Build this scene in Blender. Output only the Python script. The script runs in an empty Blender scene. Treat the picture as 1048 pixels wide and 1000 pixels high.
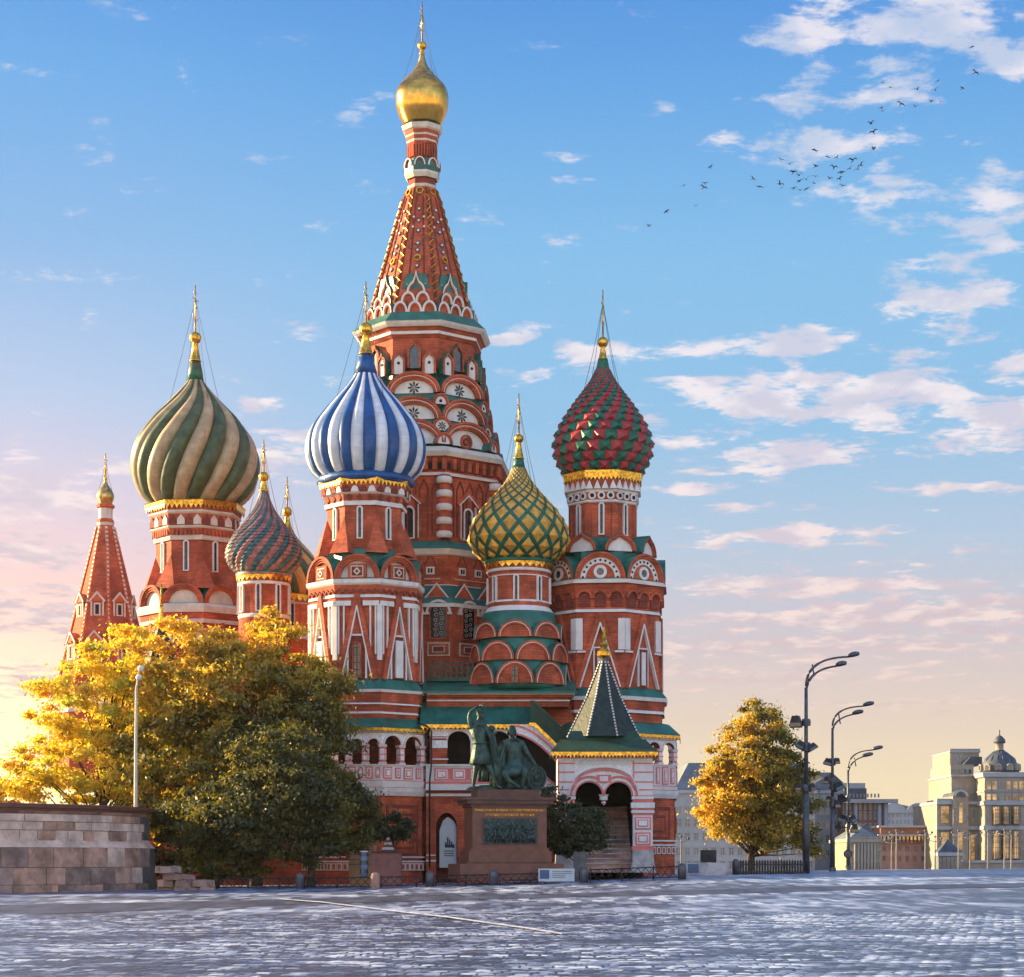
import bpy, math, random
import numpy as np
from mathutils import Matrix, Vector, noise
R_ = math.radians
random.seed(7); NR = np.random.default_rng(7)
C = bpy.context.scene.collection
sc = bpy.context.scene
F, H, CZ = 2055.0, 882.0, 1.7        # focal length and horizon in photograph pixels, eye height in metres
def PX(px, Y): return (px-524.0)/F*Y
def PZ(py, Y): return CZ+(H-py)/F*Y

# ------------------------------------------------------------------ camera, sky, sun, exposure
cam = bpy.data.cameras.new('camera'); camo = bpy.data.objects.new('camera', cam); C.objects.link(camo)
camo.location = (0, 0, CZ); camo.rotation_euler = (R_(90), 0, 0)
cam.sensor_width = 36; cam.lens = F/1048*36; cam.shift_y = (H-500)/1048; cam.clip_end = 12000; cam.clip_start = 1
sc.camera = camo
sc.cycles.use_light_tree = False
SUN_EL, SUN_AZ = 16.0, -70.0          # azimuth from +Y, clockwise
sc.view_settings.view_transform = 'Standard'; sc.view_settings.look = 'None'
sc.view_settings.exposure = 1.9; sc.view_settings.gamma = 1.0; sc.view_settings.use_curve_mapping = False
sl = bpy.data.lights.new('sun', 'SUN'); sl.energy = 5.0; sl.angle = R_(0.6); sl.color = (1.0, 0.72, 0.38)
so = bpy.data.objects.new('sun', sl); C.objects.link(so)
d = Vector((math.sin(R_(SUN_AZ))*math.cos(R_(SUN_EL)), math.cos(R_(SUN_AZ))*math.cos(R_(SUN_EL)), math.sin(R_(SUN_EL))))
so.rotation_euler = d.to_track_quat('Z', 'Y').to_euler()

def lin(c):
    return tuple((v/255/12.92 if v/255 <= .04045 else ((v/255+.055)/1.055)**2.4) for v in c)
class NT:
    def __init__(s, tree): s.t = tree; s.n = tree.nodes; s.l = tree.links
    def node(s, kind, **kw):
        n = s.n.new(kind)
        for k, v in kw.items():
            if k.startswith('in_'):
                key = k[3:]; key = int(key) if key.isdigit() else key.replace('_', ' ')
                s.put(n.inputs[key], v)
            else: setattr(n, k, v)
        return n
    def put(s, sock, v):
        if isinstance(v, bpy.types.NodeSocket): s.l.new(v, sock)
        elif hasattr(v, 'outputs'): s.l.new(v.outputs[0], sock)
        else: sock.default_value = v
    def m(s, op, a, b=0.0, c=None, clamp=False):
        n = s.n.new('ShaderNodeMath'); n.operation = op; n.use_clamp = clamp
        s.put(n.inputs[0], a); s.put(n.inputs[1], b)
        if c is not None: s.put(n.inputs[2], c)
        return n.outputs[0]
    def vm(s, op, a, b=(0, 0, 0)):
        n = s.n.new('ShaderNodeVectorMath'); n.operation = op
        s.put(n.inputs[0], a)
        if op == 'SCALE': s.put(n.inputs[3], b)
        else: s.put(n.inputs[1], b)
        return n.outputs['Value'] if op in ('DOT_PRODUCT', 'LENGTH') else n.outputs[0]
    def mix(s, f, a, b, mode='MIX'):
        n = s.n.new('ShaderNodeMix'); n.data_type = 'RGBA'; n.blend_type = mode
        s.put(n.inputs[0], f)
        for i, v in ((6, a), (7, b)):
            if isinstance(v, tuple) and len(v) == 3: v = v+(1,)
            s.put(n.inputs[i], v)
        return n.outputs[2]
    def ramp(s, f, stops, interp='LINEAR'):
        n = s.n.new('ShaderNodeValToRGB'); n.color_ramp.interpolation = interp
        e = n.color_ramp.elements
        while len(e) < len(stops): e.new(0.5)
        for i, (p, c) in enumerate(stops):
            e[i].position = p; e[i].color = tuple(c)+(1,) if len(c) == 3 else c
        s.put(n.inputs[0], f); return n.outputs[0]
    def sm(s, x, a, b):
        n = s.n.new('ShaderNodeMapRange'); n.interpolation_type = 'SMOOTHSTEP'
        s.put(n.inputs[0], x); n.inputs[1].default_value = a; n.inputs[2].default_value = b
        return n.outputs[0]

def build_world():
    w = bpy.data.worlds.new('World'); sc.world = w; w.use_nodes = True
    w.node_tree.nodes.clear(); N = NT(w.node_tree)
    tc = N.node('ShaderNodeTexCoord').outputs['Generated']
    sep = N.node('ShaderNodeSeparateXYZ', in_0=tc); x, y, z = sep.outputs
    el = N.m('ARCSINE', z)                                # radians
    az = N.m('ARCTAN2', x, y)
    T = 0.8
    def stops(lst): return [(((H-p)/F)/T, lin(c)) for p, c in lst]
    def st(lst): return [(max(0, p), c) for p, c in stops(lst)]
    right = N.ramp(N.m('DIVIDE', el, T, clamp=True), st([(882, (253, 230, 188)), (800, (246, 226, 190)), (735, (232, 212, 196)), (660, (212, 202, 208)), (560, (184, 204, 226)), (440, (148, 197, 234)), (280, (134, 193, 238)), (120, (102, 168, 232)), (0, (78, 144, 224)), (-300, (62, 118, 200))]))
    left = N.ramp(N.m('DIVIDE', el, T, clamp=True), st([(882, (255, 240, 180)), (790, (255, 234, 190)), (700, (255, 216, 196)), (610, (250, 208, 208)), (520, (228, 212, 228)), (420, (190, 208, 238)), (280, (146, 190, 236)), (120, (112, 176, 236)), (0, (86, 152, 228)), (-300, (66, 118, 200))]))
    fx = N.sm(az, -0.26, 0.02)
    base = N.mix(fx, left, right)
    # the physical sky, its sun where the lamp's sun is
    sky = N.node('ShaderNodeTexSky', sky_type='NISHITA', sun_disc=False, sun_elevation=R_(SUN_EL), sun_rotation=R_(SUN_AZ), air_density=1.0, dust_density=1.2)
    skyc = N.vm('SCALE', sky.outputs[0], 0.09)
    base = N.mix(0.07, base, skyc)
    gd = N.m('ADD', N.m('POWER', N.m('DIVIDE', N.m('SUBTRACT', az, -0.30), .14), 2.0), N.m('POWER', N.m('DIVIDE', N.m('SUBTRACT', el, .035), .075), 2.0))
    base = N.vm('ADD', base, N.vm('SCALE', N.node('ShaderNodeCombineXYZ', in_0=.75, in_1=.55, in_2=.22).outputs[0], N.m('EXPONENT', N.m('MULTIPLY', gd, -1.0))))     # glow round the low sun side
    # clouds: billows on a plane overhead, gathered into the banks the photograph shows
    den = N.m('ADD', N.m('MAXIMUM', z, 0.0), 0.085)
    cx = N.m('DIVIDE', x, den); cy = N.m('DIVIDE', y, den)
    cv = N.node('ShaderNodeCombineXYZ', in_0=cx, in_1=cy).outputs[0]
    n1 = N.node('ShaderNodeTexNoise', noise_dimensions='3D', in_Vector=N.vm('MULTIPLY', cv, (.66, .72, 1)), in_Scale=12.0, in_Detail=11.0, in_Roughness=0.66, in_Distortion=0.15).outputs[0]
    n0 = N.node('ShaderNodeTexNoise', in_Vector=N.vm('MULTIPLY', cv, (1.0, .55, 1)), in_Scale=2.2, in_Detail=3.0).outputs[0]
    angv = N.node('ShaderNodeCombineXYZ', in_0=az, in_1=el).outputs[0]
    blobs = [(900, 20, 120, 26, 1), (1035, 55, 40, 18, 1), (850, 105, 60, 42, .62), (915, 182, 50, 20, .85), (995, 225, 45, 38, .9), (965, 100, 70, 22, .35),
             (770, 352, 95, 14, 1), (800, 408, 115, 30, .95), (800, 465, 85, 20, .95), (945, 405, 110, 28, 1), (1015, 440, 60, 30, 1), (935, 308, 50, 20, .8),
             (975, 340, 45, 12, .8), (690, 455, 28, 9, .9), (815, 548, 100, 11, .95), (715, 500, 35, 8, .8), (850, 598, 160, 14, 1), (930, 628, 160, 20, 1.05),
             (15, 505, 95, 26, 1.05), (45, 625, 95, 24, .95), (20, 565, 70, 20, .9), (255, 470, 75, 16, .95), (300, 445, 60, 12, .9), (125, 480, 50, 10, .8), (60, 700, 110, 14, .8), (260, 410, 30, 8, .7), (575, 157, 26, 8, .75), (682, 113, 20, 7, .75),
             (742, 139, 22, 8, .75), (545, 382, 30, 8, .7), (625, 362, 60, 20, .75), (520, 346, 30, 7, .7), (515, 152, 16, 6, .6), (700, 50, 26, 8, .6),
             (10, 690, 120, 12, .75), (1040, 375, 40, 14, .8), (1010, 160, 40, 22, .6), (740, 640, 90, 9, .7), (800, 690, 190, 16, .72), (900, 720, 160, 8, .6), (860, 662, 260, 20, .72), (860, 250, 30, 10, .4), (1000, 300, 60, 20, .8), (760, 520, 60, 8, .6), (870, 30, 90, 20, .9), (900, 80, 70, 30, .7), (740, 660, 90, 10, .75), (960, 500, 70, 8, .6), (860, 140, 60, 20, .8), (900, 365, 60, 10, .8), (930, 230, 30, 12, .5), (80, 560, 90, 10, .6), (960, 560, 60, 8, .5), (1040, 160, 30, 14, .6), (300, 480, 80, 10, .6)]
    acc = None
    for px, py, sx, sy, a in blobs:
        v = N.vm('MULTIPLY', N.vm('SUBTRACT', angv, ((px-524)/F, math.atan2(H-py, math.hypot(F, px-524)), 0)), (F/sx, F/sy, 0))
        e = N.m('MULTIPLY', N.m('EXPONENT', N.m('MULTIPLY', N.vm('DOT_PRODUCT', v, v), -0.75)), a)
        acc = e if acc is None else N.m('MAXIMUM', acc, e)
    outside = N.m('MAXIMUM', N.sm(N.m('ABSOLUTE', az), 0.27, 0.5), N.sm(el, 0.44, 0.6))
    acc = N.m('MAXIMUM', acc, N.m('MULTIPLY', outside, N.m('MULTIPLY', n0, .95)))
    dens = N.m('ADD', N.m('MULTIPLY', N.m('SUBTRACT', n1, 0.5), 4.8), N.m('MULTIPLY', acc, 1.18))
    cl = N.sm(dens, 0.42, 1.08)
    n2 = N.node('ShaderNodeTexNoise', in_Vector=N.vm('MULTIPLY', cv, (1.0, .6, 1)), in_Scale=11.0, in_Detail=5.0).outputs[0]
    body = N.ramp(N.m('DIVIDE', el, T, clamp=True), st([(882, (255, 222, 186)), (700, (242, 216, 206)), (600, (246, 226, 222)), (450, (246, 236, 238)), (250, (238, 232, 240)), (0, (232, 230, 238))]))
    shade = N.ramp(N.m('DIVIDE', el, T, clamp=True), st([(882, (240, 212, 190)), (650, (212, 194, 200)), (500, (216, 208, 222)), (250, (200, 210, 230)), (0, (190, 204, 230))]))
    cc = N.mix(N.sm(n2, 0.42, 0.62), shade, body)
    col = N.mix(N.m('MULTIPLY', cl, 0.92), base, cc)
    # the unseen sky behind the viewer is brightened, an added fill for the fronts
    back = N.sm(N.m('MULTIPLY', y, -1.0), -0.35, 0.55)
    col = N.vm('MULTIPLY', col, N.mix(back, (1, 1, 1), (2.4, 2.3, 2.05)))
    bg = N.node('ShaderNodeBackground', in_Color=col, in_Strength=0.275)
    out = N.node('ShaderNodeOutputWorld', in_0=bg.outputs[0])
    w.cycles.sampling_method = 'MANUAL'; w.cycles.sample_map_resolution = 1024
build_world()

# ------------------------------------------------------------------ materials
MATS = {}
def mat(name, col, rough=.7, metal=0.0, var=.12, scale=1.2, bump=0.0, bscale=8.0, fn=None, spec=.4, col2=None):
    m = bpy.data.materials.new(name); m.use_nodes = True; N = NT(m.node_tree)
    b = N.n['Principled BSDF']
    tc = N.node('ShaderNodeNewGeometry').outputs['Position']
    nz = N.node('ShaderNodeTexNoise', in_Vector=tc, in_Scale=scale, in_Detail=6.0, in_Roughness=.65).outputs[0]
    c1 = tuple(v*(1-var*1.6) for v in col); c2 = col2 or tuple(min(1, v*(1+var*1.4)) for v in col)
    cc = N.mix(N.sm(nz, .32, .68), c1, c2)
    if fn: cc = fn(N, b, tc, cc)
    N.put(b.inputs['Base Color'], cc if not isinstance(cc, tuple) else cc)
    b.inputs['Roughness'].default_value = rough; b.inputs['Metallic'].default_value = metal
    b.inputs['Specular IOR Level'].default_value = spec
    if bump:
        n2 = N.node('ShaderNodeTexNoise', in_Vector=tc, in_Scale=bscale, in_Detail=4.0).outputs[0]
        bp = N.node('ShaderNodeBump', in_Strength=bump, in_Distance=.06, in_Height=n2); N.put(b.inputs['Normal'], bp.outputs[0])
    MATS[name] = m; return m
def brickfn(c1, mortar, w=.55, h=.17, streak=.35):
    def f(N, b, tc, cc):
        s = N.node('ShaderNodeSeparateXYZ', in_0=tc).outputs
        geo = N.node('ShaderNodeNewGeometry').outputs['Normal']
        gs = N.node('ShaderNodeSeparateXYZ', in_0=geo).outputs
        u = N.m('ADD', N.m('MULTIPLY', s[0], .8), N.m('MULTIPLY', s[1], .6))
        v = N.node('ShaderNodeCombineXYZ', in_0=u, in_1=s[2]).outputs[0]
        bt = N.node('ShaderNodeTexBrick', in_Vector=v, in_Scale=1.0, in_Color1=(1, 1, 1, 1), in_Color2=(.60, .56, .56, 1), in_Mortar=mortar+(1,), in_Mortar_Size=.032, in_Brick_Width=w, in_Row_Height=h)
        bt.inputs['Mortar Smooth'].default_value = .3
        c = N.mix(.75, cc, bt.outputs[0], 'MULTIPLY')
        # rain streaks and old soot
        st = N.node('ShaderNodeTexNoise', in_Vector=N.vm('MULTIPLY', tc, (2.2, 2.2, .16)), in_Scale=1.0, in_Detail=5.0).outputs[0]
        c = N.mix(N.m('MULTIPLY', N.sm(st, .5, .75), streak), c, tuple(v*.45 for v in c1))
        bp = N.node('ShaderNodeBump', in_Strength=.5, in_Distance=.03, in_Height=bt.outputs[1]); bp.invert = True
        N.put(b.inputs['Normal'], bp.outputs[0])
        return c
    return f
def stainfn(amount=.4, dark=(.12, .11, .1), sc3=(1.6, 1.6, .25)):
    def f(N, b, tc, cc):
        st = N.node('ShaderNodeTexNoise', in_Vector=N.vm('MULTIPLY', tc, sc3), in_Scale=1.4, in_Detail=6.0, in_Roughness=.7).outputs[0]
        return N.mix(N.m('MULTIPLY', N.sm(st, .48, .72), amount), cc, dark)
    return f
def seamfn(amount, dark, pitch):
    g = stainfn(amount, dark)
    def f(N, b, tc, cc):
        c = g(N, b, tc, cc); s = N.node('ShaderNodeSeparateXYZ', in_0=tc).outputs
        fr = N.m('FRACT', N.m('DIVIDE', s[2], pitch)); ln = N.m('SUBTRACT', 1.0, N.sm(N.m('ABSOLUTE', N.m('SUBTRACT', fr, .5)), .0, .035))
        pl = N.node('ShaderNodeTexWhiteNoise', noise_dimensions='1D', in_W=N.m('FLOOR', N.m('ADD', N.m('DIVIDE', s[2], pitch), .5))).outputs[0]
        c = N.mix(N.m('MULTIPLY', pl, .22), c, dark)
        d = N.node('ShaderNodeTexNoise', in_Vector=tc, in_Scale=2.2, in_Detail=3.0).outputs[0]
        bp = N.node('ShaderNodeBump', in_Strength=.35, in_Distance=.08, in_Height=d); N.put(b.inputs['Normal'], bp.outputs[0])
        return N.mix(N.m('MULTIPLY', ln, .45), c, dark)
    return f
def ornfn(c1, c2, scale):
    def f(N, b, tc, cc):
        n = N.node('ShaderNodeTexNoise', in_Vector=tc, in_Scale=scale, in_Detail=1.0, in_Distortion=2.2).outputs[0]
        v = N.m('ABSOLUTE', N.m('SUBTRACT', n, .5))
        return N.mix(N.sm(v, .012, .03), c2, cc)
    return f
BR = (.50, .105, .046)
mat('brick', BR, .85, var=.24, scale=.7, fn=brickfn(BR, (.62, .58, .52)))
mat('brick_dark', (.24, .05, .03), .85, var=.15, scale=.8, fn=brickfn((.3, .05, .03), (.6, .5, .45)))
mat('brick_orange', (.66, .15, .05), .85, var=.12, scale=.8, fn=brickfn((.5, .12, .05), (.7, .6, .5)))
mat('white', (.66, .62, .57), .75, var=.06, scale=1.5, fn=stainfn(.32, (.32, .29, .25)))
mat('cream', (.60, .52, .42), .75, var=.08, fn=stainfn(.35, (.35, .27, .2)))
mat('pink', (.66, .17, .15), .8, var=.1)
mat('orn', (.82, .78, .74), .75, var=.04, fn=ornfn(0, (.45, .10, .09), 4.2))
mat('orn_fine', (.82, .79, .76), .75, var=.04, fn=ornfn(0, (.06, .12, .11), 8))
mat('green', (.010, .115, .082), .45, var=.25, scale=.8, fn=stainfn(.35, (.02, .09, .06), (.9, .9, .9)), spec=.5)
mat('green_deep', (.014, .050, .027), .55, var=.25, scale=.9, fn=stainfn(.3, (.05, .1, .03), (1, 1, 1)))
mat('shingle', (.012, .026, .02), .6, var=.3, scale=2.5, bump=.6, bscale=5)
mat('gold', (.74, .38, .055), .33, 1.0, var=.35, scale=6)
mat('gold_dome', (.66, .36, .075), .22, 1.0, var=.12, scale=2)
mat('gold_old', (.55, .36, .11), .38, 1.0, var=.3, scale=3)
mat('blue', (.006, .070, .23), .4, var=.2, scale=1.1, fn=seamfn(.35, (.005, .035, .11), .85))
mat('blue_white', (.62, .64, .66), .45, var=.1, fn=seamfn(.35, (.30, .32, .36), .85))
mat('beige', (.42, .31, .17), .5, var=.14, fn=seamfn(.4, (.18, .12, .06), .95))
mat('olive', (.065, .095, .04), .5, var=.25, fn=seamfn(.4, (.025, .04, .015), .95))
mat('teal', (.03, .11, .12), .4, var=.3, scale=3, bump=.3)
mat('rose', (.30, .13, .12), .45, var=.25, scale=3, bump=.3)
mat('dome_green', (.012, .11, .062), .42, var=.25, scale=2)
mat('dome_red', (.32, .03, .032), .45, var=.2, scale=2)
mat('yellow', (.60, .30, .035), .5, var=.2, scale=1.6, fn=stainfn(.35, (.35, .16, .02), (1.5, 1.5, 1.0)))
mat('orange_stripe', (.62, .28, .06), .5, var=.15)
mat('dark', (.012, .013, .014), .25, var=.2)
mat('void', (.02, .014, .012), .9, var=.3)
mat('glass', (.02, .035, .045), .08, var=.4, scale=3, spec=.8)
mat('iron', (.018, .018, .02), .5, .3, var=.3)
mat('steel', (.085, .092, .10), .45, .5, var=.2, scale=3)
mat('bronze', (.030, .068, .053), .5, .35, var=.35, scale=3, fn=stainfn(.6, (.02, .035, .03), (3, 3, 1)), bump=.5, bscale=9)
mat('relief', (.03, .055, .05), .55, .3, var=.6, scale=9, bump=1.0, bscale=7)
mat('granite', (.155, .058, .038), .45, var=.12, scale=2)
mat('granite_dark', (.085, .032, .026), .4, var=.2, scale=2)
mat('stone', (.40, .37, .35), .9, var=.22, scale=1.2, bump=.6, bscale=5, fn=stainfn(.4, (.16, .13, .12), (.8, .8, .8)))
mat('stone_warm', (.42, .24, .165), .9, var=.35, scale=.55, bump=.7, bscale=4, fn=stainfn(.5, (.12, .10, .10), (.5, .5, .6)))
mat('stone_grey', (.27, .175, .14), .9, var=.3, scale=.6, bump=.7, bscale=4)
mat('stone_pale', (.62, .43, .33), .9, var=.2, scale=.8, bump=.7, bscale=4, fn=stainfn(.45, (.22, .17, .16), (.7, .7, .8)))
mat('mortar', (.10, .085, .08), .95, var=.2)
mat('bark', (.06, .042, .03), .95, var=.4, scale=4, bump=.8, bscale=8)
mat('tan', (.42, .22, .10), .85, var=.12)
mat('maroon', (.19, .075, .06), .7, var=.15)
mat('bin_blue', (.10, .14, .20), .5, var=.2)
mat('fabric_white', (.50, .54, .53), .8, var=.05)
mat('logo_blue', (.07, .11, .19), .6, var=.1)
mat('ink', (.05, .06, .07), .8, var=.1)
mat('bird', (.02, .02, .025), .8, var=.1)

# ------------------------------------------------------------------ mesh builder
class MB:
    def __init__(s): s.v = []; s.f = []; s.m = []; s.sm = []; s.M = Matrix.Identity(4)
    def add(s, vs, fs, mt, smooth=False):
        o = len(s.v); M = s.M
        s.v += [tuple(M @ Vector(p)) for p in vs]
        for f in fs: s.f.append(tuple(i+o for i in f)); s.m.append(mt); s.sm.append(smooth)
        return o
    def box(s, x0, x1, y0, y1, z0, z1, mt):
        s.add([(x0, y0, z0), (x1, y0, z0), (x1, y1, z0), (x0, y1, z0), (x0, y0, z1), (x1, y0, z1), (x1, y1, z1), (x0, y1, z1)],
              [(0, 3, 2, 1), (4, 5, 6, 7), (0, 1, 5, 4), (1, 2, 6, 5), (2, 3, 7, 6), (3, 0, 4, 7)], mt)
    def lathe(s, prof, n=8, rot=R_(-5), cx=0, cy=0, smooth=None, cap=True, mod=None):
        """prof: (radius, z, material of the band up to the next entry)"""
        if smooth is None: smooth = n > 12
        vs = []
        for r, z, *_ in prof:
            for k in range(n):
                a = rot+math.pi/n+2*math.pi*k/n
                vs.append((cx+r*math.sin(a), cy-r*math.cos(a), z))
        o = s.add(vs, [], prof[0][2])
        for i in range(len(prof)-1):
            for k in range(n):
                k2 = (k+1) % n
                a, b, c, d_ = o+i*n+k, o+i*n+k2, o+(i+1)*n+k2, o+(i+1)*n+k
                up = prof[i+1][1] >= prof[i][1]
                s.f.append((a, b, c, d_)); s.m.append(prof[i][2]); s.sm.append(smooth)
        if cap:
            s.f.append(tuple(o+(len(prof)-1)*n+k for k in range(n))); s.m.append(prof[-2][2]); s.sm.append(False)
            s.f.append(tuple(o+k for k in reversed(range(n)))); s.m.append(prof[0][2]); s.sm.append(False)
    def plate(s, pts, y0, y1, mt, side=None):
        """polygon in the x-z plane, front at y0, back at y1"""
        n = len(pts); vs = [(x, y0, z) for x, z in pts]+[(x, y1, z) for x, z in pts]
        s.add(vs, [tuple(range(n)), tuple(range(2*n-1, n-1, -1))], mt)
        s.add(vs, [(i, i+n, (i+1) % n+n, (i+1) % n) for i in range(n)], side or mt)
    def band(s, a, b, ya, yb, mt):
        n = len(a); s.add([(x, ya, z) for x, z in a]+[(x, yb, z) for x, z in b], [(i, i+1, n+i+1, n+i) for i in range(n-1)], mt)
    def stroke(s, pts, w, y0, y1, mt, closed=False):
        P = list(pts)+([pts[0]] if closed else [])
        for (x0, z0), (x1, z1) in zip(P, P[1:]):
            dx, dz = x1-x0, z1-z0; L = math.hypot(dx, dz) or 1
            nx, nz = -dz/L*w/2, dx/L*w/2; ex, ez = dx/L*w*.3, dz/L*w*.3
            s.plate([(x0-ex+nx, z0-ez+nz), (x0-ex-nx, z0-ez-nz), (x1+ex-nx, z1+ez-nz), (x1+ex+nx, z1+ez+nz)], y0, y1, mt)
            y0 -= .0007
    def tube(s, pts, rad, mt, n=6, smooth=True):
        pts = [Vector(p) for p in pts]; rads = rad if isinstance(rad, (list, tuple)) else [rad]*len(pts)
        vs = []
        for i, p in enumerate(pts):
            t = (pts[min(i+1, len(pts)-1)]-pts[max(i-1, 0)]).normalized()
            a = Vector((0, 0, 1)) if abs(t.z) < .9 else Vector((1, 0, 0))
            u = t.cross(a).normalized(); w = t.cross(u)
            for k in range(n):
                q = 2*math.pi*k/n; vs.append(tuple(p+(u*math.cos(q)+w*math.sin(q))*rads[i]))
        fs = []
        for i in range(len(pts)-1):
            for k in range(n): fs.append((i*n+k, i*n+(k+1) % n, (i+1)*n+(k+1) % n, (i+1)*n+k))
        fs.append(tuple(range(n-1, -1, -1))); fs.append(tuple((len(pts)-1)*n+k for k in range(n)))
        s.add(vs, fs, mt, smooth)
    def ball(s, c, r, mt, n=12, sz=1.0):
        s.lathe([(max(.001, r*math.sin(math.pi*i/8)), c[2]-r*sz*math.cos(math.pi*i/8), mt) for i in range(9)], n, 0, c[0], c[1], True)
    def build(s, name, parent=None, loc=(0, 0, 0), rz=0.0, rel=False):
        """rel: the vertices are in the parent's frame and loc is subtracted"""
        me = bpy.data.meshes.new(name)
        V = s.v
        if rel: V = [(x-loc[0], y-loc[1], z-loc[2]) for x, y, z in V]
        me.from_pydata(V, [], s.f)
        keys = sorted(set(s.m))
        for k in keys: me.materials.append(MATS[k])
        ix = {k: i for i, k in enumerate(keys)}
        me.polygons.foreach_set('material_index', [ix[k] for k in s.m])
        me.polygons.foreach_set('use_smooth', s.sm)
        me.update()
        return place(name, me, parent, loc, rz)
def place(name, me, parent=None, loc=(0, 0, 0), rz=0.0):
    o = bpy.data.objects.new(name, me); C.objects.link(o); o.parent = parent; o.location = loc; o.rotation_euler = (0, 0, rz); return o
def empty(name, loc, rz=0.0):
    o = bpy.data.objects.new(name, None); C.objects.link(o); o.location = loc; o.rotation_euler = (0, 0, rz); o.empty_display_size = .5; return o
def tag(o, label, cat=None, group=None, kind=None):
    if label: o['label'] = label
    if cat: o['category'] = cat
    if group: o['group'] = group
    if kind: o['kind'] = kind
    return o
def fM(phi, ap, z=0.0, u=0.0):
    return Matrix.Translation((ap*math.sin(phi), -ap*math.cos(phi), z)) @ Matrix.Rotation(phi, 4, 'Z') @ Matrix.Translation((u, 0, 0))
def arch(a, h, n=14, leg=0.0, tip=0.0):
    """arch outline from left foot to right foot: half width a, rise h, straight legs, keel tip"""
    p = [(-a, 0)] if leg else []
    for i in range(n+1):
        t = math.pi*i/n; x = -a*math.cos(t); z = h*math.sin(t)
        if tip: z += tip*max(0, 1-abs(x)/(.42*a))**2
        p.append((x, leg+z))
    if leg: p.append((a, 0))
    return p

def gable_mesh(a, h, depth, rings, fill, roof='green', tip=0.0, decor=None, fillback=.0):
    """kokoshnik: rings = [(width, y, material)], from the outside in; barrel roof behind it"""
    b = MB(); off = 0.0; prev_y = rings[0][1]
    out = arch(a, h, 18, tip=tip)
    b.band(out, out, prev_y, depth, roof)
    yo = depth
    for w, y, mt in rings:
        A = arch(a-off, max(.02, h-off), 18, tip=tip*(1-off/a)); off2 = off+w
        B = arch(a-off2, max(.02, h-off2), 18, tip=tip*(1-off2/a))
        if abs(y-prev_y) > 1e-5: b.band(A, A, prev_y, y, mt)
        b.band(A, B, y, y, mt)
        # underside
        b.add([(A[0][0], y, 0), (B[0][0], y, 0), (B[0][0], depth, 0), (A[0][0], depth, 0)], [(0, 1, 2, 3)], mt)
        prev_y = y; off = off2
    A = arch(a-off, max(.02, h-off), 18, tip=tip*(1-off/a))
    b.band(A, A, prev_y, fillback, rings[-1][2])
    b.add([(x, fillback, z) for x, z in A], [tuple(range(len(A)))], fill)
    if decor: decor(b, a-off, h-off, fillback)
    return b
def star(b, cx, cz, r, y, mt='dark', n=8):
    for k in range(n):
        t = 2*math.pi*k/n; dx, dz = math.sin(t), math.cos(t)
        b.plate([(cx+dx*r*.08, cz+dz*r*.08), (cx+dx*r*.62-dz*r*.17, cz+dz*r*.62+dx*r*.17), (cx+dx*r, cz+dz*r), (cx+dx*r*.62+dz*r*.17, cz+dz*r*.62-dx*r*.17)], y-.03-.001*k, y+.01, mt)
def disc(b, cx, cz, r, y0, y1, mt, n=16):
    b.plate([(cx+r*math.cos(2*math.pi*k/n), cz+r*math.sin(2*math.pi*k/n)) for k in range(n)], y0, y1, mt)
def annulus(b, cx, cz, r0, r1, y0, y1, mt, n=16):
    A = [(cx+r1*math.cos(2*math.pi*k/n), cz+r1*math.sin(2*math.pi*k/n)) for k in range(n+1)]
    B = [(cx+r0*math.cos(2*math.pi*k/n), cz+r0*math.sin(2*math.pi*k/n)) for k in range(n+1)]
    b.band(A, B, y0, y0, mt); b.band(A, A, y0, y1, mt); b.band(B, B, y0, y1, mt)
def window_mesh(w, h, fr=.14, frame='white', pane='glass', bars=True, proud=.14, hood=None):
    """arched window, origin at the middle of its foot"""
    b = MB(); A = arch(w/2, w/2, 10, leg=h-w/2); B = arch(w/2-fr, w/2-fr, 10, leg=h-w/2)
    b.band(A, B, -proud, -proud, frame); b.band(A, A, -proud, .02, frame); b.band(B, B, -proud, .0, frame)
    b.box(-w/2, w/2, -proud-.04, .02, -.08, .0, frame)
    b.add([(x, -.03, z) for x, z in B], [tuple(range(len(B)))], pane)
    if bars:
        wi = w-2*fr
        nb = max(2, int(h/.55))
        for i in range(1, nb+1):
            zz = (h-w*.4)*i/(nb+.3); b.box(-wi/2, wi/2, -.06, -.03, zz-.02, zz+.02, 'iron')
        b.box(-.022, .022, -.062, -.03, 0, h-fr*1.2, 'iron')
    if hood: hood(b, w, h)
    return b
# ------------------------------------------------------------------ the ground
GX = [(-60, .0), (-26, .06), (-8, .22), (2, .47), (10.5, .80), (20, .95), (31, 1.06), (60, 1.2)]
def sstep(x, a, b):
    t = min(1, max(0, (x-a)/(b-a))); return t*t*(3-2*t)
def gz(X, Y):
    g = GX[0][1] if X < GX[0][0] else GX[-1][1]
    for (a, ga), (b, gb) in zip(GX, GX[1:]):
        if a <= X <= b: g = ga+(gb-ga)*(X-a)/(b-a)
    z = g*sstep(Y, 45, 122)
    return z-10.5*sstep(Y, 165, 330)*(1 if X > -200 else 0)
def gpt(px, py, dz=0.0):
    """ground point seen at a photograph pixel"""
    Y = 100.0
    for _ in range(60): Y = .5*Y+.5*min(400, F*(CZ-gz(PX(px, Y), Y))/max(4, py-H))
    X = PX(px, Y); return (X, Y, gz(X, Y)+dz)
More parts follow.
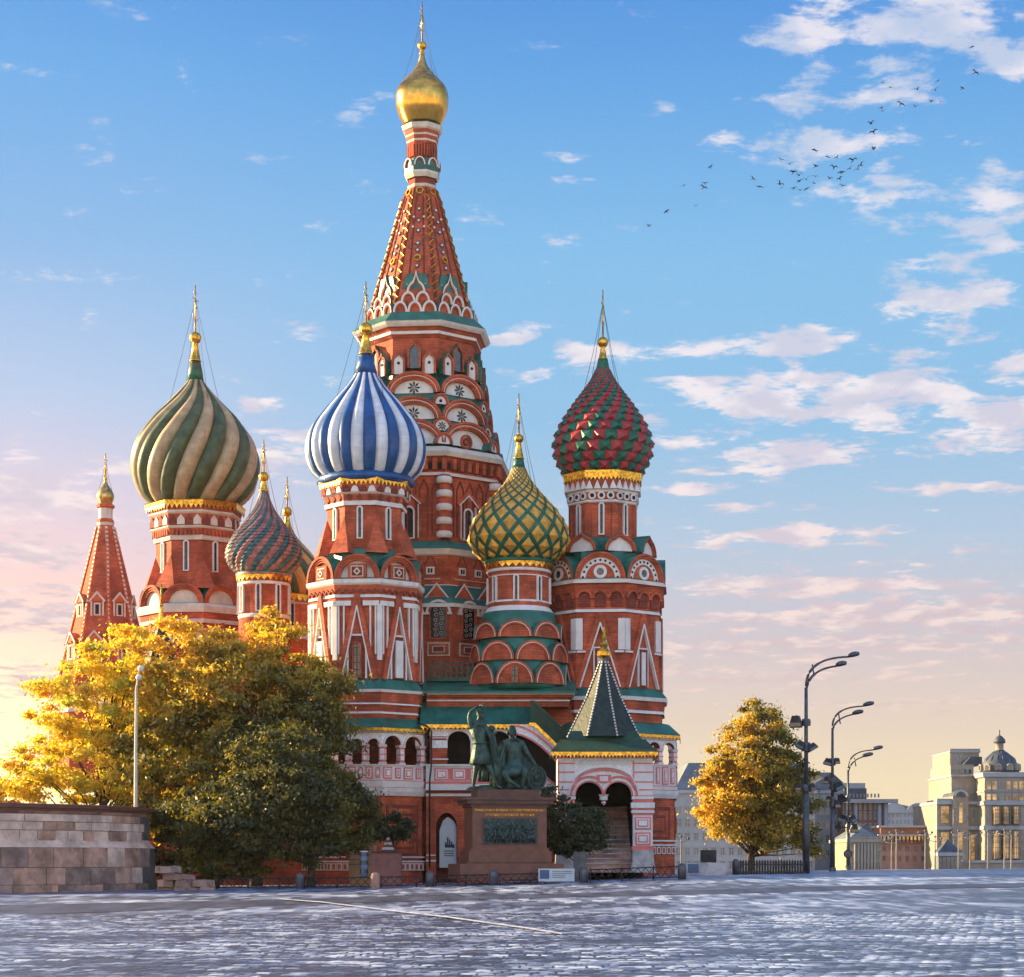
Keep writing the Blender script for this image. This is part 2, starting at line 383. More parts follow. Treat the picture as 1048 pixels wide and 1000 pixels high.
def ground_fn(N, b, tc, cc):
    """worn setts: sky glints painted pale blue on the tops, dark dirt in the joints, streaks of random tone"""
    jt = N.node('ShaderNodeAttribute', attribute_name='joint').outputs['Fac']
    tone = N.node('ShaderNodeAttribute', attribute_name='tone').outputs['Fac']
    s = N.node('ShaderNodeSeparateXYZ', in_0=tc).outputs
    n1 = N.node('ShaderNodeTexNoise', in_Vector=N.vm('MULTIPLY', tc, (4.6, 1.9, 1)), in_Scale=1.0, in_Detail=5.0, in_Roughness=.8).outputs[0]
    n2 = N.node('ShaderNodeTexNoise', in_Vector=N.vm('MULTIPLY', tc, (.9, .16, 1)), in_Scale=1.0, in_Detail=6.0, in_Roughness=.75).outputs[0]
    n3 = N.node('ShaderNodeTexNoise', in_Vector=N.vm('MULTIPLY', tc, (.09, .10, 1)), in_Scale=1.0, in_Detail=4.0, in_Roughness=.6).outputs[0]
    far = N.sm(s[1], 45, 75)
    cell = N.node('ShaderNodeCombineXYZ', in_0=N.m('FLOOR', N.m('ADD', N.m('DIVIDE', s[0], .42), N.m('MULTIPLY', N.m('FLOOR', N.m('DIVIDE', s[1], 1.7)), .37))), in_1=N.m('FLOOR', N.m('DIVIDE', s[1], 1.7))).outputs[0]
    wn = N.node('ShaderNodeTexWhiteNoise', noise_dimensions='2D', in_Vector=cell).outputs[0]
    tone = N.m('ADD', tone, N.m('MULTIPLY', N.m('SUBTRACT', wn, .58), N.m('MULTIPLY', far, .45)))
    n = N.m('ADD', N.m('MULTIPLY', n1, N.m('SUBTRACT', 1.0, far)), N.m('MULTIPLY', n2, far))
    v = N.m('ADD', N.m('ADD', N.m('MULTIPLY', N.m('SUBTRACT', n, .5), N.m('ADD', 1.0, N.m('MULTIPLY', far, .15))), N.m('MULTIPLY', N.m('SUBTRACT', n3, .5), 1.7)), N.m('ADD', .52, N.m('MULTIPLY', N.m('SUBTRACT', tone, .5), 1.25)))
    c = N.ramp(v, [(0.0, (.012, .018, .036)), (.36, (.036, .052, .10)), (.64, (.16, .215, .34)), (1.0, (.52, .60, .70))])  # pale blue end of the ramp stands for sky glints
    c = N.mix(N.sm(jt, .35, .75), c, (.012, .015, .024))
    fine = N.node('ShaderNodeTexNoise', in_Vector=tc, in_Scale=14.0, in_Detail=3.0).outputs[0]
    bp = N.node('ShaderNodeBump', in_Strength=.5, in_Distance=.02, in_Height=fine); N.put(b.inputs['Normal'], bp.outputs[0])
    N.put(b.inputs['Roughness'], N.m('ADD', N.m('MULTIPLY', fine, .4), .18)); b.inputs['IOR'].default_value = 1.6
    return c
mat('cobbles', (.13, .15, .20), .4, var=.3, scale=.8, fn=ground_fn, spec=.6)
def dark_band_fn(N, b, tc, cc):
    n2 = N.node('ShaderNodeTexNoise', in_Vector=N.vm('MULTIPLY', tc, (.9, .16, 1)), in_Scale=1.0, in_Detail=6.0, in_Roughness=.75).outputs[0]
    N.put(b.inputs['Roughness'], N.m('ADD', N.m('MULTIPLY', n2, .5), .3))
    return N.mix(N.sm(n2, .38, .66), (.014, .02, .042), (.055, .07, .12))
mat('dark_paving', (.05, .055, .07), .6, var=.2, fn=dark_band_fn, spec=.35)
mat('road_paint', (.55, .58, .62), .6, var=.3, scale=3, fn=stainfn(.95, (.10, .11, .14), (2.5, 2.5, 1)))
def sheet(xs, ys, fz, mt, name):
    b = MB(); nx = len(xs)
    b.add([(x, y, fz(x, y)) for y in ys for x in xs], [(j*nx+i, j*nx+i+1, (j+1)*nx+i+1, (j+1)*nx+i) for j in range(len(ys)-1) for i in range(nx-1)], mt, True)
    o = b.build(name); o['kind'] = 'structure'; return o
def stone_field():
    """the square: one sheet whose near part is shaped stone by stone (low domed rows with sunk joints)"""
    ys = [-60, -20, 5, 18]; y = 22.0
    while y < 62: ys.append(y); y += .062 if y < 40 else .085
    while y < 125: ys.append(y); y += .5
    while y < 340: ys.append(y); y += 6
    ys += [400, 600, 1000, 2000, 5000]
    ys = np.array(ys)
    xs = [-3000, -1000, -400, -200, -120, -80, -50, -35, -26]; x = -16.4
    while x < 16.4: xs.append(x); x += .054
    xs += [26, 35, 50, 80, 120, 200, 400, 1000, 3000]
    xs = np.array(xs)
    GXa = np.interp(xs, [g[0] for g in GX], [g[1] for g in GX])
    t = np.clip((ys-45)/(122-45), 0, 1); t = t*t*(3-2*t)
    t2 = np.clip((ys-165)/165, 0, 1); t2 = t2*t2*(3-2*t2)
    Z = t[:, None]*GXa[None, :]-10.5*t2[:, None]
    Z = np.where((xs > -200)[None, :], Z, t[:, None]*GXa[None, :])
    near = ((ys > 21) & (ys < 64)).astype(float)[:, None]*(np.abs(xs) < 17.5).astype(float)[None, :]
    # stones: rows .36 m deep, .30-.45 m wide, each with its own height
    row = np.floor((ys[:, None]+.10*np.sin(xs[None, :]*.5)+.05*np.sin(xs[None, :]*1.7))/.42)
    fy = (ys[:, None]+.10*np.sin(xs[None, :]*.5)+.05*np.sin(xs[None, :]*1.7))/.42-row
    sx = xs[None, :]/.27+np.mod(row*.618, 1.0); colm = np.floor(sx); fx = sx-colm
    h = np.mod(np.sin(row*12.9898+colm*78.233)*43758.5453, 1.0)
    h2 = np.mod(np.sin(row*39.346+colm*11.135)*24634.6345, 1.0)
    dome = np.clip(np.sin(np.pi*fy), 0, 1)**.35*np.clip(np.sin(np.pi*fx), 0, 1)**.35
    st = dome*(.012+.012*h)+.030*(h-.5)*(fy-.5)*dome+.025*(h2-.5)*(fx-.5)*dome+.010*(h2-.5)
    wave = .35*(.020*np.sin(ys[:, None]*1.9+xs[None, :]*.35)+.014*np.sin(ys[:, None]*3.1-xs[None, :]*.8+1.2*np.sin(xs[None, :]*.31))+.016*np.sin(ys[:, None]*1.1+xs[None, :]*.9))
    Z = Z+near*(st+wave)
    sq = lambda v, a, b: np.clip((v-a)/(b-a), 0, 1); jt = np.maximum(sq(np.abs(fy-.5)*2, .60, .88)*(.25+.75*(h2 > .38)), sq(np.abs(fx-.5)*2, .72, .92)*(.3+.7*(h > .3)))*near; run = np.mod(np.sin(row*12.9898+np.floor(xs[None, :]/1.1+np.mod(row*.377, 1.0))*78.233)*15731.743, 1.0); tn = .5+(.45*np.mod(h*7.13+h2*3.7, 1.0)+.55*run-.5)*near
    XX, YY = np.meshgrid(xs, ys)
    co = np.stack([XX, YY, Z], -1).reshape(-1, 3)
    nx, ny = len(xs), len(ys)
    idx = np.arange(nx*ny).reshape(ny, nx)
    f = np.stack([idx[:-1, :-1], idx[:-1, 1:], idx[1:, 1:], idx[1:, :-1]], -1).reshape(-1, 4)
    me = bpy.data.meshes.new('ground')
    me.vertices.add(len(co)); me.vertices.foreach_set('co', co.ravel())
    me.loops.add(f.size); me.loops.foreach_set('vertex_index', f.ravel().astype(np.int32))
    me.polygons.add(len(f)); me.polygons.foreach_set('loop_start', np.arange(0, f.size, 4, dtype=np.int32)); me.polygons.foreach_set('loop_total', np.full(len(f), 4, dtype=np.int32))
    me.update(); me.validate(); me.polygons.foreach_set('use_smooth', np.ones(len(f), dtype=bool)); me.materials.append(MATS['cobbles'])
    for nm, ar in (('joint', jt), ('tone', tn)):
        at = me.attributes.new(nm, 'FLOAT', 'POINT'); at.data.foreach_set('value', np.ascontiguousarray(np.broadcast_to(ar, XX.shape)).ravel().astype(np.float32))
    o = place('ground', me); o['kind'] = 'structure'
stone_field()
def strip(name, pts, mt, dz):
    """a band laid on the ground; pts = (px, py_near, py_far)"""
    b = MB(); vs = []
    P = []
    for (a, b0, b1), (c, d0, d1) in zip(pts, pts[1:]):
        for i in range(12):
            t = i/12; P.append((a+(c-a)*t, b0+(d0-b0)*t, b1+(d1-b1)*t))
    P.append(pts[-1]); nk = 4
    for px, pn, pf in P:
        n_ = gpt(px, pn); f_ = gpt(px, pf)
        for k in range(nk+1):
            t = k/nk; X = n_[0]+(f_[0]-n_[0])*t; Y = n_[1]+(f_[1]-n_[1])*t
            vs.append((X, Y, gz(X, Y)+dz))
    m_ = nk+1
    b.add(vs, [(i*m_+k, (i+1)*m_+k, (i+1)*m_+k+1, i*m_+k+1) for i in range(len(P)-1) for k in range(nk)], mt, True)
    o = b.build(name); o['kind'] = 'structure'; return o
strip('dark_band', [(-60, 939, 927), (160, 932, 924), (320, 925, 919.5), (520, 920, 916), (700, 916, 911.5), (860, 911.5, 907), (1110, 907, 903)], 'dark_paving', .012)  # darker, bluer band laid across the setts
strip('road_marking', [(284, 921.4, 920.6), (330, 925.1, 924.2), (400, 934.0, 932.9), (460, 941.2, 939.9), (540, 952.8, 951.3), (575, 958.6, 957.0)], 'road_paint', .055)

# ------------------------------------------------------------------ onion domes
def spline(px, Y, n=40):
    """px = (y, half width) from the top down -> (r, z) from the bottom up, smoothly"""
    s = Y/F; yw = max(px, key=lambda p: p[1])[0]; yb, hb = px[-1]; cr = (H-yb)*hb/F
    px = [(y if y < yw else y+(y-yw)/(yb-yw)*cr, hw) for y, hw in px]
    P = [(hw*s, PZ(y, Y)) for y, hw in reversed(px)]
    P = [P[0]]+P+[P[-1]]; out = []; m = len(P)-3; per = max(2, n//m)
    for i in range(m):
        p0, p1, p2, p3 = P[i:i+4]
        for k in range(per):
            t = k/per
            out.append(tuple(.5*((2*p1[j])+(-p0[j]+p2[j])*t+(2*p0[j]-5*p1[j]+4*p2[j]-p3[j])*t*t+(-p0[j]+3*p1[j]-3*p2[j]+p3[j])*t**3) for j in (0, 1)))
    out.append(P[-1]); return [(max(.01, r), z) for r, z in out]
def resample(P, n):
    L = [0]
    for a, b in zip(P, P[1:]): L.append(L[-1]+math.dist(a, b))
    out = []
    for i in range(n+1):
        d_ = L[-1]*i/n
        k = max(j for j in range(len(L)) if L[j] <= d_+1e-9); k = min(k, len(P)-2)
        t = (d_-L[k])/max(1e-9, L[k+1]-L[k]); out.append((P[k][0]+(P[k+1][0]-P[k][0])*t, P[k][1]+(P[k+1][1]-P[k][1])*t))
    return out
def ribbed(P, nrib, twist, amp, mats, rot=0.0, step=False, rows=26, power=.6, base_mat=None):
    b = MB(); P = resample(P, rows); cols = 7 if not step else 3
    zmin, zmax = P[0][1], P[-1][1]
    def tw(i): return twist*(i/rows)
    for k in range(nrib):
        mt = mats[k % len(mats)]
        def ring(i, kk=1.0):
            r, z = P[i]; e = min(1, i/3.0)*min(1, (rows-i)/3.0)
            o_ = []
            for c in range(cols):
                u = c/(cols-1); a = rot+2*math.pi*(k+u)/nrib+tw(i)
                bul = math.sin(math.pi*u)**power if 0 < u < 1 else 0
                rr = r*kk*(1-amp*.9+amp*bul*e)
                o_.append((rr*math.sin(a), -rr*math.cos(a), z))
            return o_
        if step:
            for i in range(rows):
                A = ring(i, 1.035); B = ring(i+1, 1.0)
                b.add(A+B, [(c, c+1, cols+c+1, cols+c) for c in range(cols-1)], mt)
                Z_ = ring(i, 1.0); b.add(Z_+A, [(c, c+1, cols+c+1, cols+c) for c in range(cols-1)], mt)
        else:
            vs = sum((ring(i) for i in range(rows+1)), [])
            b.add(vs, [(i*cols+c, i*cols+c+1, (i+1)*cols+c+1, (i+1)*cols+c) for i in range(rows) for c in range(cols-1)], mt, True)
            # keel line along each rib's edges, as the sheet metal seams stand up
    b.lathe([(r*(1-amp*.97), z, base_mat or mats[0]) for r, z in P], 48)
    return b
def conformal(P, dt):
    """rows whose height keeps pace with the radius"""
    Q = resample(P, 600); tau = [0]
    for a, b in zip(Q, Q[1:]): tau.append(tau[-1]+math.dist(a, b)/max(.05, (a[0]+b[0])/2))
    def at(t):
        t = max(0, min(tau[-1], t)); i = min(int(np.searchsorted(tau, t)), len(Q)-1); return Q[i]
    return at, tau[-1]
def diamonds(P, n, aspect, mt, base, inset=.80, lift=.07):
    b = MB(); w = 2*math.pi/n; dt = w*aspect/2; at, T = conformal(P, dt)
    b.lathe([(r*.985, z, base) for r, z in resample(P, 40)], 48)
    j = 0; t = dt*.4
    while t < T-dt*.6:
        for i in range(n):
            a0 = w*(i+.5*(j % 2)); c = []
            for da, dd in ((0, -1), (1, 0), (0, 1), (-1, 0)):
                r, z = at(t+dd*dt*inset); a = a0+da*w/2*inset; r *= 1.012; c.append((r*math.sin(a), -r*math.cos(a), z))
            r, z = at(t); ra = r*(1+lift); c.append((ra*math.sin(a0), -ra*math.cos(a0), z))
            b.add(c, [(0, 1, 4), (1, 2, 4), (2, 3, 4), (3, 0, 4)], mt)
            # the raised fillets between the diamonds
            for (da0, dd0, da1, dd1) in ((0, -1, 1, 0), (0, -1, -1, 0)):
                q = []
                for s_ in (inset+.02, 1.0+(1-inset)-.02):
                    for da, dd in ((da0, dd0), (da1, dd1)):
                        r, z = at(t+dd*dt*s_); a = a0+da*w/2*s_; q.append((r*1.03*math.sin(a), -r*1.03*math.cos(a), z))
                b.add(q, [(0, 1, 3, 2)], base)
        t += dt; j += 1
    return b
def spikes(P, n, aspect, mats, base, lift=.13):
    b = MB(); w = 2*math.pi/n; dt = w*aspect; at, T = conformal(P, dt)
    b.lathe([(r*.97, z, base) for r, z in resample(P, 40)], 48)
    t = 0; j = 0
    while t < T-dt*.5:
        for i in range(n):
            a0 = w*(i+.5*j); c = []
            for da, tt in ((-.5, t), (.5, t), (.5, t+dt), (-.5, t+dt)):
                r, z = at(tt); a = a0+da*w; c.append((r*math.sin(a), -r*math.cos(a), z))
            r, z = at(t+dt*.40); ra = r*(1+lift); c.append((ra*math.sin(a0), -ra*math.cos(a0), z-.05))
            b.add(c, [(0, 1, 4), (1, 2, 4), (2, 3, 4), (3, 0, 4)], mats[i % 2])
        t += dt; j += 1
    return b
def finial(Y, y_cross, y_ball, r_ball, y_c0, y_c1, hw0, hw1, dome_r, dome_z, edge=R_(78), mt='gold'):
    """gold cone, ball, orthodox cross seen almost edge on, and its four chains"""
    s = Y/F; b = MB()
    b.lathe([(hw1*s, PZ(y_c1, Y), mt), (hw1*s*1.25, PZ(y_c1, Y)+.03, mt), (hw1*s, PZ(y_c1, Y)+.1, mt), (hw0*s*.8, PZ(y_c0, Y), mt), (hw0*s, PZ(y_c0, Y)+.05, mt)], 16)
    b.ball((0, 0, PZ(y_ball, Y)), r_ball*s, mt, 16)
    z0 = PZ(y_ball, Y)+r_ball*s*.9; z1 = PZ(y_cross, Y); L = z1-z0
    b.tube([(0, 0, z0), (0, 0, z1)], [.07, .04], mt, 6)
    ca, sa = math.cos(edge), math.sin(edge)
    def bar(z, w, dz=0, t=.038): b.tube([(-w*ca, -w*sa, z-dz), (w*ca, w*sa, z+dz)], t, mt, 5)
    bar(z0+L*.70, L*.19); bar(z0+L*.84, L*.09); bar(z0+L*.52, L*.10, L*.03)
    b.tube([(-.18*L*ca, -.18*L*sa, z0+L*.36), (-.1*L*ca, -.1*L*sa, z0+L*.28), (0, 0, z0+L*.25), (.1*L*ca, .1*L*sa, z0+L*.28), (.18*L*ca, .18*L*sa, z0+L*.36)], .025, mt, 5)
    for k in range(4):
        a = R_(35+90*k)
        b.tube([(0, 0, z0+L*.72), (dome_r*math.sin(a)*.5, -dome_r*math.cos(a)*.5, z0+(dome_z-z0)*.36+L*.1), (dome_r*math.sin(a), -dome_r*math.cos(a), dome_z)], .018, 'iron', 3)
    return b
def fringe(R, z1, z0, n, teeth, mt='gold', rot=R_(-5), tooth=.5, lower=None):
    """gilded band with a cut lower edge; R circumradius"""
    b = MB(); rt = rot; h = z1-z0; t = h*tooth
    b.lathe([(R, z0+t, mt), (R*1.012, z1-.05, mt), (R*1.03, z1, mt)], n, rt, cap=False, smooth=False)
    for k in range(n):
        a0 = rt+math.pi/n+2*math.pi*k/n; a1 = a0+2*math.pi/n
        p0 = (R*math.sin(a0), -R*math.cos(a0)); p1 = (R*math.sin(a1), -R*math.cos(a1))
        for i in range(teeth):
            q = [(p0[0]+(p1[0]-p0[0])*u, p0[1]+(p1[1]-p0[1])*u) for u in (i/teeth, (i+.3)/teeth, (i+.5)/teeth, (i+.7)/teeth, (i+1)/teeth)]
            vs = [(q[0][0], q[0][1], z0+t), (q[1][0], q[1][1], z0+t*.45), (q[2][0], q[2][1], z0), (q[3][0], q[3][1], z0+t*.45), (q[4][0], q[4][1], z0+t)]
            b.add(vs, [(0, 1, 2, 3, 4)], mt)
    return b
# ------------------------------------------------------------------ the cathedral
ROT = R_(-5)
CX0, CY0 = PX(432, 150), 150.0
cathedral = empty('cathedral', (CX0, CY0, 0))
tag(cathedral, 'red brick cathedral with a tall central tent spire and many coloured onion domes', 'cathedral')
K8 = .9239
class Tower:
    def __init__(s, axis, Y):
        s.axis, s.Y, s.X, s.s = axis, Y, PX(axis, Y), Y/F; s.b = MB(); s.o = None; s.front = 0.0
    def z(s, py, front=None):          # front: how far (m) before the axis the thing stands
        return CZ+(H-py)/F*(s.Y-(s.front if front is None else front))
    def prof(s, lst, n=8, k=None):
        k = (1/.954 if n == 8 else 1.0) if k is None else k
        P = [(hw*s.s*k, s.z(y, hw*s.s), m) for y, hw, m in reversed(lst)]
        # material belongs to the band below its own line in the list: shift for bottom-up order
        ms = [m for _, _, m in reversed(lst)]
        s.b.lathe(P, n, ROT)
    def begin(s, label=None, name='tower'):
        s.o = s.b.build(name, cathedral, (s.X-CX0, s.Y-CY0, 0))
        if label: s.o['label'] = label
        return s.o
    def sub(s, b, name, phi=0.0, ap=0.0, z=0.0, u=0.0, me=None):
        """a child at a facet"""
        p = fM(phi, ap, z, u).translation
        if me is not None: return place(name, me, s.o, p, phi)
        return b.build(name, s.o, p, phi)
    def phis(s, half=False, ks=range(8)): return [ROT+math.pi/4*(k+(.5 if half else 0)) for k in ks]
    def ring(s, b, name, ap, z, half=False, ks=range(8), u=0.0):
        me = None
        for ph in s.phis(half, ks):
            o = s.sub(b, name, ph, ap, z, u, me=me); me = o.data
    def fac(s, ph, ap): s.b.M = fM(ph, ap); s.front = ap
    def off(s): s.b.M = Matrix.Identity(4); s.front = 0.0
    def dome(s, b, y_top_fin, name='onion_dome'):
        return b.build(name, s.o, (0, 0, 0))
FRONT = (-2, -1, 0, 1, 2)
def hood_tri(b, w, h):                # pointed brick hood with a white line
    b.stroke([(-w*.95, h*.0), (-w*.95, h+.25)], .16, -.13, 0.01, 'brick'); b.stroke([(w*.95, 0), (w*.95, h+.25)], .16, -.13, 0.01, 'brick')
    b.stroke([(-w*1.05, h+.2), (0, h+w*1.25), (w*1.05, h+.2)], .3, -.2, 0.01, 'brick')
    b.stroke([(-w*1.0, h+.12), (0, h+w*1.05), (w*1.0, h+.12)], .08, -.23, 0.01, 'white')
    b.stroke([(-w*.8, 0), (-w*.8, h+.1)], .07, -.16, 0.01, 'white'); b.stroke([(w*.8, 0), (w*.8, h+.1)], .07, -.16, 0.01, 'white')

# ---- A: the central tent tower
A = Tower(432, 150.0); s = A.s
A.prof([(122, 18, 'cream'), (124, 21, 'green_deep'), (129, 19.5, 'cream'), (131, 17.5, 'cream'), (135, 17, 'brick'), (137, 16.5, 'cream'), (141, 15.8, 'brick'), (143, 15.5, 'cream'), (145, 15, 'brick'), (146, 14.2, 'brick'),
        (160, 13.6, 'brick_dark'), (161, 15, 'brick_dark'), (162, 17.5, 'green'), (173, 17.5, 'green'), (175, 18, 'cream'), (180, 15.5, 'cream'), (181, 13.5, 'brick_dark'), (187, 14, 'brick_dark'), (188, 15, 'cream'), (190, 14.5, 'cream'),
        (191, 15.5, 'brick'), (318, 53, 'brick'), (318.5, 58, 'green'), (327, 70, 'green'), (330, 68, 'white'), (333, 65, 'white'), (335, 62, 'brick'), (338, 60, 'brick'), (341, 60.5, 'white'), (346, 56, 'brick'),
        (376, 55, 'brick'), (378, 52, 'brick'), (402, 56, 'green'), (402.5, 62, 'green'), (429, 62, 'green'), (429.5, 66, 'green'), (456, 69, 'green'), (456.5, 84, 'green'), (461, 90, 'cream'), (466, 88, 'cream'), (468, 85, 'brick'), (471, 83, 'brick'), (481, 82, 'brick_dark'), (483, 83.5, 'brick'), (486, 83, 'white'),
        (488, 80, 'brick'), (553, 80, 'brick'), (554, 90, 'green'), (561, 98, 'green'), (567, 97, 'cream'), (569, 94, 'cream'), (598, 93, 'brick'), (599, 99, 'white'), (601, 100, 'green'), (617, 112, 'green'), (621, 112, 'white'), (622, 108, 'brick'), (720, 108, 'brick')])
b = A.b
# tent ribs and their gilt trimming
def tentR(y): return (15.5+(53-15.5)*(y-191)/(318-191))*s/.954
def tz(y): return A.z(y, tentR(y)*.954)
for k in range(8):
    ph = ROT+math.pi/4*(k+.5)
    def q(y, dr): r = tentR(y)+dr; return (r*math.sin(ph), -r*math.cos(ph), tz(y))
    b.tube([q(316, .0), q(192, .0)], [.16, .1], 'brick_dark', 4, False)
# pilasters of the little drum below the dome and slots of the machicolation
for ph in A.phis():
    A.fac(ph, 14.2*s/.954*K8)
    w = 14.2*s/.954*.765
    for i in range(4): u = (i-1.5)*w/4; b.box(u-.05, u+.05, -.10, .02, A.z(159), A.z(146.5), 'brick')
    A.fac(ph, 82.5*s/.954*K8); w = 82*s/.954*.765
    for i in range(7):
        u = (i-3)*w/7; b.box(u-w*.028, u+w*.028, -.02, .25, A.z(480.3), A.z(472.5), 'void')
        b.box(u+w*.040, u+w*.105, -.30, .1, A.z(481), A.z(470), 'brick')
    # upper wall corner pieces
    A.fac(ph, 80*s/.954*K8); w = 80*s/.954*.765
    for i in range(5):                                            # pointed blind niches
        u = (i-2)*w/5.2
        b.stroke([(u-w*.065, A.z(548)), (u-w*.065, A.z(500)), (u, A.z(491)), (u+w*.065, A.z(500)), (u+w*.065, A.z(548))], .09, -.09, .02, 'brick_dark')
    # lower storey, small square lights under triangles
    A.fac(ph, 93.3*s/.954*K8); w = 93*s/.954*.765
    for u in (-w*.27, 0.0, w*.27):
        b.box(u-.30, u+.30, -.10, .02, A.z(588), A.z(580.5), 'white'); b.box(u-.17, u+.17, -.115, .02, A.z(586.6), A.z(582), 'dark')
        b.box(u-.02, u+.02, -.13, .02, A.z(586.6), A.z(582), 'white')
        b.stroke([(u-.42, A.z(579)), (u, A.z(567)), (u+.42, A.z(579))], .10, -.07, .02, 'brick_dark')
    b.box(-w*.4, w*.4, -.05, .02, A.z(593), A.z(592.2), 'cream')
A.off()
ot = A.begin('tall central brick tower with a tent spire under a small gold dome')
# round striped corner shafts
sh = MB(); r0 = .46
z0, z1 = A.z(553, 5), A.z(489, 5); P = [(r0, z0, 'brick')]
for i in range(5):
    za, zb = z0+(z1-z0)*(i+.0)/4.6, min(z1, z0+(z1-z0)*(i+.5)/4.6)
    P += [(r0, za+.01, 'white'), (r0*1.2, za+.06, 'white'), (r0*1.27, (za+zb)/2, 'white'), (r0*1.2, zb-.06, 'white'), (r0, zb, 'brick')]
P = P+[(r0, z1+.02, 'brick')]
sh.lathe(P, 14, 0)
me = None
for ph in A.phis(True):
    r = 80.5*s/.954; o = place('corner_shaft', me, ot, (r*math.sin(ph), -r*math.cos(ph), 0)) if me else sh.build('corner_shaft', ot, (r*math.sin(ph), -r*math.cos(ph), 0)); me = o.data
# arched loggia ring under the gold dome
g = gable_mesh(.42, .62, .35, [(.09, -.12, 'white'), (.07, -.04, 'brick')], 'void', 'white', fillback=.04)
A.ring(g, 'gable', 17.6*s/.954*K8, A.z(174.5))
# gilt rings at the head of the tent, gilt zigzag along its ribs
for k in range(8):
    ph = ROT+math.pi/4*k; y = 194; slope = math.atan2((53-15.5)*s, tz(191)-tz(318))
    g = MB(); r1 = tentR(196)*K8; g.M = fM(ph, r1, tz(195.5)) @ Matrix.Rotation(slope*-1, 4, 'X')
    annulus(g, 0, 0, .19, .30, -.14, 0, 'gold', 14); g.M = Matrix.Identity(4)
    g.build('gilt_ring', ot)
    g = MB(); ph2 = ph+math.pi/8; pts = []; y = 199.0; i = 0
    while y < 311:
        r = tentR(y)+.16; off = (.20 if i % 2 else -.20)*(.7+.3*(y-199)/112)
        ca, sa = math.cos(ph2), math.sin(ph2)
        pts.append((r*sa+off*ca*1.0, -r*ca+off*sa*1.0, tz(y))); y += 4.2; i += 1
    g.tube(pts, .045, 'gold', 4, False)
    g.build('gilt_trim', ot)
    g = MB()                                                     # tiled crosses and rosettes on the face
    def onface(y, u, dr=.05): r = tentR(y)*K8+dr; return fM(ph, r, tz(y), u) @ Matrix.Rotation(-slope, 4, 'X')
    for y, w in ((214, .22), (226, .22), (236, .34), (249, .42), (256, .34), (272, .34), (286, .5)):
        g.M = onface(y, 0); g.box(-w*.5, w*.5, -.05, .04, -.06, .06, 'teal'); g.box(-.06, .06, -.055, .04, -w*.5, w*.5, 'teal'); disc(g, 0, 0, .09, -.08, 0, 'white', 8)
    g.M = onface(264, 0); annulus(g, 0, 0, .17, .27, -.12, 0, 'gold', 14)
    for y in (222, 232, 243, 253, 281, 290):
        for sg in (-1, 1):
            g.M = onface(y, sg*tentR(y)*.765*.26); disc(g, 0, 0, .085, -.06, 0, 'teal' if y % 2 else 'white', 8)
    for sg in (-1, 1):                                           # thin rolls up the face
        g.M = Matrix.Identity(4)
        p = [onface(y, sg*tentR(y)*.765*.22, .02).translation for y in (315, 200)]
        g.tube(p, .06, 'brick_dark', 4, False)
    g.M = Matrix.Identity(4); g.build('tile_inlay', ot)
# gables climbing the foot of the tent: three, two, one
for k in range(8):
    ph = ROT+math.pi/4*k; g = MB(); wf = 59*s/.954*.765
    def put(u, y, a, h, tip, dr):
        gm = gable_mesh(a, h, .55, [(.10, -.0, 'white'), (.05, .05, 'white'), (.10, .05, 'brick')], 'brick', 'green', tip, fillback=.14)
        g.M = fM(ph, (57.5*s/.954*K8)-dr, A.z(y, 4.0-dr), u); g.add(gm.v, gm.f, 'green'); n_ = len(gm.f); g.m[-n_:] = gm.m; g.M = Matrix.Identity(4)
    for i in (-1, 0, 1): put(i*wf*.31, 319, wf*.155, .80, 0, .0)
    for i in (-.5, .5): put(i*wf*.31, 309, wf*.155, .78, 0, .35)
    put(0, 299.5, wf*.20, .9, .75, .65)
    g.M = fM(ph, 57*s/.954*K8-.75, A.z(319, 4)); g.plate([(-wf*.5, 0), (wf*.5, 0), (wf*.46, 1.1), (wf*.30, 1.9), (wf*.2, 3.0), (-wf*.2, 3.0), (-wf*.30, 1.9), (-wf*.46, 1.1)], 0, 1.6, 'green'); g.M = Matrix.Identity(4)
    g.build('gable_cluster', ot)
# ogee lights and niches above the big arches
g = gable_mesh(.62, .62, .3, [(.12, -.10, 'brick'), (.09, -.16, 'brick')], 'white', 'green', .28, fillback=-.02)
def nic(w, h, a, tip, win=False):
    q = MB(); out = [(-a, 0)]+[(x, h+z) for x, z in arch(a, a*.9, 12, tip=tip)]+[(a, 0)]
    inn = [(-a+.16, 0)]+[(x, h+z) for x, z in arch(a-.16, a*.9-.12, 12, tip=tip*.6)]+[(a-.16, 0)]
    q.band(out, inn, -.16, -.16, 'brick'); q.band(out, out, -.16, .3, 'green'); q.band(inn, inn, -.16, -.04, 'brick_dark')
    q.add([(x, -.04, z) for x, z in inn], [tuple(range(len(inn)))], 'glass' if win else 'white')
    if not win: disc(q, 0, h*.85, .11, -.08, 0, 'void', 10)
    return q
A.ring(nic(1.0, .95, .50, .32), 'niche', 57*s/.954*K8+.45, A.z(383, 4.4), u=-1.12, half=False)
A.ring(nic(1.0, .95, .50, .32), 'niche', 57*s/.954*K8+.45, A.z(383, 4.4), u=1.12, half=False)
A.ring(nic(1.2, 1.25, .50, .36, True), 'window', 56.5*s/.954*K8+.25, A.z(377, 4.2), u=0.0, half=False)
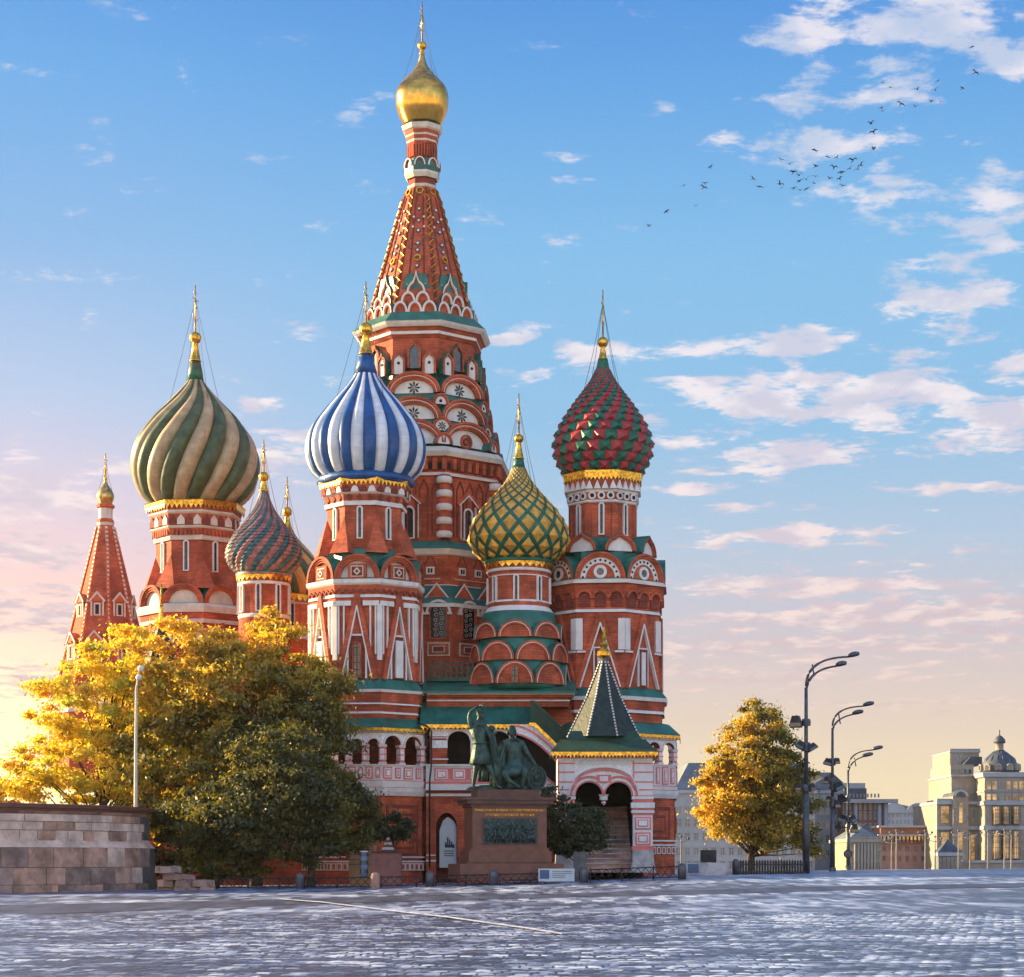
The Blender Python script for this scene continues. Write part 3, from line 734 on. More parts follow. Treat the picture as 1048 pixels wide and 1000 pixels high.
# three tiers of great arches
def dec_star(r):
    return lambda b, a, h, y: star(b, 0, h*.42, r, y)
def dec_rings(b, a, h, y):
    annulus(b, 0, h*.3, .38, .55, y-.1, y, 'brick', 16); annulus(b, 0, h*.3, .2, .30, y-.14, y, 'brick_dark', 16); disc(b, 0, h*.3, .2, y-.05, y, 'brick', 12)
def cring(a): return [(.16, 0, 'brick'), (.12, .07, 'brick'), (.05, .04, 'cream'), (.13, .10, 'brick'), (.10, .18, 'brick')]
for (y, hw, dep) in ((402, 69, 1.4), (429.5, 73, 1.2), (456, 80, 1.5)):
    R = hw*s/.954; a = R*.765*.495
    gm = gable_mesh(a, a*.76, dep+.6, cring(a), 'white', 'green', fillback=.42, decor=dec_star(.50) if y < 450 else dec_rings)
    A.ring(gm, 'great_arch', R*K8, A.z(y, 4.6))
for (y, hw, a, dc) in ((414, 71, .62, 0), (442, 76, .78, 1), (457, 82, .66, 2)):
    gm = gable_mesh(a, a*1.25, .9, [(.13, 0, 'brick'), (.08, .05, 'brick')], 'white', 'green', fillback=.12, decor=(lambda b, a_, h_, y_: star(b, 0, h_*.42, .34, y_)) if dc == 1 else (lambda b, a_, h_, y_: disc(b, 0, h_*.4, .12, y_-.03, y_, 'void', 10)) if dc == 0 else None)
    A.ring(gm, 'small_arch', hw*s/.954-.1, A.z(y, 4.8), half=True)
wm = window_mesh(.86, 2.3, .12, hood=hood_tri)
A.ring(wm, 'window', 80*s/.954*K8, A.z(551, 5.4), u=-.2)
# big arched windows of the lowest visible storey, with carved tracery and panels under them
def tracery(b, w, h):
    for i in range(6):
        for sg in (-1, 1):
            annulus(b, sg*w*(.17 if i % 2 else .13), h*.12+i*h*.14+sg*.05, .09, .135, -.09, -.04, 'stone', 9)
    b.stroke([(x, h-w/2+z) for x, z in arch(w*.60, w*.60, 14)], .17, -.26, 0, 'white'); b.box(-w*.72, -w*.48, -.26, 0, h-w/2-.16, h-w/2, 'white'); b.box(w*.48, w*.72, -.26, 0, h-w/2-.16, h-w/2, 'white')
wm = window_mesh(1.35, 2.5, .10, 'brick', 'dark', False, .22, tracery)
for u in (-1.75, .25, 2.2): A.ring(wm, 'window', 108*s/.954*K8, A.z(656, 6), u=u, ks=(-1, 0, 1))
pn = MB(); pn.box(-.8, .8, -.10, .02, 0, .95, 'cream'); pn.box(-.72, .72, -.12, .02, .08, .87, 'brick'); pn.box(-.45, .45, -.14, .02, .25, .7, 'cream'); pn.box(-.38, .38, -.16, .02, .3, .65, 'brick_dark')
for u in (-1.75, .25, 2.2): A.ring(pn, 'wall_panel', 108*s/.954*K8, A.z(674, 6), u=u, ks=(-1, 0, 1))
tr = MB(); tr.plate([(-.82, 0), (.82, 0), (0, 1.0)], -.1, 1.2, 'brick', 'green'); tr.stroke([(-.82, 0), (0, 1.0), (.82, 0)], .10, -.14, -.1, 'white')
for u in (-2.05, 0, 2.05): A.ring(tr, 'roof_gable', 106*s/.954*K8, A.z(615, 6), u=u, ks=(-1, 0, 1))
P = spline([(53, 1.6), (58, 2.6), (65, 4.6), (73, 9.5), (81, 16.5), (88, 23), (95, 26.3), (102, 27.2), (110, 26), (117, 22.3), (122, 19)], 150, 40)
g = MB(); g.lathe([(r, z, 'gold_dome' if z < A.z(89) else 'gold_old') for r, z in P], 32); g.build('onion_dome', ot)['label'] = 'small polished gold dome at the top'
finial(150, 2, 47, 4.6, 49, 56, 1.6, 2.4, 22*s, A.z(86)).build('cross', ot)

# ---- B: blue and white dome
B = Tower(374.5, 138.0); s = B.s
B.prof([(487, 44, 'blue'), (489, 46.5, 'blue'), (490, 45, 'brick'), (497, 44.5, 'brick'), (502, 43, 'brick'), (503.5, 43.5, 'white'), (505, 41.5, 'white'), (512, 40.5, 'brick'), (513, 41.5, 'white'), (516.5, 40.8, 'white'), (517, 38.5, 'brick'),
        (560, 38.5, 'brick'), (561, 42, 'brick'), (562, 43, 'green'), (590, 47, 'green'), (591, 56, 'green'), (592, 59.5, 'green'), (596, 59, 'white'), (598, 57.5, 'white'), (608, 56.5, 'brick'), (611, 57.3, 'white'), (612, 55.5, 'brick'), (694, 55.5, 'brick'), (695, 57, 'green'), (705, 63.5, 'green'), (708, 62.5, 'white'), (709, 61, 'brick'),
        (719, 60, 'brick'), (720.5, 61, 'white'), (721, 59, 'brick'), (728, 58, 'brick'), (730, 59, 'white'), (736, 57, 'brick'), (737, 60, 'green'), (748, 68, 'green')])
b = B.b
for ph in B.phis():
    R = 38.7*s/.954; A_ = R*K8; w = R*.765
    B.fac(ph, 44*s/.954*K8)
    for i in range(4):                                            # scallops under the gold band
        u = (i-1.5)*w/3.6; b.plate([(u+.26*math.cos(math.pi*j/8), B.z(503)+.42*math.sin(math.pi*j/8)) for j in range(9)], -.07, .1, 'white' if i % 2 else 'brick_dark')
    B.fac(ph, 41*s/.954*K8)
    for i in range(3): u = (i-1)*w/3; z = B.z(508.5); b.plate([(u-.2, z), (u, z-.26), (u+.2, z), (u, z+.26)], -.06, .1, 'brick_dark')
    # leaning pyramids at the foot of the drum
    B.fac(ph+math.pi/8, R)
    b.add([(-.74, -.75, B.z(566, 3)), (.74, -.75, B.z(566, 3)), (.74, .6, B.z(566, 3)), (-.74, .6, B.z(566, 3)), (0, .0, B.z(527, 3))], [(0, 1, 4), (1, 2, 4), (2, 3, 4), (3, 0, 4)], 'brick')
    # frieze zigzag
    B.fac(ph, 57*s/.954*K8); w2 = 57*s/.954*.765
    b.stroke([((i/12-.5)*w2*.96, B.z(603 if i % 2 else 607)) for i in range(13)], .09, -.07, .05, 'brick_dark')
    # tall triangle with its white outline, window inside, white pilasters between
    B.fac(ph, 55.5*s/.954*K8); w3 = 55.5*s/.954*.765
    zb, zt = B.z(694, 3.6), B.z(609, 3.6)
    b.stroke([(-w3*.41, zb), (0, zt), (w3*.41, zb)], .34, -.26, .02, 'brick'); b.stroke([(-w3*.34, zb), (0, zt-.75), (w3*.34, zb)], .085, -.29, .02, 'white')
    for u in (-.42, -.30, .30, .42):
        top = B.z(619, 3.6); bot = zb+(1-abs(u)/.44)*(zt-zb)+.1 if abs(u) < .4 else zb+1.6
        b.box(u*w3-.055, u*w3+.055, -.14, .02, bot, top, 'white')
    b.box(-w3*.49, -w3*.13, -.18, .02, B.z(620, 3.6), B.z(615, 3.6), 'white'); b.box(w3*.13, w3*.49, -.18, .02, B.z(620, 3.6), B.z(615, 3.6), 'white')
    b.box(-.62, .62, -.10, .02, zb, B.z(650, 3.6), 'brick_dark')
    b.stroke([(-.62, zb), (-.62, B.z(650, 3.6)), (.62, B.z(650, 3.6)), (.62, zb)], .12, -.18, .02, 'white')
    B.fac(ph+math.pi/8, 55.5*s/.954); b.box(-.17, .17, -.10, .3, zb+1.2, B.z(618, 3.6), 'white')
B.off()
ot = B.begin('brick tower with tall white lined triangles under the blue and white dome')
lab = False
wm = window_mesh(.42, 2.15, .10); B.ring(wm, 'window', 38.5*s/.954*K8, B.z(550, 2.6))
wm = window_mesh(.62, 2.35, .09, 'brick', 'glass')
wf = MB(); A_ = arch(.27, .27, 10, leg=2.0); wf.plate([(-.3, 0), (.3, 0), (.3, 2.5), (-.3, 2.5)], -.16, .0, 'white')
B.ring(wm, 'window', 55.5*s/.954*K8+.11, B.z(693, 3.6), ks=(-2, 0, 2, 4)); B.ring(wf, 'blind_window', 55.5*s/.954*K8+.11, B.z(693, 3.6), ks=(-3, -1, 1, 3))
def dec_panel(b, a, h, y):
    b.box(-.62, .62, y-.35, y, 0, 1.0, 'brick'); b.box(-.42, .42, y-.38, y, .12, .85, 'cream'); b.box(-.36, .36, y-.40, y, .18, .79, 'brick_dark')
    z = .48; b.plate([(-.26, z), (0, z-.26), (.26, z), (0, z+.26)], y-.43, y, 'cream'); disc(b, 0, z, .10, y-.46, y, 'brick_dark', 8)
R = 58.5*s/.954; a = R*.765*.50
gm = gable_mesh(a, a*1.05, 1.2, [(.16, -.05, 'brick'), (.14, .04, 'brick'), (.12, .10, 'brick')], 'white', 'green', fillback=.42, decor=dec_panel)
B.ring(gm, 'great_arch', R*K8, B.z(592, 3.7))
P = spline([(382, 12), (390, 16.5), (400, 24), (412, 35), (424, 45), (436, 54), (448, 59.5), (460, 61.5), (470, 60), (479, 54.5), (487, 46.5)], 138, 44)
g = ribbed(P, 28, 0, .085, ['blue_white', 'blue'], rot=ROT-math.pi/28, rows=30, base_mat='blue')
g.lathe([(12.2*s, B.z(384), 'blue'), (8.8*s, B.z(372), 'blue'), (6.6*s, B.z(362), 'blue')], 24)
g.lathe([(46*s, B.z(490, 47*s), 'blue'), (50.5*s, B.z(487, 47*s), 'blue'), (49*s, B.z(481, 47*s), 'blue')], 28, ROT)
g.build('onion_dome', ot)['label'] = 'blue and white striped onion dome'
fringe(46.5*s/.954, B.z(486.5, 46*s), B.z(495.5, 46*s), 8, 8).build('gilt_band', ot)
finial(138, 288, 337, 7, 343, 363, 3.8, 6.6, 34*s, B.z(410)).build('cross', ot)

# ---- C: green and beige twisted dome
T = Tower(200, 156.0); s = T.s
T.prof([(510, 46, 'olive'), (511, 47.5, 'olive'), (516, 45, 'brick'), (521, 44.5, 'brick'), (523, 45.5, 'cream'), (525, 43.5, 'cream'), (537, 43, 'brick'), (538.5, 44, 'cream'), (540, 42.5, 'cream'), (547, 40, 'brick'), (549, 41, 'cream'), (552, 40.2, 'cream'), (553, 38.5, 'brick'), (598, 38.5, 'brick'), (598.5, 40, 'brick'), (599, 41, 'green'),
        (616, 44, 'green'), (617, 54, 'green'), (620, 57, 'cream'), (626, 56, 'cream'), (627, 54, 'brick'), (633, 53, 'brick'), (634, 54, 'cream'), (637, 53.5, 'cream'), (638, 52, 'brick'), (643, 52, 'brick'), (645, 52.6, 'cream'), (646, 51.5, 'brick'), (700, 51.5, 'brick')])
b = T.b
for ph in T.phis():
    R = 38.7*s/.954; w = R*.765
    T.fac(ph, 43.3*s/.954*K8)
    for i in range(4): u = (i-1.5)*w/3.7; b.plate([(u-.3, T.z(536.5)), (u+.3, T.z(536.5)), (u+.3, T.z(531)), (u, T.z(526)), (u-.3, T.z(531))], -.10, .1, 'cream' if i % 2 else 'brick_dark')
    T.fac(ph, 41*s/.954*K8)
    for i in range(7): u = (i-3)*w/7.2; b.box(u-.09, u+.09, -.12, .3, T.z(547), T.z(541), 'brick')
    T.fac(ph+math.pi/8, R)
    b.add([(-.95, -.9, T.z(603, 3)), (.95, -.9, T.z(603, 3)), (.95, .6, T.z(603, 3)), (-.95, .6, T.z(603, 3)), (0, 0, T.z(567, 3))], [(0, 1, 4), (1, 2, 4), (2, 3, 4), (3, 0, 4)], 'brick')
    T.fac(ph, 51.5*s/.954*K8); w3 = 51.5*s/.954*.765
    b.stroke([(-w3*.25, T.z(665)), (0, T.z(638)), (w3*.25, T.z(665))], .3, -.25, .02, 'brick'); b.stroke([(-w3*.2, T.z(665)), (0, T.z(643)), (w3*.2, T.z(665))], .1, -.28, .02, 'cream')
    for u in (-.36, .36): b.box(u*w3-.3, u*w3+.3, -.12, .02, T.z(665), T.z(648), 'cream')
T.off(); ot = T.begin('brick tower with plain round gables under the twisted green and beige dome')
wm = window_mesh(.46, 2.3, .10); T.ring(wm, 'window', 38.5*s/.954*K8, T.z(583.5, 2.8))
R = 53.5*s/.954; a = R*.765*.50
gm = gable_mesh(a, a*.93, 1.2, [(.18, -.08, 'brick'), (.16, .02, 'brick'), (.14, .09, 'brick')], 'cream', 'green', fillback=.3)
T.ring(gm, 'great_arch', R*K8, T.z(617, 3.7))
P = spline([(388, 8.2), (398, 14.5), (412, 27), (428, 42.5), (442, 53), (456, 61), (470, 64.6), (483, 64.5), (495, 60), (505, 53), (513, 47)], 156, 44)
g = ribbed(P, 20, R_(64), .12, ['olive', 'beige'], rot=ROT, rows=36, power=.55, base_mat='olive')
g.lathe([(8.6*s, T.z(390), 'dome_green'), (7.2*s, T.z(380), 'olive'), (5.2*s, T.z(370), 'olive')], 24)
g.build('onion_dome', ot)['label'] = 'twisted green and beige onion dome'
fringe(48.6*s/.954, T.z(510.5, 48*s), T.z(519.5, 48*s), 8, 8).build('gilt_band', ot)
finial(156, 292, 346, 6.2, 352, 370, 3.2, 5.2, 30*s, T.z(420)).build('cross', ot)

# ---- D: small teal and rose spiral dome
T = Tower(270, 144.0); s = T.s
T.prof([(582, 27, 'green'), (585, 29, 'green'), (587, 28.5, 'rose'), (589, 27.5, 'brick'), (594, 26.5, 'brick'), (595, 27.2, 'white'), (597, 26.5, 'white'), (598, 25.5, 'brick'), (627, 25.5, 'brick'), (628, 26.5, 'white'), (631, 26, 'white'), (632, 25.5, 'brick'), (700, 26, 'brick')], 32)
ot = T.begin('slim round brick drum under the teal and rose spiral dome')
wm = window_mesh(.42, 1.95, .10)
T.ring(wm, 'window', 25.5*s, T.z(625, 1.5))
P = spline([(502, 4.2), (512, 7), (522, 11.5), (533, 19), (545, 28), (555, 34.5), (565, 38), (573, 37.5), (580, 33), (585, 27.5)], 144, 40)
g = ribbed(P, 28, R_(118), .05, ['teal', 'rose'], rot=0, rows=24, step=True, base_mat='teal')
g.lathe([(4.6*s, T.z(503), 'teal'), (3.0*s, T.z(496), 'teal')], 16)
g.build('onion_dome', ot)['label'] = 'teal and rose spiral onion dome covered in scales'
fringe(28.2*s, T.z(585.5, 27*s), T.z(593.5, 27*s), 28, 1).build('gilt_band', ot)
finial(144, 450, 488, 5.2, 492, 503, 2.6, 4.4, 18*s, T.z(533)).build('cross', ot)

# ---- E: orange and green dome in the gap behind
T = Tower(294, 166.0); s = T.s
T.prof([(606, 26, 'green'), (608, 27.5, 'brick_orange'), (616, 26.5, 'brick_orange'), (617, 27.4, 'cream'), (619, 26, 'brick_orange'), (648, 26, 'brick_orange'), (650, 27, 'cream'), (653, 27, 'cream'), (654, 26, 'brick_orange'), (720, 27, 'brick_orange')], 32)  # orange colour stands in for sunlight on this drum's brick
ot = T.begin('round brick drum painted sunlit orange under the small orange and green dome')
wm = window_mesh(.42, 2.2, .09, 'cream'); T.ring(wm, 'window', 26*s, T.z(643, 1.5), half=True)
P = spline([(539, 4.5), (550, 10), (562, 21), (574, 31), (586, 36.5), (594, 36.5), (601, 32.5), (607, 27)], 166, 32)
g = ribbed(P, 20, R_(-70), .07, ['orange_stripe', 'olive', 'orange_stripe', 'olive'], rows=24, base_mat='olive'); g.build('onion_dome', ot)['label'] = 'small orange and green swirled dome'
fringe(28*s, T.z(607, 27*s), T.z(615, 27*s), 28, 1).build('gilt_band', ot)
finial(166, 488, 524, 5, 528, 540, 2.6, 4.2, 18*s, T.z(562)).build('cross', ot)

# ---- F: yellow and green lattice dome
T = Tower(531, 139.5); s = T.s
T.prof([(568, 33, 'dome_green'), (570, 36, 'dome_green'), (573, 35.5, 'dome_green'), (574, 33.5, 'brick'), (580, 32.5, 'brick'), (581, 33.3, 'white'), (583, 32.5, 'white'), (584, 31.2, 'brick'), (587, 31, 'brick'), (588, 31.6, 'white'), (589, 31, 'brick'), (613, 31, 'brick'), (614, 31.8, 'white'), (615, 31.6, 'white'), (616, 31.4, 'brick'), (619, 31.5, 'brick'), (620, 33, 'white'), (624, 36, 'white'), (625, 37, 'green'), (632, 38.5, 'green'), (650, 39, 'green'), (655, 41.5, 'green'), (672, 41.5, 'green'), (676, 44, 'green'), (698, 45, 'green'), (700, 46, 'green'), (704, 43, 'green')], 32)
ot = T.begin('round brick drum above three tiers of round gables under the yellow and green dome')
wm = window_mesh(.40, 1.75, .10); T.ring(wm, 'window', 31*s, T.z(614, 1.9), ks=range(8))
for j, (y, hw, top) in enumerate(((651, 45, 634), (675, 48, 655), (699, 50, 676))):
    R = hw*s; a = R*.392
    gm = gable_mesh(a, (y-top)*s*.98, .9, [(.13, -.05, 'brick'), (.05, -.09, 'cream'), (.10, -.05, 'brick')], 'brick', 'green', fillback=.05)
    T.ring(gm, 'round_gable', R*.965, T.z(y, 3), half=(j % 2 == 1))
wm = window_mesh(.5, 1.1, .06, 'brick', 'glass'); T.ring(wm, 'window', 50*s*.965+.02, T.z(698, 3), ks=(0,))
P = spline([(478, 6.5), (488, 10.5), (498, 17), (510, 27), (522, 37.5), (533, 45), (543, 49), (552, 50), (560, 47), (566, 41), (570, 35)], 139.5, 44)
g = diamonds(P, 16, 1.3, 'yellow', 'dome_green', inset=.73)
g.lathe([(6.8*s, T.z(480), 'dome_green'), (5.6*s, T.z(474), 'dome_green'), (4.6*s, T.z(469), 'dome_green')], 20)
g.build('onion_dome', ot)['label'] = 'yellow studded onion dome under a green lattice'
fringe(34.6*s, T.z(572, 33*s), T.z(579.5, 33*s), 30, 1).build('gilt_band', ot)
finial(139.5, 403, 449, 4.8, 454, 470, 2.6, 4.8, 26*s, T.z(512)).build('cross', ot)

# ---- G: red and green studded dome
G = Tower(617, 143.0); s = G.s
G.prof([(478, 38, 'dome_green'), (480, 39.0, 'dome_green'), (490, 38.5, 'brick'), (499, 37, 'brick'), (500, 36, 'brick'), (501, 37, 'white'), (503, 36, 'white'), (511, 35, 'brick'), (512.5, 36.3, 'white'), (514, 35, 'white'), (515, 33.5, 'brick'), (549, 33.5, 'brick'), (549.5, 35, 'green'), (563, 40, 'green'), (564, 48, 'green'), (590, 53, 'green'), (591, 63, 'green'), (592, 65, 'green'), (596, 67, 'cream'), (598, 64, 'brick'),
        (603, 62, 'brick'), (621, 60, 'brick'), (623, 60, 'brick'), (626, 61.3, 'white'), (627, 59.5, 'brick'), (703, 59.5, 'brick'), (704, 61, 'green'), (712, 68, 'green'), (716, 67, 'white'), (717, 65, 'brick'), (726, 64, 'brick'), (729, 65, 'white'), (730, 62.5, 'brick'), (738, 62, 'brick'), (739, 68, 'green'), (750, 76, 'green')])
b = G.b
for ph in G.phis():
    R = 33.7*s/.954; w = R*.765
    G.fac(ph, 38*s/.954*K8)
    for i in range(4): u = (i-1.5)*w/3.4; z = G.z(500); b.plate([(u-.25, z), (u+.25, z), (u, z+.62)], -.12, .1, 'white'); 
    G.fac(ph, 35.6*s/.954*K8)
    for i in range(3): u = (i-1)*w/2.9; disc(b, u, G.z(507), .27, -.10, .1, 'white', 12); disc(b, u, G.z(507), .15, -.13, .1, 'void', 10)
    G.fac(ph+math.pi/8, R); b.box(-.22, .22, -.05, .3, G.z(549), G.z(515), 'brick')
    G.fac(ph, 61*s/.954*K8); w = 61*s/.954*.765
    for i in range(3):                                            # arched niches, their recess shade painted as dark brick
        u = (i-1)*w/3.1; o_ = arch(w*.115, w*.115, 10, leg=.62)
        o_ = [(x+u, G.z(621, 4)+z) for x, z in o_]; b.plate(o_, -.06, .02, 'brick_dark')
        b.stroke([(x*1.25+u, G.z(621, 4)+.62+z*1.25) for x, z in arch(w*.115, w*.115, 10)], 0.16, -.22, .02, 'brick')
    G.fac(ph, 59.5*s/.954*K8); w = 59.5*s/.954*.765; zb = G.z(703, 4); zt = G.z(629, 4)
    b.stroke([(-w*.47, zb), (0, zt), (w*.47, zb)], .36, -.24, .02, 'brick'); b.stroke([(-w*.42, zb), (0, zt-.6), (w*.42, zb)], .10, -.27, .02, 'white')
    for sg in (-1, 1):
        b.plate([(sg*w*.37, G.z(665, 4)), (sg*w*.51, G.z(665, 4)), (sg*w*.51, G.z(633, 4)), (sg*w*.37, G.z(633, 4))][::sg], -.14, .02, 'white')
        b.plate([(sg*w*.30, G.z(668, 4)), (sg*w*.49, G.z(668, 4)), (sg*w*.49, G.z(666, 4)), (sg*w*.30, G.z(666, 4))][::sg], -.20, .02, 'white')
G.off(); ot = G.begin('octagonal brick tower with dotted white arches under the red and green dome')
wm = window_mesh(.42, 2.2, .10); G.ring(wm, 'window', 33.5*s/.954*K8, G.z(546.5, 2.2))
wf = MB(); wf.box(-.48, .48, -.16, 0, 0, 2.7, 'white'); wf.box(-.38, .38, -.18, 0, .0, 2.6, 'brick_dark'); wf.box(-.2, .2, -.2, 0, .1, 2.4, 'white'); G.ring(wf, 'blind_window', 59.5*s/.954*K8, G.z(702, 4))
R = 50*s/.954; a = R*.765*.42
gm = gable_mesh(a, a*.92, 1.0, [(.14, -.05, 'brick'), (.12, .03, 'brick')], 'white', 'green', .24, fillback=.18)
G.ring(gm, 'ogee_gable', R*.99, G.z(564, 3.2), half=True); 
def dec_dots(b, a, h, y):
    A_ = arch(a, h, 18); r = .38
    B_ = arch(a-r, h-r, 18); b.band(A_, B_, y-.05, y-.05, 'white'); b.band(B_, B_, y-.05, y, 'white')
    for i in range(11):
        t = math.pi*(i+.35)/10.7; disc(b, -(a-r/2)*math.cos(t), (h-r/2)*math.sin(t), .085, y-.08, y, 'void', 8)
    annulus(b, 0, h*.34, .26, .46, y-.10, y, 'white', 18); disc(b, 0, h*.34, .26, y-.04, y, 'glass', 14)
R = 65*s/.954; a = R*.765*.485
gm = gable_mesh(a, a*1.06, 1.4, [(.14, -.05, 'brick'), (.14, .03, 'brick'), (.08, .09, 'brick')], 'brick', 'green', fillback=.22, decor=dec_dots)
G.ring(gm, 'great_arch', R*K8, G.z(593, 4))
P = spline([(378, 7.5), (388, 12), (398, 18.5), (410, 27), (422, 35), (434, 42), (446, 47), (456, 48.8), (465, 47.5), (473, 43), (480, 38)], 143, 44)
g = spikes(P, 24, .86, ['dome_red', 'dome_green'], 'dome_green', .10)
g.lathe([(7.6*s, G.z(380), 'dome_green'), (6.2*s, G.z(374), 'dome_green'), (5.0*s, G.z(368), 'dome_green')], 20)
g.build('onion_dome', ot)['label'] = 'red and green studded onion dome'
fringe(40.5*s/.954, G.z(480, 40*s), G.z(490.5, 40*s), 8, 8, tooth=.3).build('gilt_band', ot)
finial(143, 297, 350.5, 5.6, 356, 368, 2.8, 4.2, 24*s, G.z(402)).build('cross', ot)

# ---- H: bell tower tent at the far left
T = Tower(108, 175.0); s = T.s
def HR(y): return 8.0+(50-8.0)*(y-537)/(715-537)
T.prof([(514, 6.5, 'brick'), (516, 9, 'brick_orange'), (518, 8.8, 'brick_orange'), (519.5, 7, 'brick'), (530, 6.8, 'cream'), (531, 8, 'brick_orange'), (534, 8.6, 'brick_orange'), (537, 8.0, 'cream'), (715, 50, 'brick'), (716, 54, 'brick'), (728, 56, 'cream'), (730, 54, 'brick'), (800, 54, 'brick')])
ot = T.begin('slender octagonal brick tent of the bell tower at the far left')
for k in range(8):
    g = MB(); ph = ROT+math.pi/4*(k+.5)
    y = 539.0
    while y < 708:
        r = HR(y)*s/.954+.02; r2 = HR(y+2.2)*s/.954+.02
        g.tube([(r*math.sin(ph), -r*math.cos(ph), T.z(y, HR(y)*s)), (r2*math.sin(ph), -r2*math.cos(ph), T.z(y+2.2, HR(y+2.2)*s))], .14, 'cream', 4, False); y += 4.4
    r, r2 = HR(538)*s/.954, HR(714)*s/.954
    for da in (-.03, .03):
        g.tube([(r*math.sin(ph+da), -r*math.cos(ph+da), T.z(538, HR(538)*s)), (r2*math.sin(ph+da), -r2*math.cos(ph+da), T.z(714, HR(714)*s))], .11, 'brick_orange', 4, False)
    g.build('tent_rib', ot)
slope = math.atan2(50-8.5, 715-525)
for y, sc_ in ((632, .95), (676, 1.1)):
    g = MB(); w = .62*sc_; h = 1.5*sc_
    g.box(-w, w, -.1, 2.0, 0, h, 'brick'); g.plate([(-w*1.15, h), (w*1.15, h), (0, h+w*1.3)], -.2, 2.0, 'brick_orange'); g.stroke([(-w*1.15, h), (0, h+w*1.3), (w*1.15, h)], .16, -.26, -.2, 'cream')
    g.box(-w*.5, w*.5, -.2, 0, .2, h*.9, 'cream'); g.box(-w*.27, w*.27, -.22, 0, .3, h*.8, 'void'); g.box(-w, -w*.75, -.18, 0, 0, h, 'cream'); g.box(w*.75, w, -.18, 0, 0, h, 'cream')
    T.ring(g, 'dormer', HR(y)*s/.954*K8-.2, T.z(y, HR(y)*s))
gm = gable_mesh(1.5, 1.7, .9, [(.2, -.1, 'brick'), (.1, -.15, 'cream'), (.15, -.05, 'brick')], 'cream', 'brick', fillback=.1)
T.ring(gm, 'round_gable', 53*s/.954*K8, T.z(728, 53*s))
P = spline([(492, 1.2), (496, 2.6), (501, 6), (506, 8.5), (510, 8.6), (515, 6.3)], 175, 24)
g = MB(); g.lathe([(r, z, 'gold_old') for r, z in P], 24); g.build('onion_dome', ot)
finial(175, 464, 489.5, 2.0, 490.5, 493, .9, 1.2, 8*s, T.z(504)).build('cross', ot)
# ---- little cone of the left porch, above the trees
T = Tower(165, 132.0); s = T.s
T.prof([(635, 3, 'gold_old'), (640, 3.4, 'shingle'), (672, 16, 'shingle'), (700, 27, 'shingle')]); ot = T.begin('small dark cone roof of the hidden left porch', 'porch_roof')
g = MB(); g.lathe([(3.0*s, T.z(636), 'gold'), (1.7*s, T.z(624), 'gold'), (1.9*s, T.z(622), 'gold')], 12); g.ball((0, 0, T.z(619)), 2.4*s, 'gold'); g.tube([(0, 0, T.z(618)), (0, 0, T.z(598))], .07, 'gold', 5); g.build('finial', ot)
# ------------------------------------------------------------------ galleries, bastions, porch
class Part:
    """a part of the cathedral drawn in world coordinates"""
    def __init__(s, name, label=None): s.b = MB(); s.name = name; s.label = label
    def end(s, parent=cathedral):
        o = s.b.build(s.name, parent, (0, 0, 0)); o.location = (-CX0, -CY0, 0)
        if s.label: o['label'] = s.label
        return o
def arcade(b, x0, x1, n, z0, z1, col, th, orn='orn', soffit='brick', ring='white'):
    """n arched openings between x0 and x1 in the local facet frame: spandrel wall above the springing line z0 up to z1"""
    p = (x1-x0)/n
    for i in range(n):
        c = x0+p*(i+.5); a = p/2-col/2; h = min(a, z1-z0-.15)
        A = [(c+x, z0+z) for x, z in arch(a, h, 12)]
        top = [(c-p/2, z1)]+[(c-p/2+p*k/(len(A)-1), z1) for k in range(1, len(A)-1)]+[(c+p/2, z1)]
        A2 = [(c-p/2, z0)]+A[1:-1]+[(c+p/2, z0)]
        b.band([(x, z) for x, z in top], A, 0, 0, orn)
        b.plate([(c-p/2, z0), (A[0][0], z0), (A[0][0]+.001, z0+.02), (c-p/2, z1)], .002, th, orn); b.plate([(A[-1][0], z0), (c+p/2, z0), (c+p/2, z1)], .002, th, orn)
        b.band(A, A, 0, th, soffit)
        Bq = [(c+x, z0+z) for x, z in arch(a+.11, h+.11, 12)]
        b.band(Bq, A, -.07, -.07, ring); b.band(Bq, Bq, -.07, 0, ring)
def column(w, h, mt='pink', cap='white', ornm='orn'):
    c = MB(); c.box(-w/2-.05, w/2+.05, -w/2-.05, w/2+.05, 0, .14, cap); c.box(-w/2-.05, w/2+.05, -w/2-.05, w/2+.05, h-.16, h, cap)
    c.box(-w/2, w/2, -w/2, w/2, .14, h-.16, mt)
    c.box(-w/2+.05, w/2-.05, -w/2-.03, w/2+.03, .14+h*.12, h*.86-.1, ornm); c.box(-w/2-.03, w/2+.03, -w/2+.05, w/2-.05, .14+h*.12, h*.86-.1, ornm)
    c.box(-w/2-.04, w/2+.04, -w/2-.04, w/2+.04, h*.47, h*.53, mt); return c
def pink_panel(b, u, z, w, h, y=0.0, inner='orn'):
    b.box(u-w/2, u+w/2, y-.05, y+.01, z, z+h, 'pink'); b.box(u-w/2+.09, u+w/2-.09, y-.07, y, z+.09, z+h-.09, 'white')
    b.box(u-w/2+.17, u+w/2-.17, y-.09, y, z+.17, z+h-.17, 'pink'); b.box(u-w/2+.24, u+w/2-.24, y-.11, y, z+.24, z+h-.24, inner)
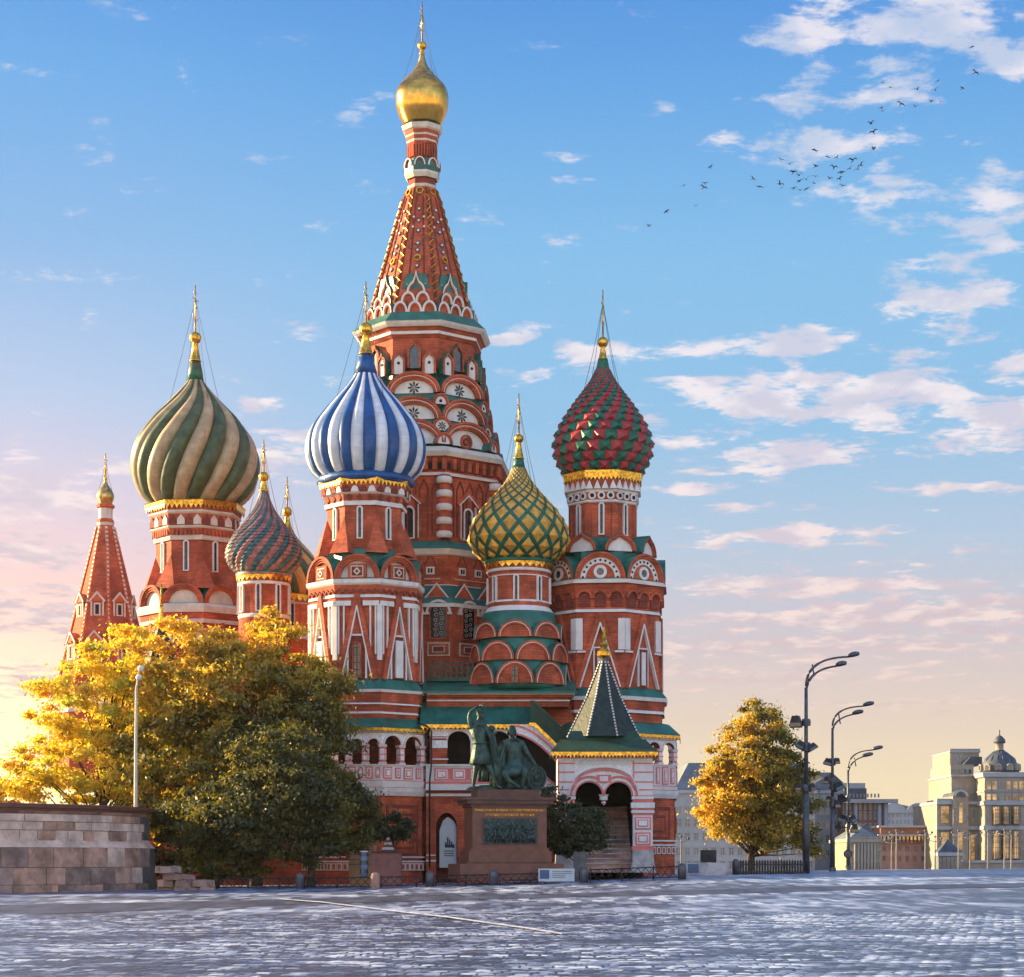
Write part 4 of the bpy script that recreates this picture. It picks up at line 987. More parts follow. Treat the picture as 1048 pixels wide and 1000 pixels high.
def bastion(axis, Y, hw_roof, hw, ks3, y_eave, y_arch0, y_spring, y_par, y_par0, y_wall, y_bot, label):
    s = Y/F; cx = PX(axis, Y); f = hw*s
    z = lambda y: CZ+(H-y)/F*(Y-f)
    Pt = Part('bastion', label); b = Pt.b; R = hw*s/.954
    def lz(lst): b.lathe([(r*s/.954, z_, m) for r, z_, m in lst], 8, ROT, cx, Y)
    lz([(hw-1.5, -2, 'brick'), (hw-1.5, z(y_wall), 'brick'), (hw+.5, z(y_wall)+.05, 'white'), (hw+2.5, z(y_wall-5), 'white'), (hw+3, z(y_wall-9), 'brick'), (hw+1, z(y_wall-9.6), 'white'), (hw+1.5, z(y_par0+1), 'pink'), (hw+1.2, z(y_par0), 'white'), (hw, z(y_par0-.3), 'white'), (hw, z(y_par+1.2), 'white'), (hw+1.4, z(y_par+1), 'white'), (hw+1.4, z(y_par), 'brick'), (hw-7, z(y_par)-.02, 'brick'), (hw-50, z(y_par)-.03, 'brick')])
    lz([(hw-44, z(y_par), 'brick_dark'), (hw-44, z(y_arch0)+.3, 'brick')])  # dark brick colour stands in for shade deep in the arcade
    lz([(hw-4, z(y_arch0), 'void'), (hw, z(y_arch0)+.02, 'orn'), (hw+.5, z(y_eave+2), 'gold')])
    lz([(hw_roof, z(y_eave+1), 'green'), (hw_roof+.6, z(y_eave), 'green'), (hw_roof-11, z(y_eave-11), 'green'), (hw_roof-14, z(y_eave-12), 'green')])
    ap = R*K8; w = R*.765
    cols = []
    for k in range(-2, 3):
        ph = ROT+math.pi/4*k; n = 3 if k in ks3 else 2
        b.M = Matrix.Translation((cx, Y, 0)) @ fM(ph, ap)
        zs = z(y_spring)
        arcade(b, -w/2, w/2, n, zs, z(y_arch0), .34, .55)
        for i in range(n+1):
            u = -w/2+w*i/n; cols.append((b.M @ Vector((u, .27, z(y_par))), ph))
        zp = z(y_par0-1); hp = z(y_par+2.4)-zp; m = 2*n
        for i in range(m):
            u = -w/2+w*(i+.5)/m
            if i % 2 == 0: pink_panel(b, u, zp, w/m*.86, hp)
            else: pink_panel(b, u, zp+.05, w/m*.52, hp-.1)
        # dark dentils and wall panels
        for i in range(22): u = -w/2+w*(i+.5)/22; b.box(u-.05, u+.05, -.13, .02, z(y_wall-9)-.15, z(y_wall-9.6)-.02, 'brick_dark')
        b.box(-w*.38, w*.38, .04, .12, z(y_bot-15), z(y_wall+8), 'brick_dark'); b.box(-w*.33, w*.33, .0, .12, z(y_bot-18), z(y_wall+12), 'brick')
        b.box(-w*.26, w*.26, -.03, .12, z(y_bot-22), z(y_wall+17), 'brick_dark'); b.box(-w*.22, w*.22, -.06, .12, z(y_bot-24), z(y_wall+20), 'brick')
        b.box(-w*.52, w*.52, -.08, .12, z(y_bot-8.5), z(y_bot-10), 'white'); b.box(-w*.52, w*.52, -.06, .12, z(y_bot-13), z(y_bot-14.5), 'white')
        for i in range(9):
            u = -w/2+w*(i+.5)/9; b.box(u-.17, u+.17, -.02, .12, z(y_bot), z(y_bot-7.5), 'white'); b.box(u-.10, u+.10, -.04, .12, z(y_bot)+.07, z(y_bot-7.5)-.07, 'brick')
        # gilt cut-out fringe of the eave
        we = (hw_roof+.4)*s/.954*.765; b.M = Matrix.Translation((cx, Y, 0)) @ fM(ph, (hw_roof+.2)*s/.954*K8)
        ne = int(we/.33)
        for i in range(ne):
            u = -we/2+we*(i+.5)/ne; p = we/ne/2; z1_ = z(y_eave+1)+.02
            b.plate([(u-p, z1_), (u-p, z1_-.17), (u-p*.4, z1_-.2), (u, z1_-.32), (u+p*.4, z1_-.2), (u+p, z1_-.17), (u+p, z1_)], -.03, .01, 'gold')
    b.M = Matrix.Identity(4); o = Pt.end()
    h = z(y_spring)-z(y_par); cm = column(.40, h+.02); me = None
    seen = []
    for p, ph in cols:
        if any((p-q).length < .3 for q in seen): continue
        seen.append(p)
        c_ = place('arcade_column', me, o, (p.x, p.y, p.z), ph) if me else cm.build('arcade_column', o, (p.x, p.y, p.z), ph); me = c_.data
    return o
bastion(375, 138.0, 67, 64, (-2, -1, 0), 744, 750, 762, 782, 798, 815, 891, 'octagonal arcaded base of the tower under the blue and white dome')
bastion(618, 143.0, 80, 76, (0, 1), 750, 756, 765, 781, 803, 817, 874, 'octagonal arcaded base with stone foot at the right corner')

# the long podium behind everything and the gallery front between the bastions
Y0 = 136.0
z = lambda y, Y=Y0: PZ(y, Y)
P_ = Part('podium'); b = P_.b
b.box(PX(130, 142), PX(640, 142), 139.5, 172, -3, PZ(704, 139.5), 'brick')
b.box(PX(438, 138), PX(600, 138), 139.1, 141, 4, PZ(700, 139.1), 'brick')
b.box(PX(140, 145), PX(330, 145), 136.8, 141, -1, PZ(735, 137), 'brick')
P_.end()
P_ = Part('gallery', 'white and pink arcaded gallery between the two bastions'); b = P_.b
xa, xb = PX(436, Y0), PX(566, Y0)
# upper roof strip, its cornice and brick band
def sl(x0, x1, ya, za, yb, zb, th, mt):       # sloping slab from the front eave (ya, za) to the back (yb, zb)
    b.add([(x0, ya, za), (x1, ya, za), (x1, yb, zb), (x0, yb, zb), (x0, ya, za-th), (x1, ya, za-th), (x1, yb, zb-th), (x0, yb, zb-th)], [(0, 1, 2, 3), (4, 7, 6, 5), (0, 4, 5, 1), (1, 5, 6, 2), (2, 6, 7, 3), (3, 7, 4, 0)], mt)
xr = PX(590, Y0)
sl(xa-.3, xr, Y0+.4, z(707), Y0+3, z(697, Y0+3), .12, 'green')
b.box(xa, xr-.1, Y0+.65, Y0+3, z(710), z(708.2), 'white'); b.box(xa, xr-.3, Y0+.9, Y0+3, z(712.5), z(710), 'brick'); b.box(xa, xr-.5, Y0+1.1, Y0+3, z(722), z(712.5), 'brick')
b.box(xa, xr-.4, Y0+.98, Y0+3, z(716.5), z(715), 'white')
# lower sloping roof with its seams
xe = PX(545, Y0)
sl(xa-.4, xe, Y0-.7, z(742, Y0-.7), Y0+1.6, z(718, Y0+1.6), .12, 'green')
n = 15
for i in range(n+1):
    x = xa-.35+(xe-xa+.3)*i/n
    b.add([(x-.03, Y0-.7, z(742, Y0-.7)+.005), (x+.03, Y0-.7, z(742, Y0-.7)+.005), (x+.03, Y0+1.6, z(718, Y0+1.6)+.005), (x-.03, Y0+1.6, z(718, Y0+1.6)+.005)]+[(x-.03, Y0-.7, z(742, Y0-.7)+.06), (x+.03, Y0-.7, z(742, Y0-.7)+.06), (x+.03, Y0+1.6, z(718, Y0+1.6)+.06), (x-.03, Y0+1.6, z(718, Y0+1.6)+.06)], [(4, 5, 6, 7), (0, 1, 5, 4), (0, 4, 7, 3), (1, 2, 6, 5)], 'green')
ne = 26
for i in range(ne):
    p = (xe-xa+.3)/ne/2; u = xa-.3+p*(2*i+1); z1_ = z(743, Y0-.7)
    b.M = Matrix.Translation((0, Y0-.72, 0)); b.plate([(u-p, z1_+.1), (u-p, z1_-.10), (u-p*.4, z1_-.14), (u, z1_-.28), (u+p*.4, z1_-.14), (u+p, z1_-.10), (u+p, z1_+.1)], -.03, .01, 'gold'); b.M = Matrix.Identity(4)
# arcade storey: piers and arches, gallery shade behind painted near-black
b.M = Matrix.Translation((0, Y0-.3, 0))
zs, zt, zp0 = z(757, Y0-.3), z(746, Y0-.3), z(783, Y0-.3)
X = lambda px: PX(px, Y0-.3)
for x0, x1 in ((459, 480), (499, 521)): arcade(b, X(x0)-.1, X(x1)+.1, 1, zs, zt, .12, .6)
b.box(X(480)+.1, X(499)-.1, 0, .6, zp0, zt, 'orn'); b.box(X(440), X(459)-.1, 0, .6, zp0, zt, 'brick'); b.box(X(521)+.1, X(528), 0, .6, zp0, zt, 'white')
b.box(X(442), X(458), -.08, .0, z(766), z(758), 'orn_fine'); b.box(X(441), X(458.8), -.10, 0, z(756), z(755), 'white'); b.box(X(441), X(458.8), -.10, 0, z(778), z(776.6), 'white'); b.box(X(440), X(459), -.12, 0, z(754), z(746), 'orn')
b.M = Matrix.Identity(4)
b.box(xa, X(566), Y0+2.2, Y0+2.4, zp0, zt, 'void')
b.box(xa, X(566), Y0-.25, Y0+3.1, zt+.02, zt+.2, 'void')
# parapet with panels, cornices, lower wall
b.box(xa, X(528), Y0-.3, Y0+2.5, z(800), z(783), 'white'); b.box(xa, X(528), Y0-.42, Y0-.2, z(784.4), z(782.4), 'white')
for px in (452, 470, 488, 506, 522): pink_panel(b, X(px), z(799), .98, z(786.5)-z(799), Y0-.3)
for px in (461, 479, 497, 514.5): b.box(X(px)-.09, X(px)+.09, Y0-.35, Y0-.3, z(798.5), z(786.5), 'pink')
b.box(xa, X(560), Y0-.36, Y0, z(802.5), z(800.2), 'pink'); b.box(xa, X(560), Y0-.50, Y0, z(809), z(802.7), 'white'); b.box(xa, X(560), Y0-.36, Y0, z(812), z(809.2), 'brick_dark'); b.box(xa, X(560), Y0-.28, Y0, z(815), z(812.2), 'white')
b.box(xa, X(446), Y0-.15, Y0+3, -1, z(815), 'brick'); b.box(X(468), X(566), Y0-.15, Y0+3, -1, z(815), 'brick')
A_ = [(X(457)+x, z(848)+zz_) for x, zz_ in arch(X(468)-X(457), z(832)-z(848), 14)]
b.M = Matrix.Translation((0, Y0-.15, 0))
top = [(A_[0][0]+(A_[-1][0]-A_[0][0])*i/(len(A_)-1), z(815)) for i in range(len(A_))]
b.band(top, A_, 0, 0, 'brick'); b.band(A_, A_, 0, 1.2, 'brick_dark'); b.M = Matrix.Identity(4)
b.box(X(446), X(468), Y0+1.0, Y0+3, -1, z(815), 'brick_dark')
b.box(xa, X(446), Y0-.22, Y0, z(882), z(880), 'white'); b.box(xa, X(446), Y0-.22, Y0, z(876), z(874.6), 'white')
gal = P_.end()
bn = MB(); bn.plate([(X(449.5), z(888)), (X(467), z(888)), (X(467), z(846)), (X(464), z(840)), (X(458), z(836)), (X(453), z(840)), (X(449.5), z(850))], Y0+.2, Y0+.25, 'fabric_white')
# the drawing printed on it: a group of figures over three lines of writing
for (x, y, w, h) in ((456, 864, 1.6, 4), (458, 861, 1.5, 8), (460, 862, 1.4, 6), (462, 864, 1.6, 5), (459, 866, 8, 3), (464, 866, 2, 4)): bn.box(X(x-w/2), X(x+w/2), Y0+.17, Y0+.2, z(y+h/2), z(y-h/2), 'ink')
for y in (871, 873.4, 875.8): bn.box(X(454), X(464), Y0+.18, Y0+.2, z(y+.5), z(y-.5), 'steel')
bo = bn.build('hanging_banner'); tag(bo, 'white cloth banner printed with a dark figure group in the arch left of the monument', 'banner')
# drain pipe
dp = MB(); xp, yp = PX(441.5, Y0-1), Y0-1.0
dp.tube([(xp-.9, yp, z(741)), (xp-.3, yp, z(744)), (xp, yp, z(750)), (xp, yp, z(783)), (xp-.1, yp-.4, z(800)), (xp-.1, yp-.4, z(888))], .06, 'iron', 8)
o = dp.build('drain_pipe', cathedral, (-CX0, -CY0, 0))
# the wooden balcony in the gap right of the blue dome's tower
bl = MB(); Yb = 138.5; xx = lambda px: PX(px, Yb)
bl.box(xx(437), xx(486), Yb, Yb+2, PZ(697, Yb), PZ(693, Yb), 'green_deep')
for i in range(9): x = xx(440)+(xx(484)-xx(440))*i/8; bl.box(x-.06, x+.06, Yb, Yb+.1, PZ(693, Yb), PZ(678, Yb), 'green_deep')
for y in (678, 683, 688): bl.box(xx(439), xx(485), Yb+.01, Yb+.09, PZ(y+.7, Yb), PZ(y-.3, Yb), 'green_deep')
bl.build('balcony', cathedral, (-CX0, -CY0, 0))

# covered stair: raking roof from the gallery down to the porch, with a great dark arch under it
P_ = Part('covered_stair', 'steep green stair roof over a wide dark arch beside the porch'); b = P_.b
Ys = 134.6; X2 = lambda px: PX(px, Ys); Z2 = lambda py: PZ(py, Ys)
def para(p0, p1, y0, y1, dz, mt):             # raking beam between two (x,z) points
    b.plate([p0, p1, (p1[0], p1[1]+dz), (p0[0], p0[1]+dz)], y0, y1, mt)
top0, top1 = (X2(545), Z2(716)), (X2(600), Z2(768))
b.plate([(X2(543), Z2(741)), (X2(546), Z2(741)), (X2(592), Z2(785)), (X2(600), Z2(768)), (X2(547), Z2(717)), (X2(543), Z2(717))], Ys, Ys+.12, 'green_deep')
for i in range(6):
    d_ = i*4.2; b.stroke([(X2(545), Z2(719+d_)), (X2(598-d_*.2), Z2(768+d_*.72))], .07, Ys-.06, Ys, 'green_deep')
b.add([(X2(543), Ys-.1, Z2(717)), (X2(600), Ys-.1, Z2(769)), (X2(600), Ys+4, Z2(764)), (X2(543), Ys+4, Z2(713))], [(0, 1, 2, 3)], 'green_deep')
b.stroke([(X2(542.5), Z2(741.5)), (X2(547), Z2(741.5)), (X2(592), Z2(785))], .22, Ys-.14, Ys-.08, 'gold')
arc = [(X2(526), Z2(770))]
for i in range(13):
    t = i/12; px = 526+(574-526)*t; arc.append((X2(px), Z2(751+34*t**1.75)))
up = [(x, zz_+.55) for x, zz_ in arc[1:]]
b.band(up, arc[1:], Ys+.04, Ys+.04, 'orn_fine'); b.band(arc[1:], arc[1:], Ys+.04, Ys+.5, 'pink'); b.stroke(arc[1:], .12, Ys-.02, Ys+.04, 'pink'); b.stroke(up, .12, Ys-.02, Ys+.04, 'pink')
b.band([(x, Z2(742)) for x, _ in up], up, Ys+.06, Ys+.06, 'orn')
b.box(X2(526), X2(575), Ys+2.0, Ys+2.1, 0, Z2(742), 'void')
b.plate([(X2(527), Z2(893)), (X2(576), Z2(893)), (X2(576), Z2(808)), (X2(562), Z2(800)), (X2(552), Z2(790)), (X2(527), Z2(790))], Ys+.1, Ys+.6, 'white')
b.stroke([(X2(552), Z2(789)), (X2(564), Z2(800)), (X2(576), Z2(808))], .14, Ys, Ys+.1, 'pink')
b.plate([(X2(527), Z2(893)), (X2(576), Z2(893)), (X2(576), Z2(812)), (X2(560), Z2(812)), (X2(527), Z2(812))], Ys+.06, Ys+.1, 'brick')
P_.end()

# ---- the porch with its tent roof
Yp = 125.0; X3 = lambda px: PX(px, Yp); Z3 = lambda py: PZ(py, Yp)
P_ = Part('porch', 'pink and white stair porch with twin arches under a dark tent roof'); b = P_.b
xl, xr_ = X3(571), X3(668); D = 6.2; xm = X3(618)
b.M = Matrix.Translation((0, Yp, 0))
a0, a1 = X3(588), X3(648)
zs, ztop = Z3(814), Z3(776)
# twin arch front
arcade(b, a0, a1, 2, zs+.0, Z3(783), .16, .7, 'orn_fine', 'white', 'pink')
hw2 = (a1-a0)/4
for i in (0, 1):
    c = a0+hw2*(2*i+1)
    for k, (dr, mt) in enumerate(((.22, 'white'), (.40, 'pink'), (.52, 'white'))):
        A_ = [(c+x, zs+zz_) for x, zz_ in arch(hw2-.08+dr-.09, hw2-.08+dr-.09, 16)]
        if i == 0: A_ = [p for p in A_ if p[0] < xm+.02]
        else: A_ = [p for p in A_ if p[0] > xm-.02]
        b.stroke(A_, .085, -.10-.012*k, .0, mt)
big = [(xm+x, zs+.55+zz_) for x, zz_ in arch(hw2*2+.02, Z3(784)-zs-.75, 18)]
b.stroke(big, .12, -.17, 0, 'pink'); b.stroke([(x*1.0+(x-xm)*.035, z_+.13) for x, z_ in big], .07, -.15, 0, 'white')
b.box(xm-.45, xm+.45, -.14, 0, Z3(801), Z3(793), 'pink'); b.box(xm-.25, xm+.25, -.16, 0, Z3(799.5), Z3(794.5), 'white')
b.lathe([(.03, Z3(824), 'white'), (.16, Z3(821.5), 'white'), (.10, Z3(820), 'pink'), (.26, Z3(818.5), 'white'), (.26, Z3(815), 'white'), (.34, Z3(813), 'white')], 12, 0, xm, .3)
for x0, x1 in ((571, 588), (648, 668)):
    b.box(X3(x0), X3(x1), 0, .9, Z3(814), Z3(776), 'white')
    for y in (781, 790, 800, 808, 814.5): b.box(X3(x0)-.02, X3(x1)+.02, -.04, .92, Z3(y+.8), Z3(y-.4), 'pink')
    b.box(X3(x0)-.02, X3(x0)+.06, -.03, 0, Z3(812), Z3(778), 'pink')
b.box(xl-.1, xr_+.1, -.10, .9, Z3(775.8), Z3(773.5), 'pink'); b.box(xl, xr_, -.05, .9, Z3(778.5), Z3(776), 'orn_fine'); b.box(xl-.05, xr_+.05, -.14, .9, Z3(773.4), Z3(770), 'white')
b.box(a0, a1, .0, .7, Z3(783), Z3(778.6), 'white')
# right pier: stepped pink and white blocks, stone foot
for y0, y1, e, mt in ((818, 815, 1.2, 'white'), (821, 818.3, .4, 'pink'), (827, 821.3, 2.0, 'white'), (829, 827.3, 1.0, 'pink'), (832, 829.3, 1.6, 'white'), (834, 832.3, .6, 'pink'), (866, 834.3, 0, 'white'), (870, 866.2, 1.4, 'pink')):
    b.box(X3(648-e), X3(668+e), -.05*e, 1.0, Z3(y0), Z3(y1), mt)
    b.box(X3(571-e), X3(588+e), -.05*e, 1.0, Z3(y0), Z3(y1), mt)
for xc in (658, 579.5):
    pink_panel(b, X3(xc), Z3(849), 1.0, Z3(836)-Z3(849), 0, 'orn_fine'); pink_panel(b, X3(xc), Z3(865), .95, Z3(852)-Z3(865), 0, 'white')
    b.plate([(X3(xc-13.5), Z3(893)), (X3(xc+13.5), Z3(893)), (X3(xc+11), Z3(882)), (X3(xc+10.5), Z3(870)), (X3(xc-10.5), Z3(870)), (X3(xc-11), Z3(882))], -.35, 1.2, 'stone')
# side walls and back
b.box(xr_-.5, xr_, .9, D, Z3(893), Z3(776), 'white'); b.box(xl, xl+.5, .9, D, Z3(893), Z3(776), 'white')
for y in (781, 808, 829, 850): b.box(xr_-.02, xr_+.05, .9, D, Z3(y+.8), Z3(y-.4), 'pink')
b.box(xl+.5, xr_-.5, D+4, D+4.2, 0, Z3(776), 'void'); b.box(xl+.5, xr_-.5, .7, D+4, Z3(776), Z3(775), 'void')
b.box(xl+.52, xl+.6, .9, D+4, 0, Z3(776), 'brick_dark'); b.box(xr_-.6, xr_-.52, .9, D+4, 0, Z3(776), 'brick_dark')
b.M = Matrix.Identity(4)
po = P_.end()
# stair
st = MB(); n = 14; zb0 = Z3(893); zt0 = PZ(826, Yp+D)
for i in range(n):
    st.box(X3(590), X3(647), Yp-.2+i*.46, Yp+D+4, zb0+(zt0-zb0)*i/n, zb0+(zt0-zb0)*(i+1)/n-.075, 'stone_warm')
    st.box(X3(590)+.002, X3(647)-.002, Yp-.27+i*.46, Yp+D+3.9, zb0+(zt0-zb0)*(i+1)/n-.074, zb0+(zt0-zb0)*(i+1)/n-.003, 'stone')
o = st.build('stair', cathedral, (-CX0, -CY0, 0))
# roofs
P_ = Part('porch_roof', 'dark eight sided tent roof with pale ribs above the green porch eaves'); b = P_.b
e = .55; x0, x1, y0, y1 = X3(564), X3(672), Yp-e, Yp+D+e
def hip(x0, x1, y0, y1, z0, x2, x3, y2, y3, z1, th, mt):
    b.add([(x0, y0, z0), (x1, y0, z0), (x1, y1, z0), (x0, y1, z0), (x2, y2, z1), (x3, y2, z1), (x3, y3, z1), (x2, y3, z1), (x0, y0, z0-th), (x1, y0, z0-th), (x1, y1, z0-th), (x0, y1, z0-th)],
          [(0, 1, 5, 4), (1, 2, 6, 5), (2, 3, 7, 6), (3, 0, 4, 7), (4, 5, 6, 7), (8, 11, 10, 9), (0, 8, 9, 1), (1, 9, 10, 2), (2, 10, 11, 3), (3, 11, 8, 0)], mt)
hip(x0, x1, y0, y1, PZ(768.5, y0), X3(574), X3(662), y0+1.6, y1-1.6, PZ(757, y0+1.6), .12, 'green_deep')
hip(X3(581), X3(658), Yp+1.0, Yp+D-1.0, PZ(757, Yp+1)+.0, X3(586), X3(653), Yp+1.6, Yp+D-1.6, PZ(748, Yp+1.6), .05, 'green_deep')
ne = 30
for i in range(ne):
    p = (x1-x0)/ne/2; u = x0+p*(2*i+1); z1_ = PZ(768.5, y0)-.06
    b.M = Matrix.Translation((0, y0-.03, 0)); b.plate([(u-p, z1_), (u-p, z1_-.2), (u-p*.4, z1_-.24), (u, z1_-.40), (u+p*.4, z1_-.24), (u+p, z1_-.2), (u+p, z1_)], -.03, .01, 'gold'); b.M = Matrix.Identity(4)
n = 24
for i in range(n):
    p = (y1-y0)/n/2; u = y0+p*(2*i+1); z1_ = PZ(768.5, y0)-.06
    b.M = Matrix.Translation((x1+.03, 0, 0)) @ Matrix.Rotation(math.pi/2, 4, 'Z'); b.plate([(u-p, z1_), (u-p, z1_-.2), (u, z1_-.40), (u+p, z1_-.2), (u+p, z1_)], -.01, .03, 'gold'); b.M = Matrix.Identity(4)
Yc = Yp+D/2; sc3 = Yc/F; xc = PX(618, Yc); zb_, za_ = PZ(753, Yc-2.3), PZ(676, Yc)
Rb = 37.5*sc3/.954
b.lathe([(Rb, zb_, 'shingle'), (Rb*.47, zb_+(za_-zb_)*.52, 'shingle'), (.20, za_, 'shingle')], 8, ROT, xc, Yc)
for k in range(8):
    a = ROT+math.pi/4*(k+.5); m = 26
    for i in range(m):
        def pt(t):
            r = Rb*(1-t/.52)+Rb*.47*(t/.52) if t < .52 else Rb*.47+(.20-Rb*.47)*(t-.52)/.48
            return (xc+(r+.03)*math.sin(a), Yc-(r+.03)*math.cos(a), zb_+(za_-zb_)*t)
        b.tube([pt(i/m), pt((i+.6)/m)], .055, 'white', 4, False); b.tube([pt((i+.6)/m), pt((i+1)/m)], .05, 'shingle', 4, False)
ro = P_.end()
fi = MB(); fi.lathe([(.28, za_-.1, 'steel'), (.30, za_+.12, 'gold'), (.42, za_+.3, 'gold'), (.44, za_+.55, 'gold'), (.20, za_+.8, 'gold'), (.30, za_+1.0, 'gold'), (.12, za_+1.25, 'gold'), (.20, za_+1.5, 'gold'), (.08, za_+1.7, 'gold'), (.13, za_+1.9, 'gold'), (.02, PZ(641, Yc), 'gold')], 10, 0, xc, Yc)
o = fi.build('finial', cathedral, (-CX0, -CY0, 0))

# ------------------------------------------------------------------ the monument
def text_mesh(name, body, size, mt, parent, loc, depth=.02, rz=0):
    cu = bpy.data.curves.new(name, 'FONT'); cu.body = body; cu.size = size; cu.extrude = depth; cu.align_x = 'CENTER'; cu.align_y = 'CENTER'
    t = bpy.data.objects.new(name, cu); C.objects.link(t); bpy.context.view_layer.update()
    me = bpy.data.meshes.new_from_object(t.evaluated_get(bpy.context.evaluated_depsgraph_get())); bpy.data.objects.remove(t)
    me.name = name; me.materials.clear(); me.materials.append(MATS[mt])
    me.transform(Matrix.Rotation(math.pi/2, 4, 'X')); return place(name, me, parent, loc, rz)
Ym = 117.0; sm = Ym/F; Xm = PX(517, Ym); gm0 = gz(Xm, Ym)
mon = empty('monument', (Xm, Ym, gm0), R_(10)); tag(mon, 'green bronze monument of a standing and a seated man on a red granite pedestal', 'monument')
zz_ = lambda py: PZ(py, Ym-1.3)-gm0
b = MB(); w = 38*sm; dd = 1.55
for y0, y1, e, mt in ((900, 884, .85, 'granite'), (884, 882, .40, 'granite_dark'), (882, 871, .24, 'granite'), (871, 868, .12, 'granite'), (868, 826, 0, 'granite'), (826, 823, .10, 'granite_dark'), (823, 819, .36, 'granite_dark'), (819, 816, .5, 'granite_dark')):
    b.box(-w-e, w+e, -dd-e, dd+e, zz_(y0), zz_(y1)-.004, mt)
b.box(-w+.35, w-.35, -dd+.3, dd-.3, zz_(816)-.004, zz_(808), 'granite_dark')
b.build('pedestal', mon)
b = MB(); b.box(-1.62, 1.62, -dd-.05, -dd, zz_(864.5), zz_(837), 'granite_dark'); b.box(-1.52, 1.52, -dd-.09, -dd-.05, zz_(863.5), zz_(838), 'relief')
rng = random.Random(3)
for i in range(26):                                             # crowd of little figures in relief
    x = -1.38+2.76*(i+.5)/26+rng.uniform(-.05, .05); h0 = zz_(862.5); hh = rng.uniform(.55, 1.02); lean = rng.uniform(-.22, .22)
    b.tube([(x-lean*.5, -dd-.10, h0), (x, -dd-.12, h0+hh*.5), (x+lean*.6, -dd-.12, h0+hh*.85)], [.05, .085, .05], 'relief', 6)
    b.ball((x+lean*.75, -dd-.13, h0+hh), .065, 'relief', 8)
    b.tube([(x+lean*.5, -dd-.13, h0+hh*.78), (x+lean+rng.uniform(-.2, .2), -dd-.14, h0+hh*rng.uniform(.6, 1.2))], .03, 'relief', 5)
b.build('relief_plaque', mon)['label'] = 'dark bronze relief crowded with figures'
text_mesh('inscription', 'ГРАЖДАНИНУ МИНИНУ И КНЯЗЮ ПОЖАРСКОМУ', .165, 'gold', mon, (0, -dd-.03, zz_(829.5)))
text_mesh('inscription', 'БЛАГОДАРНАЯ РОССIЯ. ЛѢТА 1818', .165, 'gold', mon, (0, -dd-.03, zz_(834.2)))
def skin(name, verts, edges, parent, mt='bronze', root=0, sub=2):
    me = bpy.data.meshes.new(name); me.from_pydata([v[:3] for v in verts], edges, []); me.materials.append(MATS[mt])
    o = place(name, me, parent)
    m = o.modifiers.new('skin', 'SKIN'); m.use_smooth_shade = True
    for i, v in enumerate(verts):
        r = v[3]; sk = me.skin_vertices[0].data[i]; sk.radius = (r, r*(v[4] if len(v) > 4 else 1)); sk.use_root = (i == root)
    m2 = o.modifiers.new('sub', 'SUBSURF'); m2.levels = m2.render_levels = sub
    bpy.context.view_layer.update()
    me2 = bpy.data.meshes.new_from_object(o.evaluated_get(bpy.context.evaluated_depsgraph_get())); o.modifiers.clear(); o.data = me2; me2.name = name
    if not me2.materials: me2.materials.append(MATS[mt])
    return o
def m2(px, py, y=0.0): return ((px-517)*sm, y, PZ(py, Ym)-gm0)
def cloth(name, rings, parent, folds=9, amp=.05, seed=0):
    """drapery: rings = (centre, rx, ry); closed tube with folds"""
    b = MB(); n = 36; vs = []
    for j, (c, rx, ry) in enumerate(rings):
        for k in range(n):
            a = 2*math.pi*k/n; f = 1+amp*(j/(len(rings)-1)+.3)*math.sin(folds*a+seed+.6*j)+amp*.5*math.sin(5*a+seed*2)
            vs.append((c[0]+rx*f*math.cos(a), c[1]+ry*f*math.sin(a), c[2]))
    b.add(vs, [(j*n+k, j*n+(k+1) % n, (j+1)*n+(k+1) % n, (j+1)*n+k) for j in range(len(rings)-1) for k in range(n)]+[tuple(range(n)), tuple(range((len(rings)-1)*n, len(rings)*n))], 'bronze', True)
    return b.build(name, parent)
# standing man, right arm bent over his head, striding
V = [(*m2(492.5, 768), .33), (*m2(490.5, 757), .30), (*m2(489, 746), .36), (*m2(489.5, 739, -.03), .15), (*m2(491, 734.5, -.06), .15), (*m2(492, 730.5, -.09), .235), (*m2(492.3, 727.3, -.07), .20),
     (*m2(482.5, 744.5), .20), (*m2(479.8, 737), .15), (*m2(480.3, 730), .115), (*m2(485, 725.5, -.05), .09), (*m2(490, 723, -.1), .08),
     (*m2(496.5, 744.5), .20), (*m2(501.5, 754, -.15), .135), (*m2(504.5, 764, -.3), .105), (*m2(507, 773, -.4), .09), (*m2(508.5, 777, -.42), .09),
     (*m2(489, 777), .27), (*m2(486.5, 790, .05), .17), (*m2(485, 801, .2), .115), (*m2(484.5, 805.5, .22), .11), (*m2(488, 807, -.05), .09),
     (*m2(497, 777), .27), (*m2(502, 789, -.2), .18), (*m2(506.5, 800, -.25), .12), (*m2(508.5, 805, -.25), .11), (*m2(513.5, 807, -.45), .09)]
E = [(0, 1), (1, 2), (2, 3), (3, 4), (4, 5), (5, 6), (2, 7), (7, 8), (8, 9), (9, 10), (10, 11), (2, 12), (12, 13), (13, 14), (14, 15), (15, 16), (0, 17), (17, 18), (18, 19), (19, 20), (20, 21), (0, 22), (22, 23), (23, 24), (24, 25), (25, 26)]
fig = skin('standing_figure', V, E, mon); fig['label'] = 'bronze man standing with his arm raised over his head'
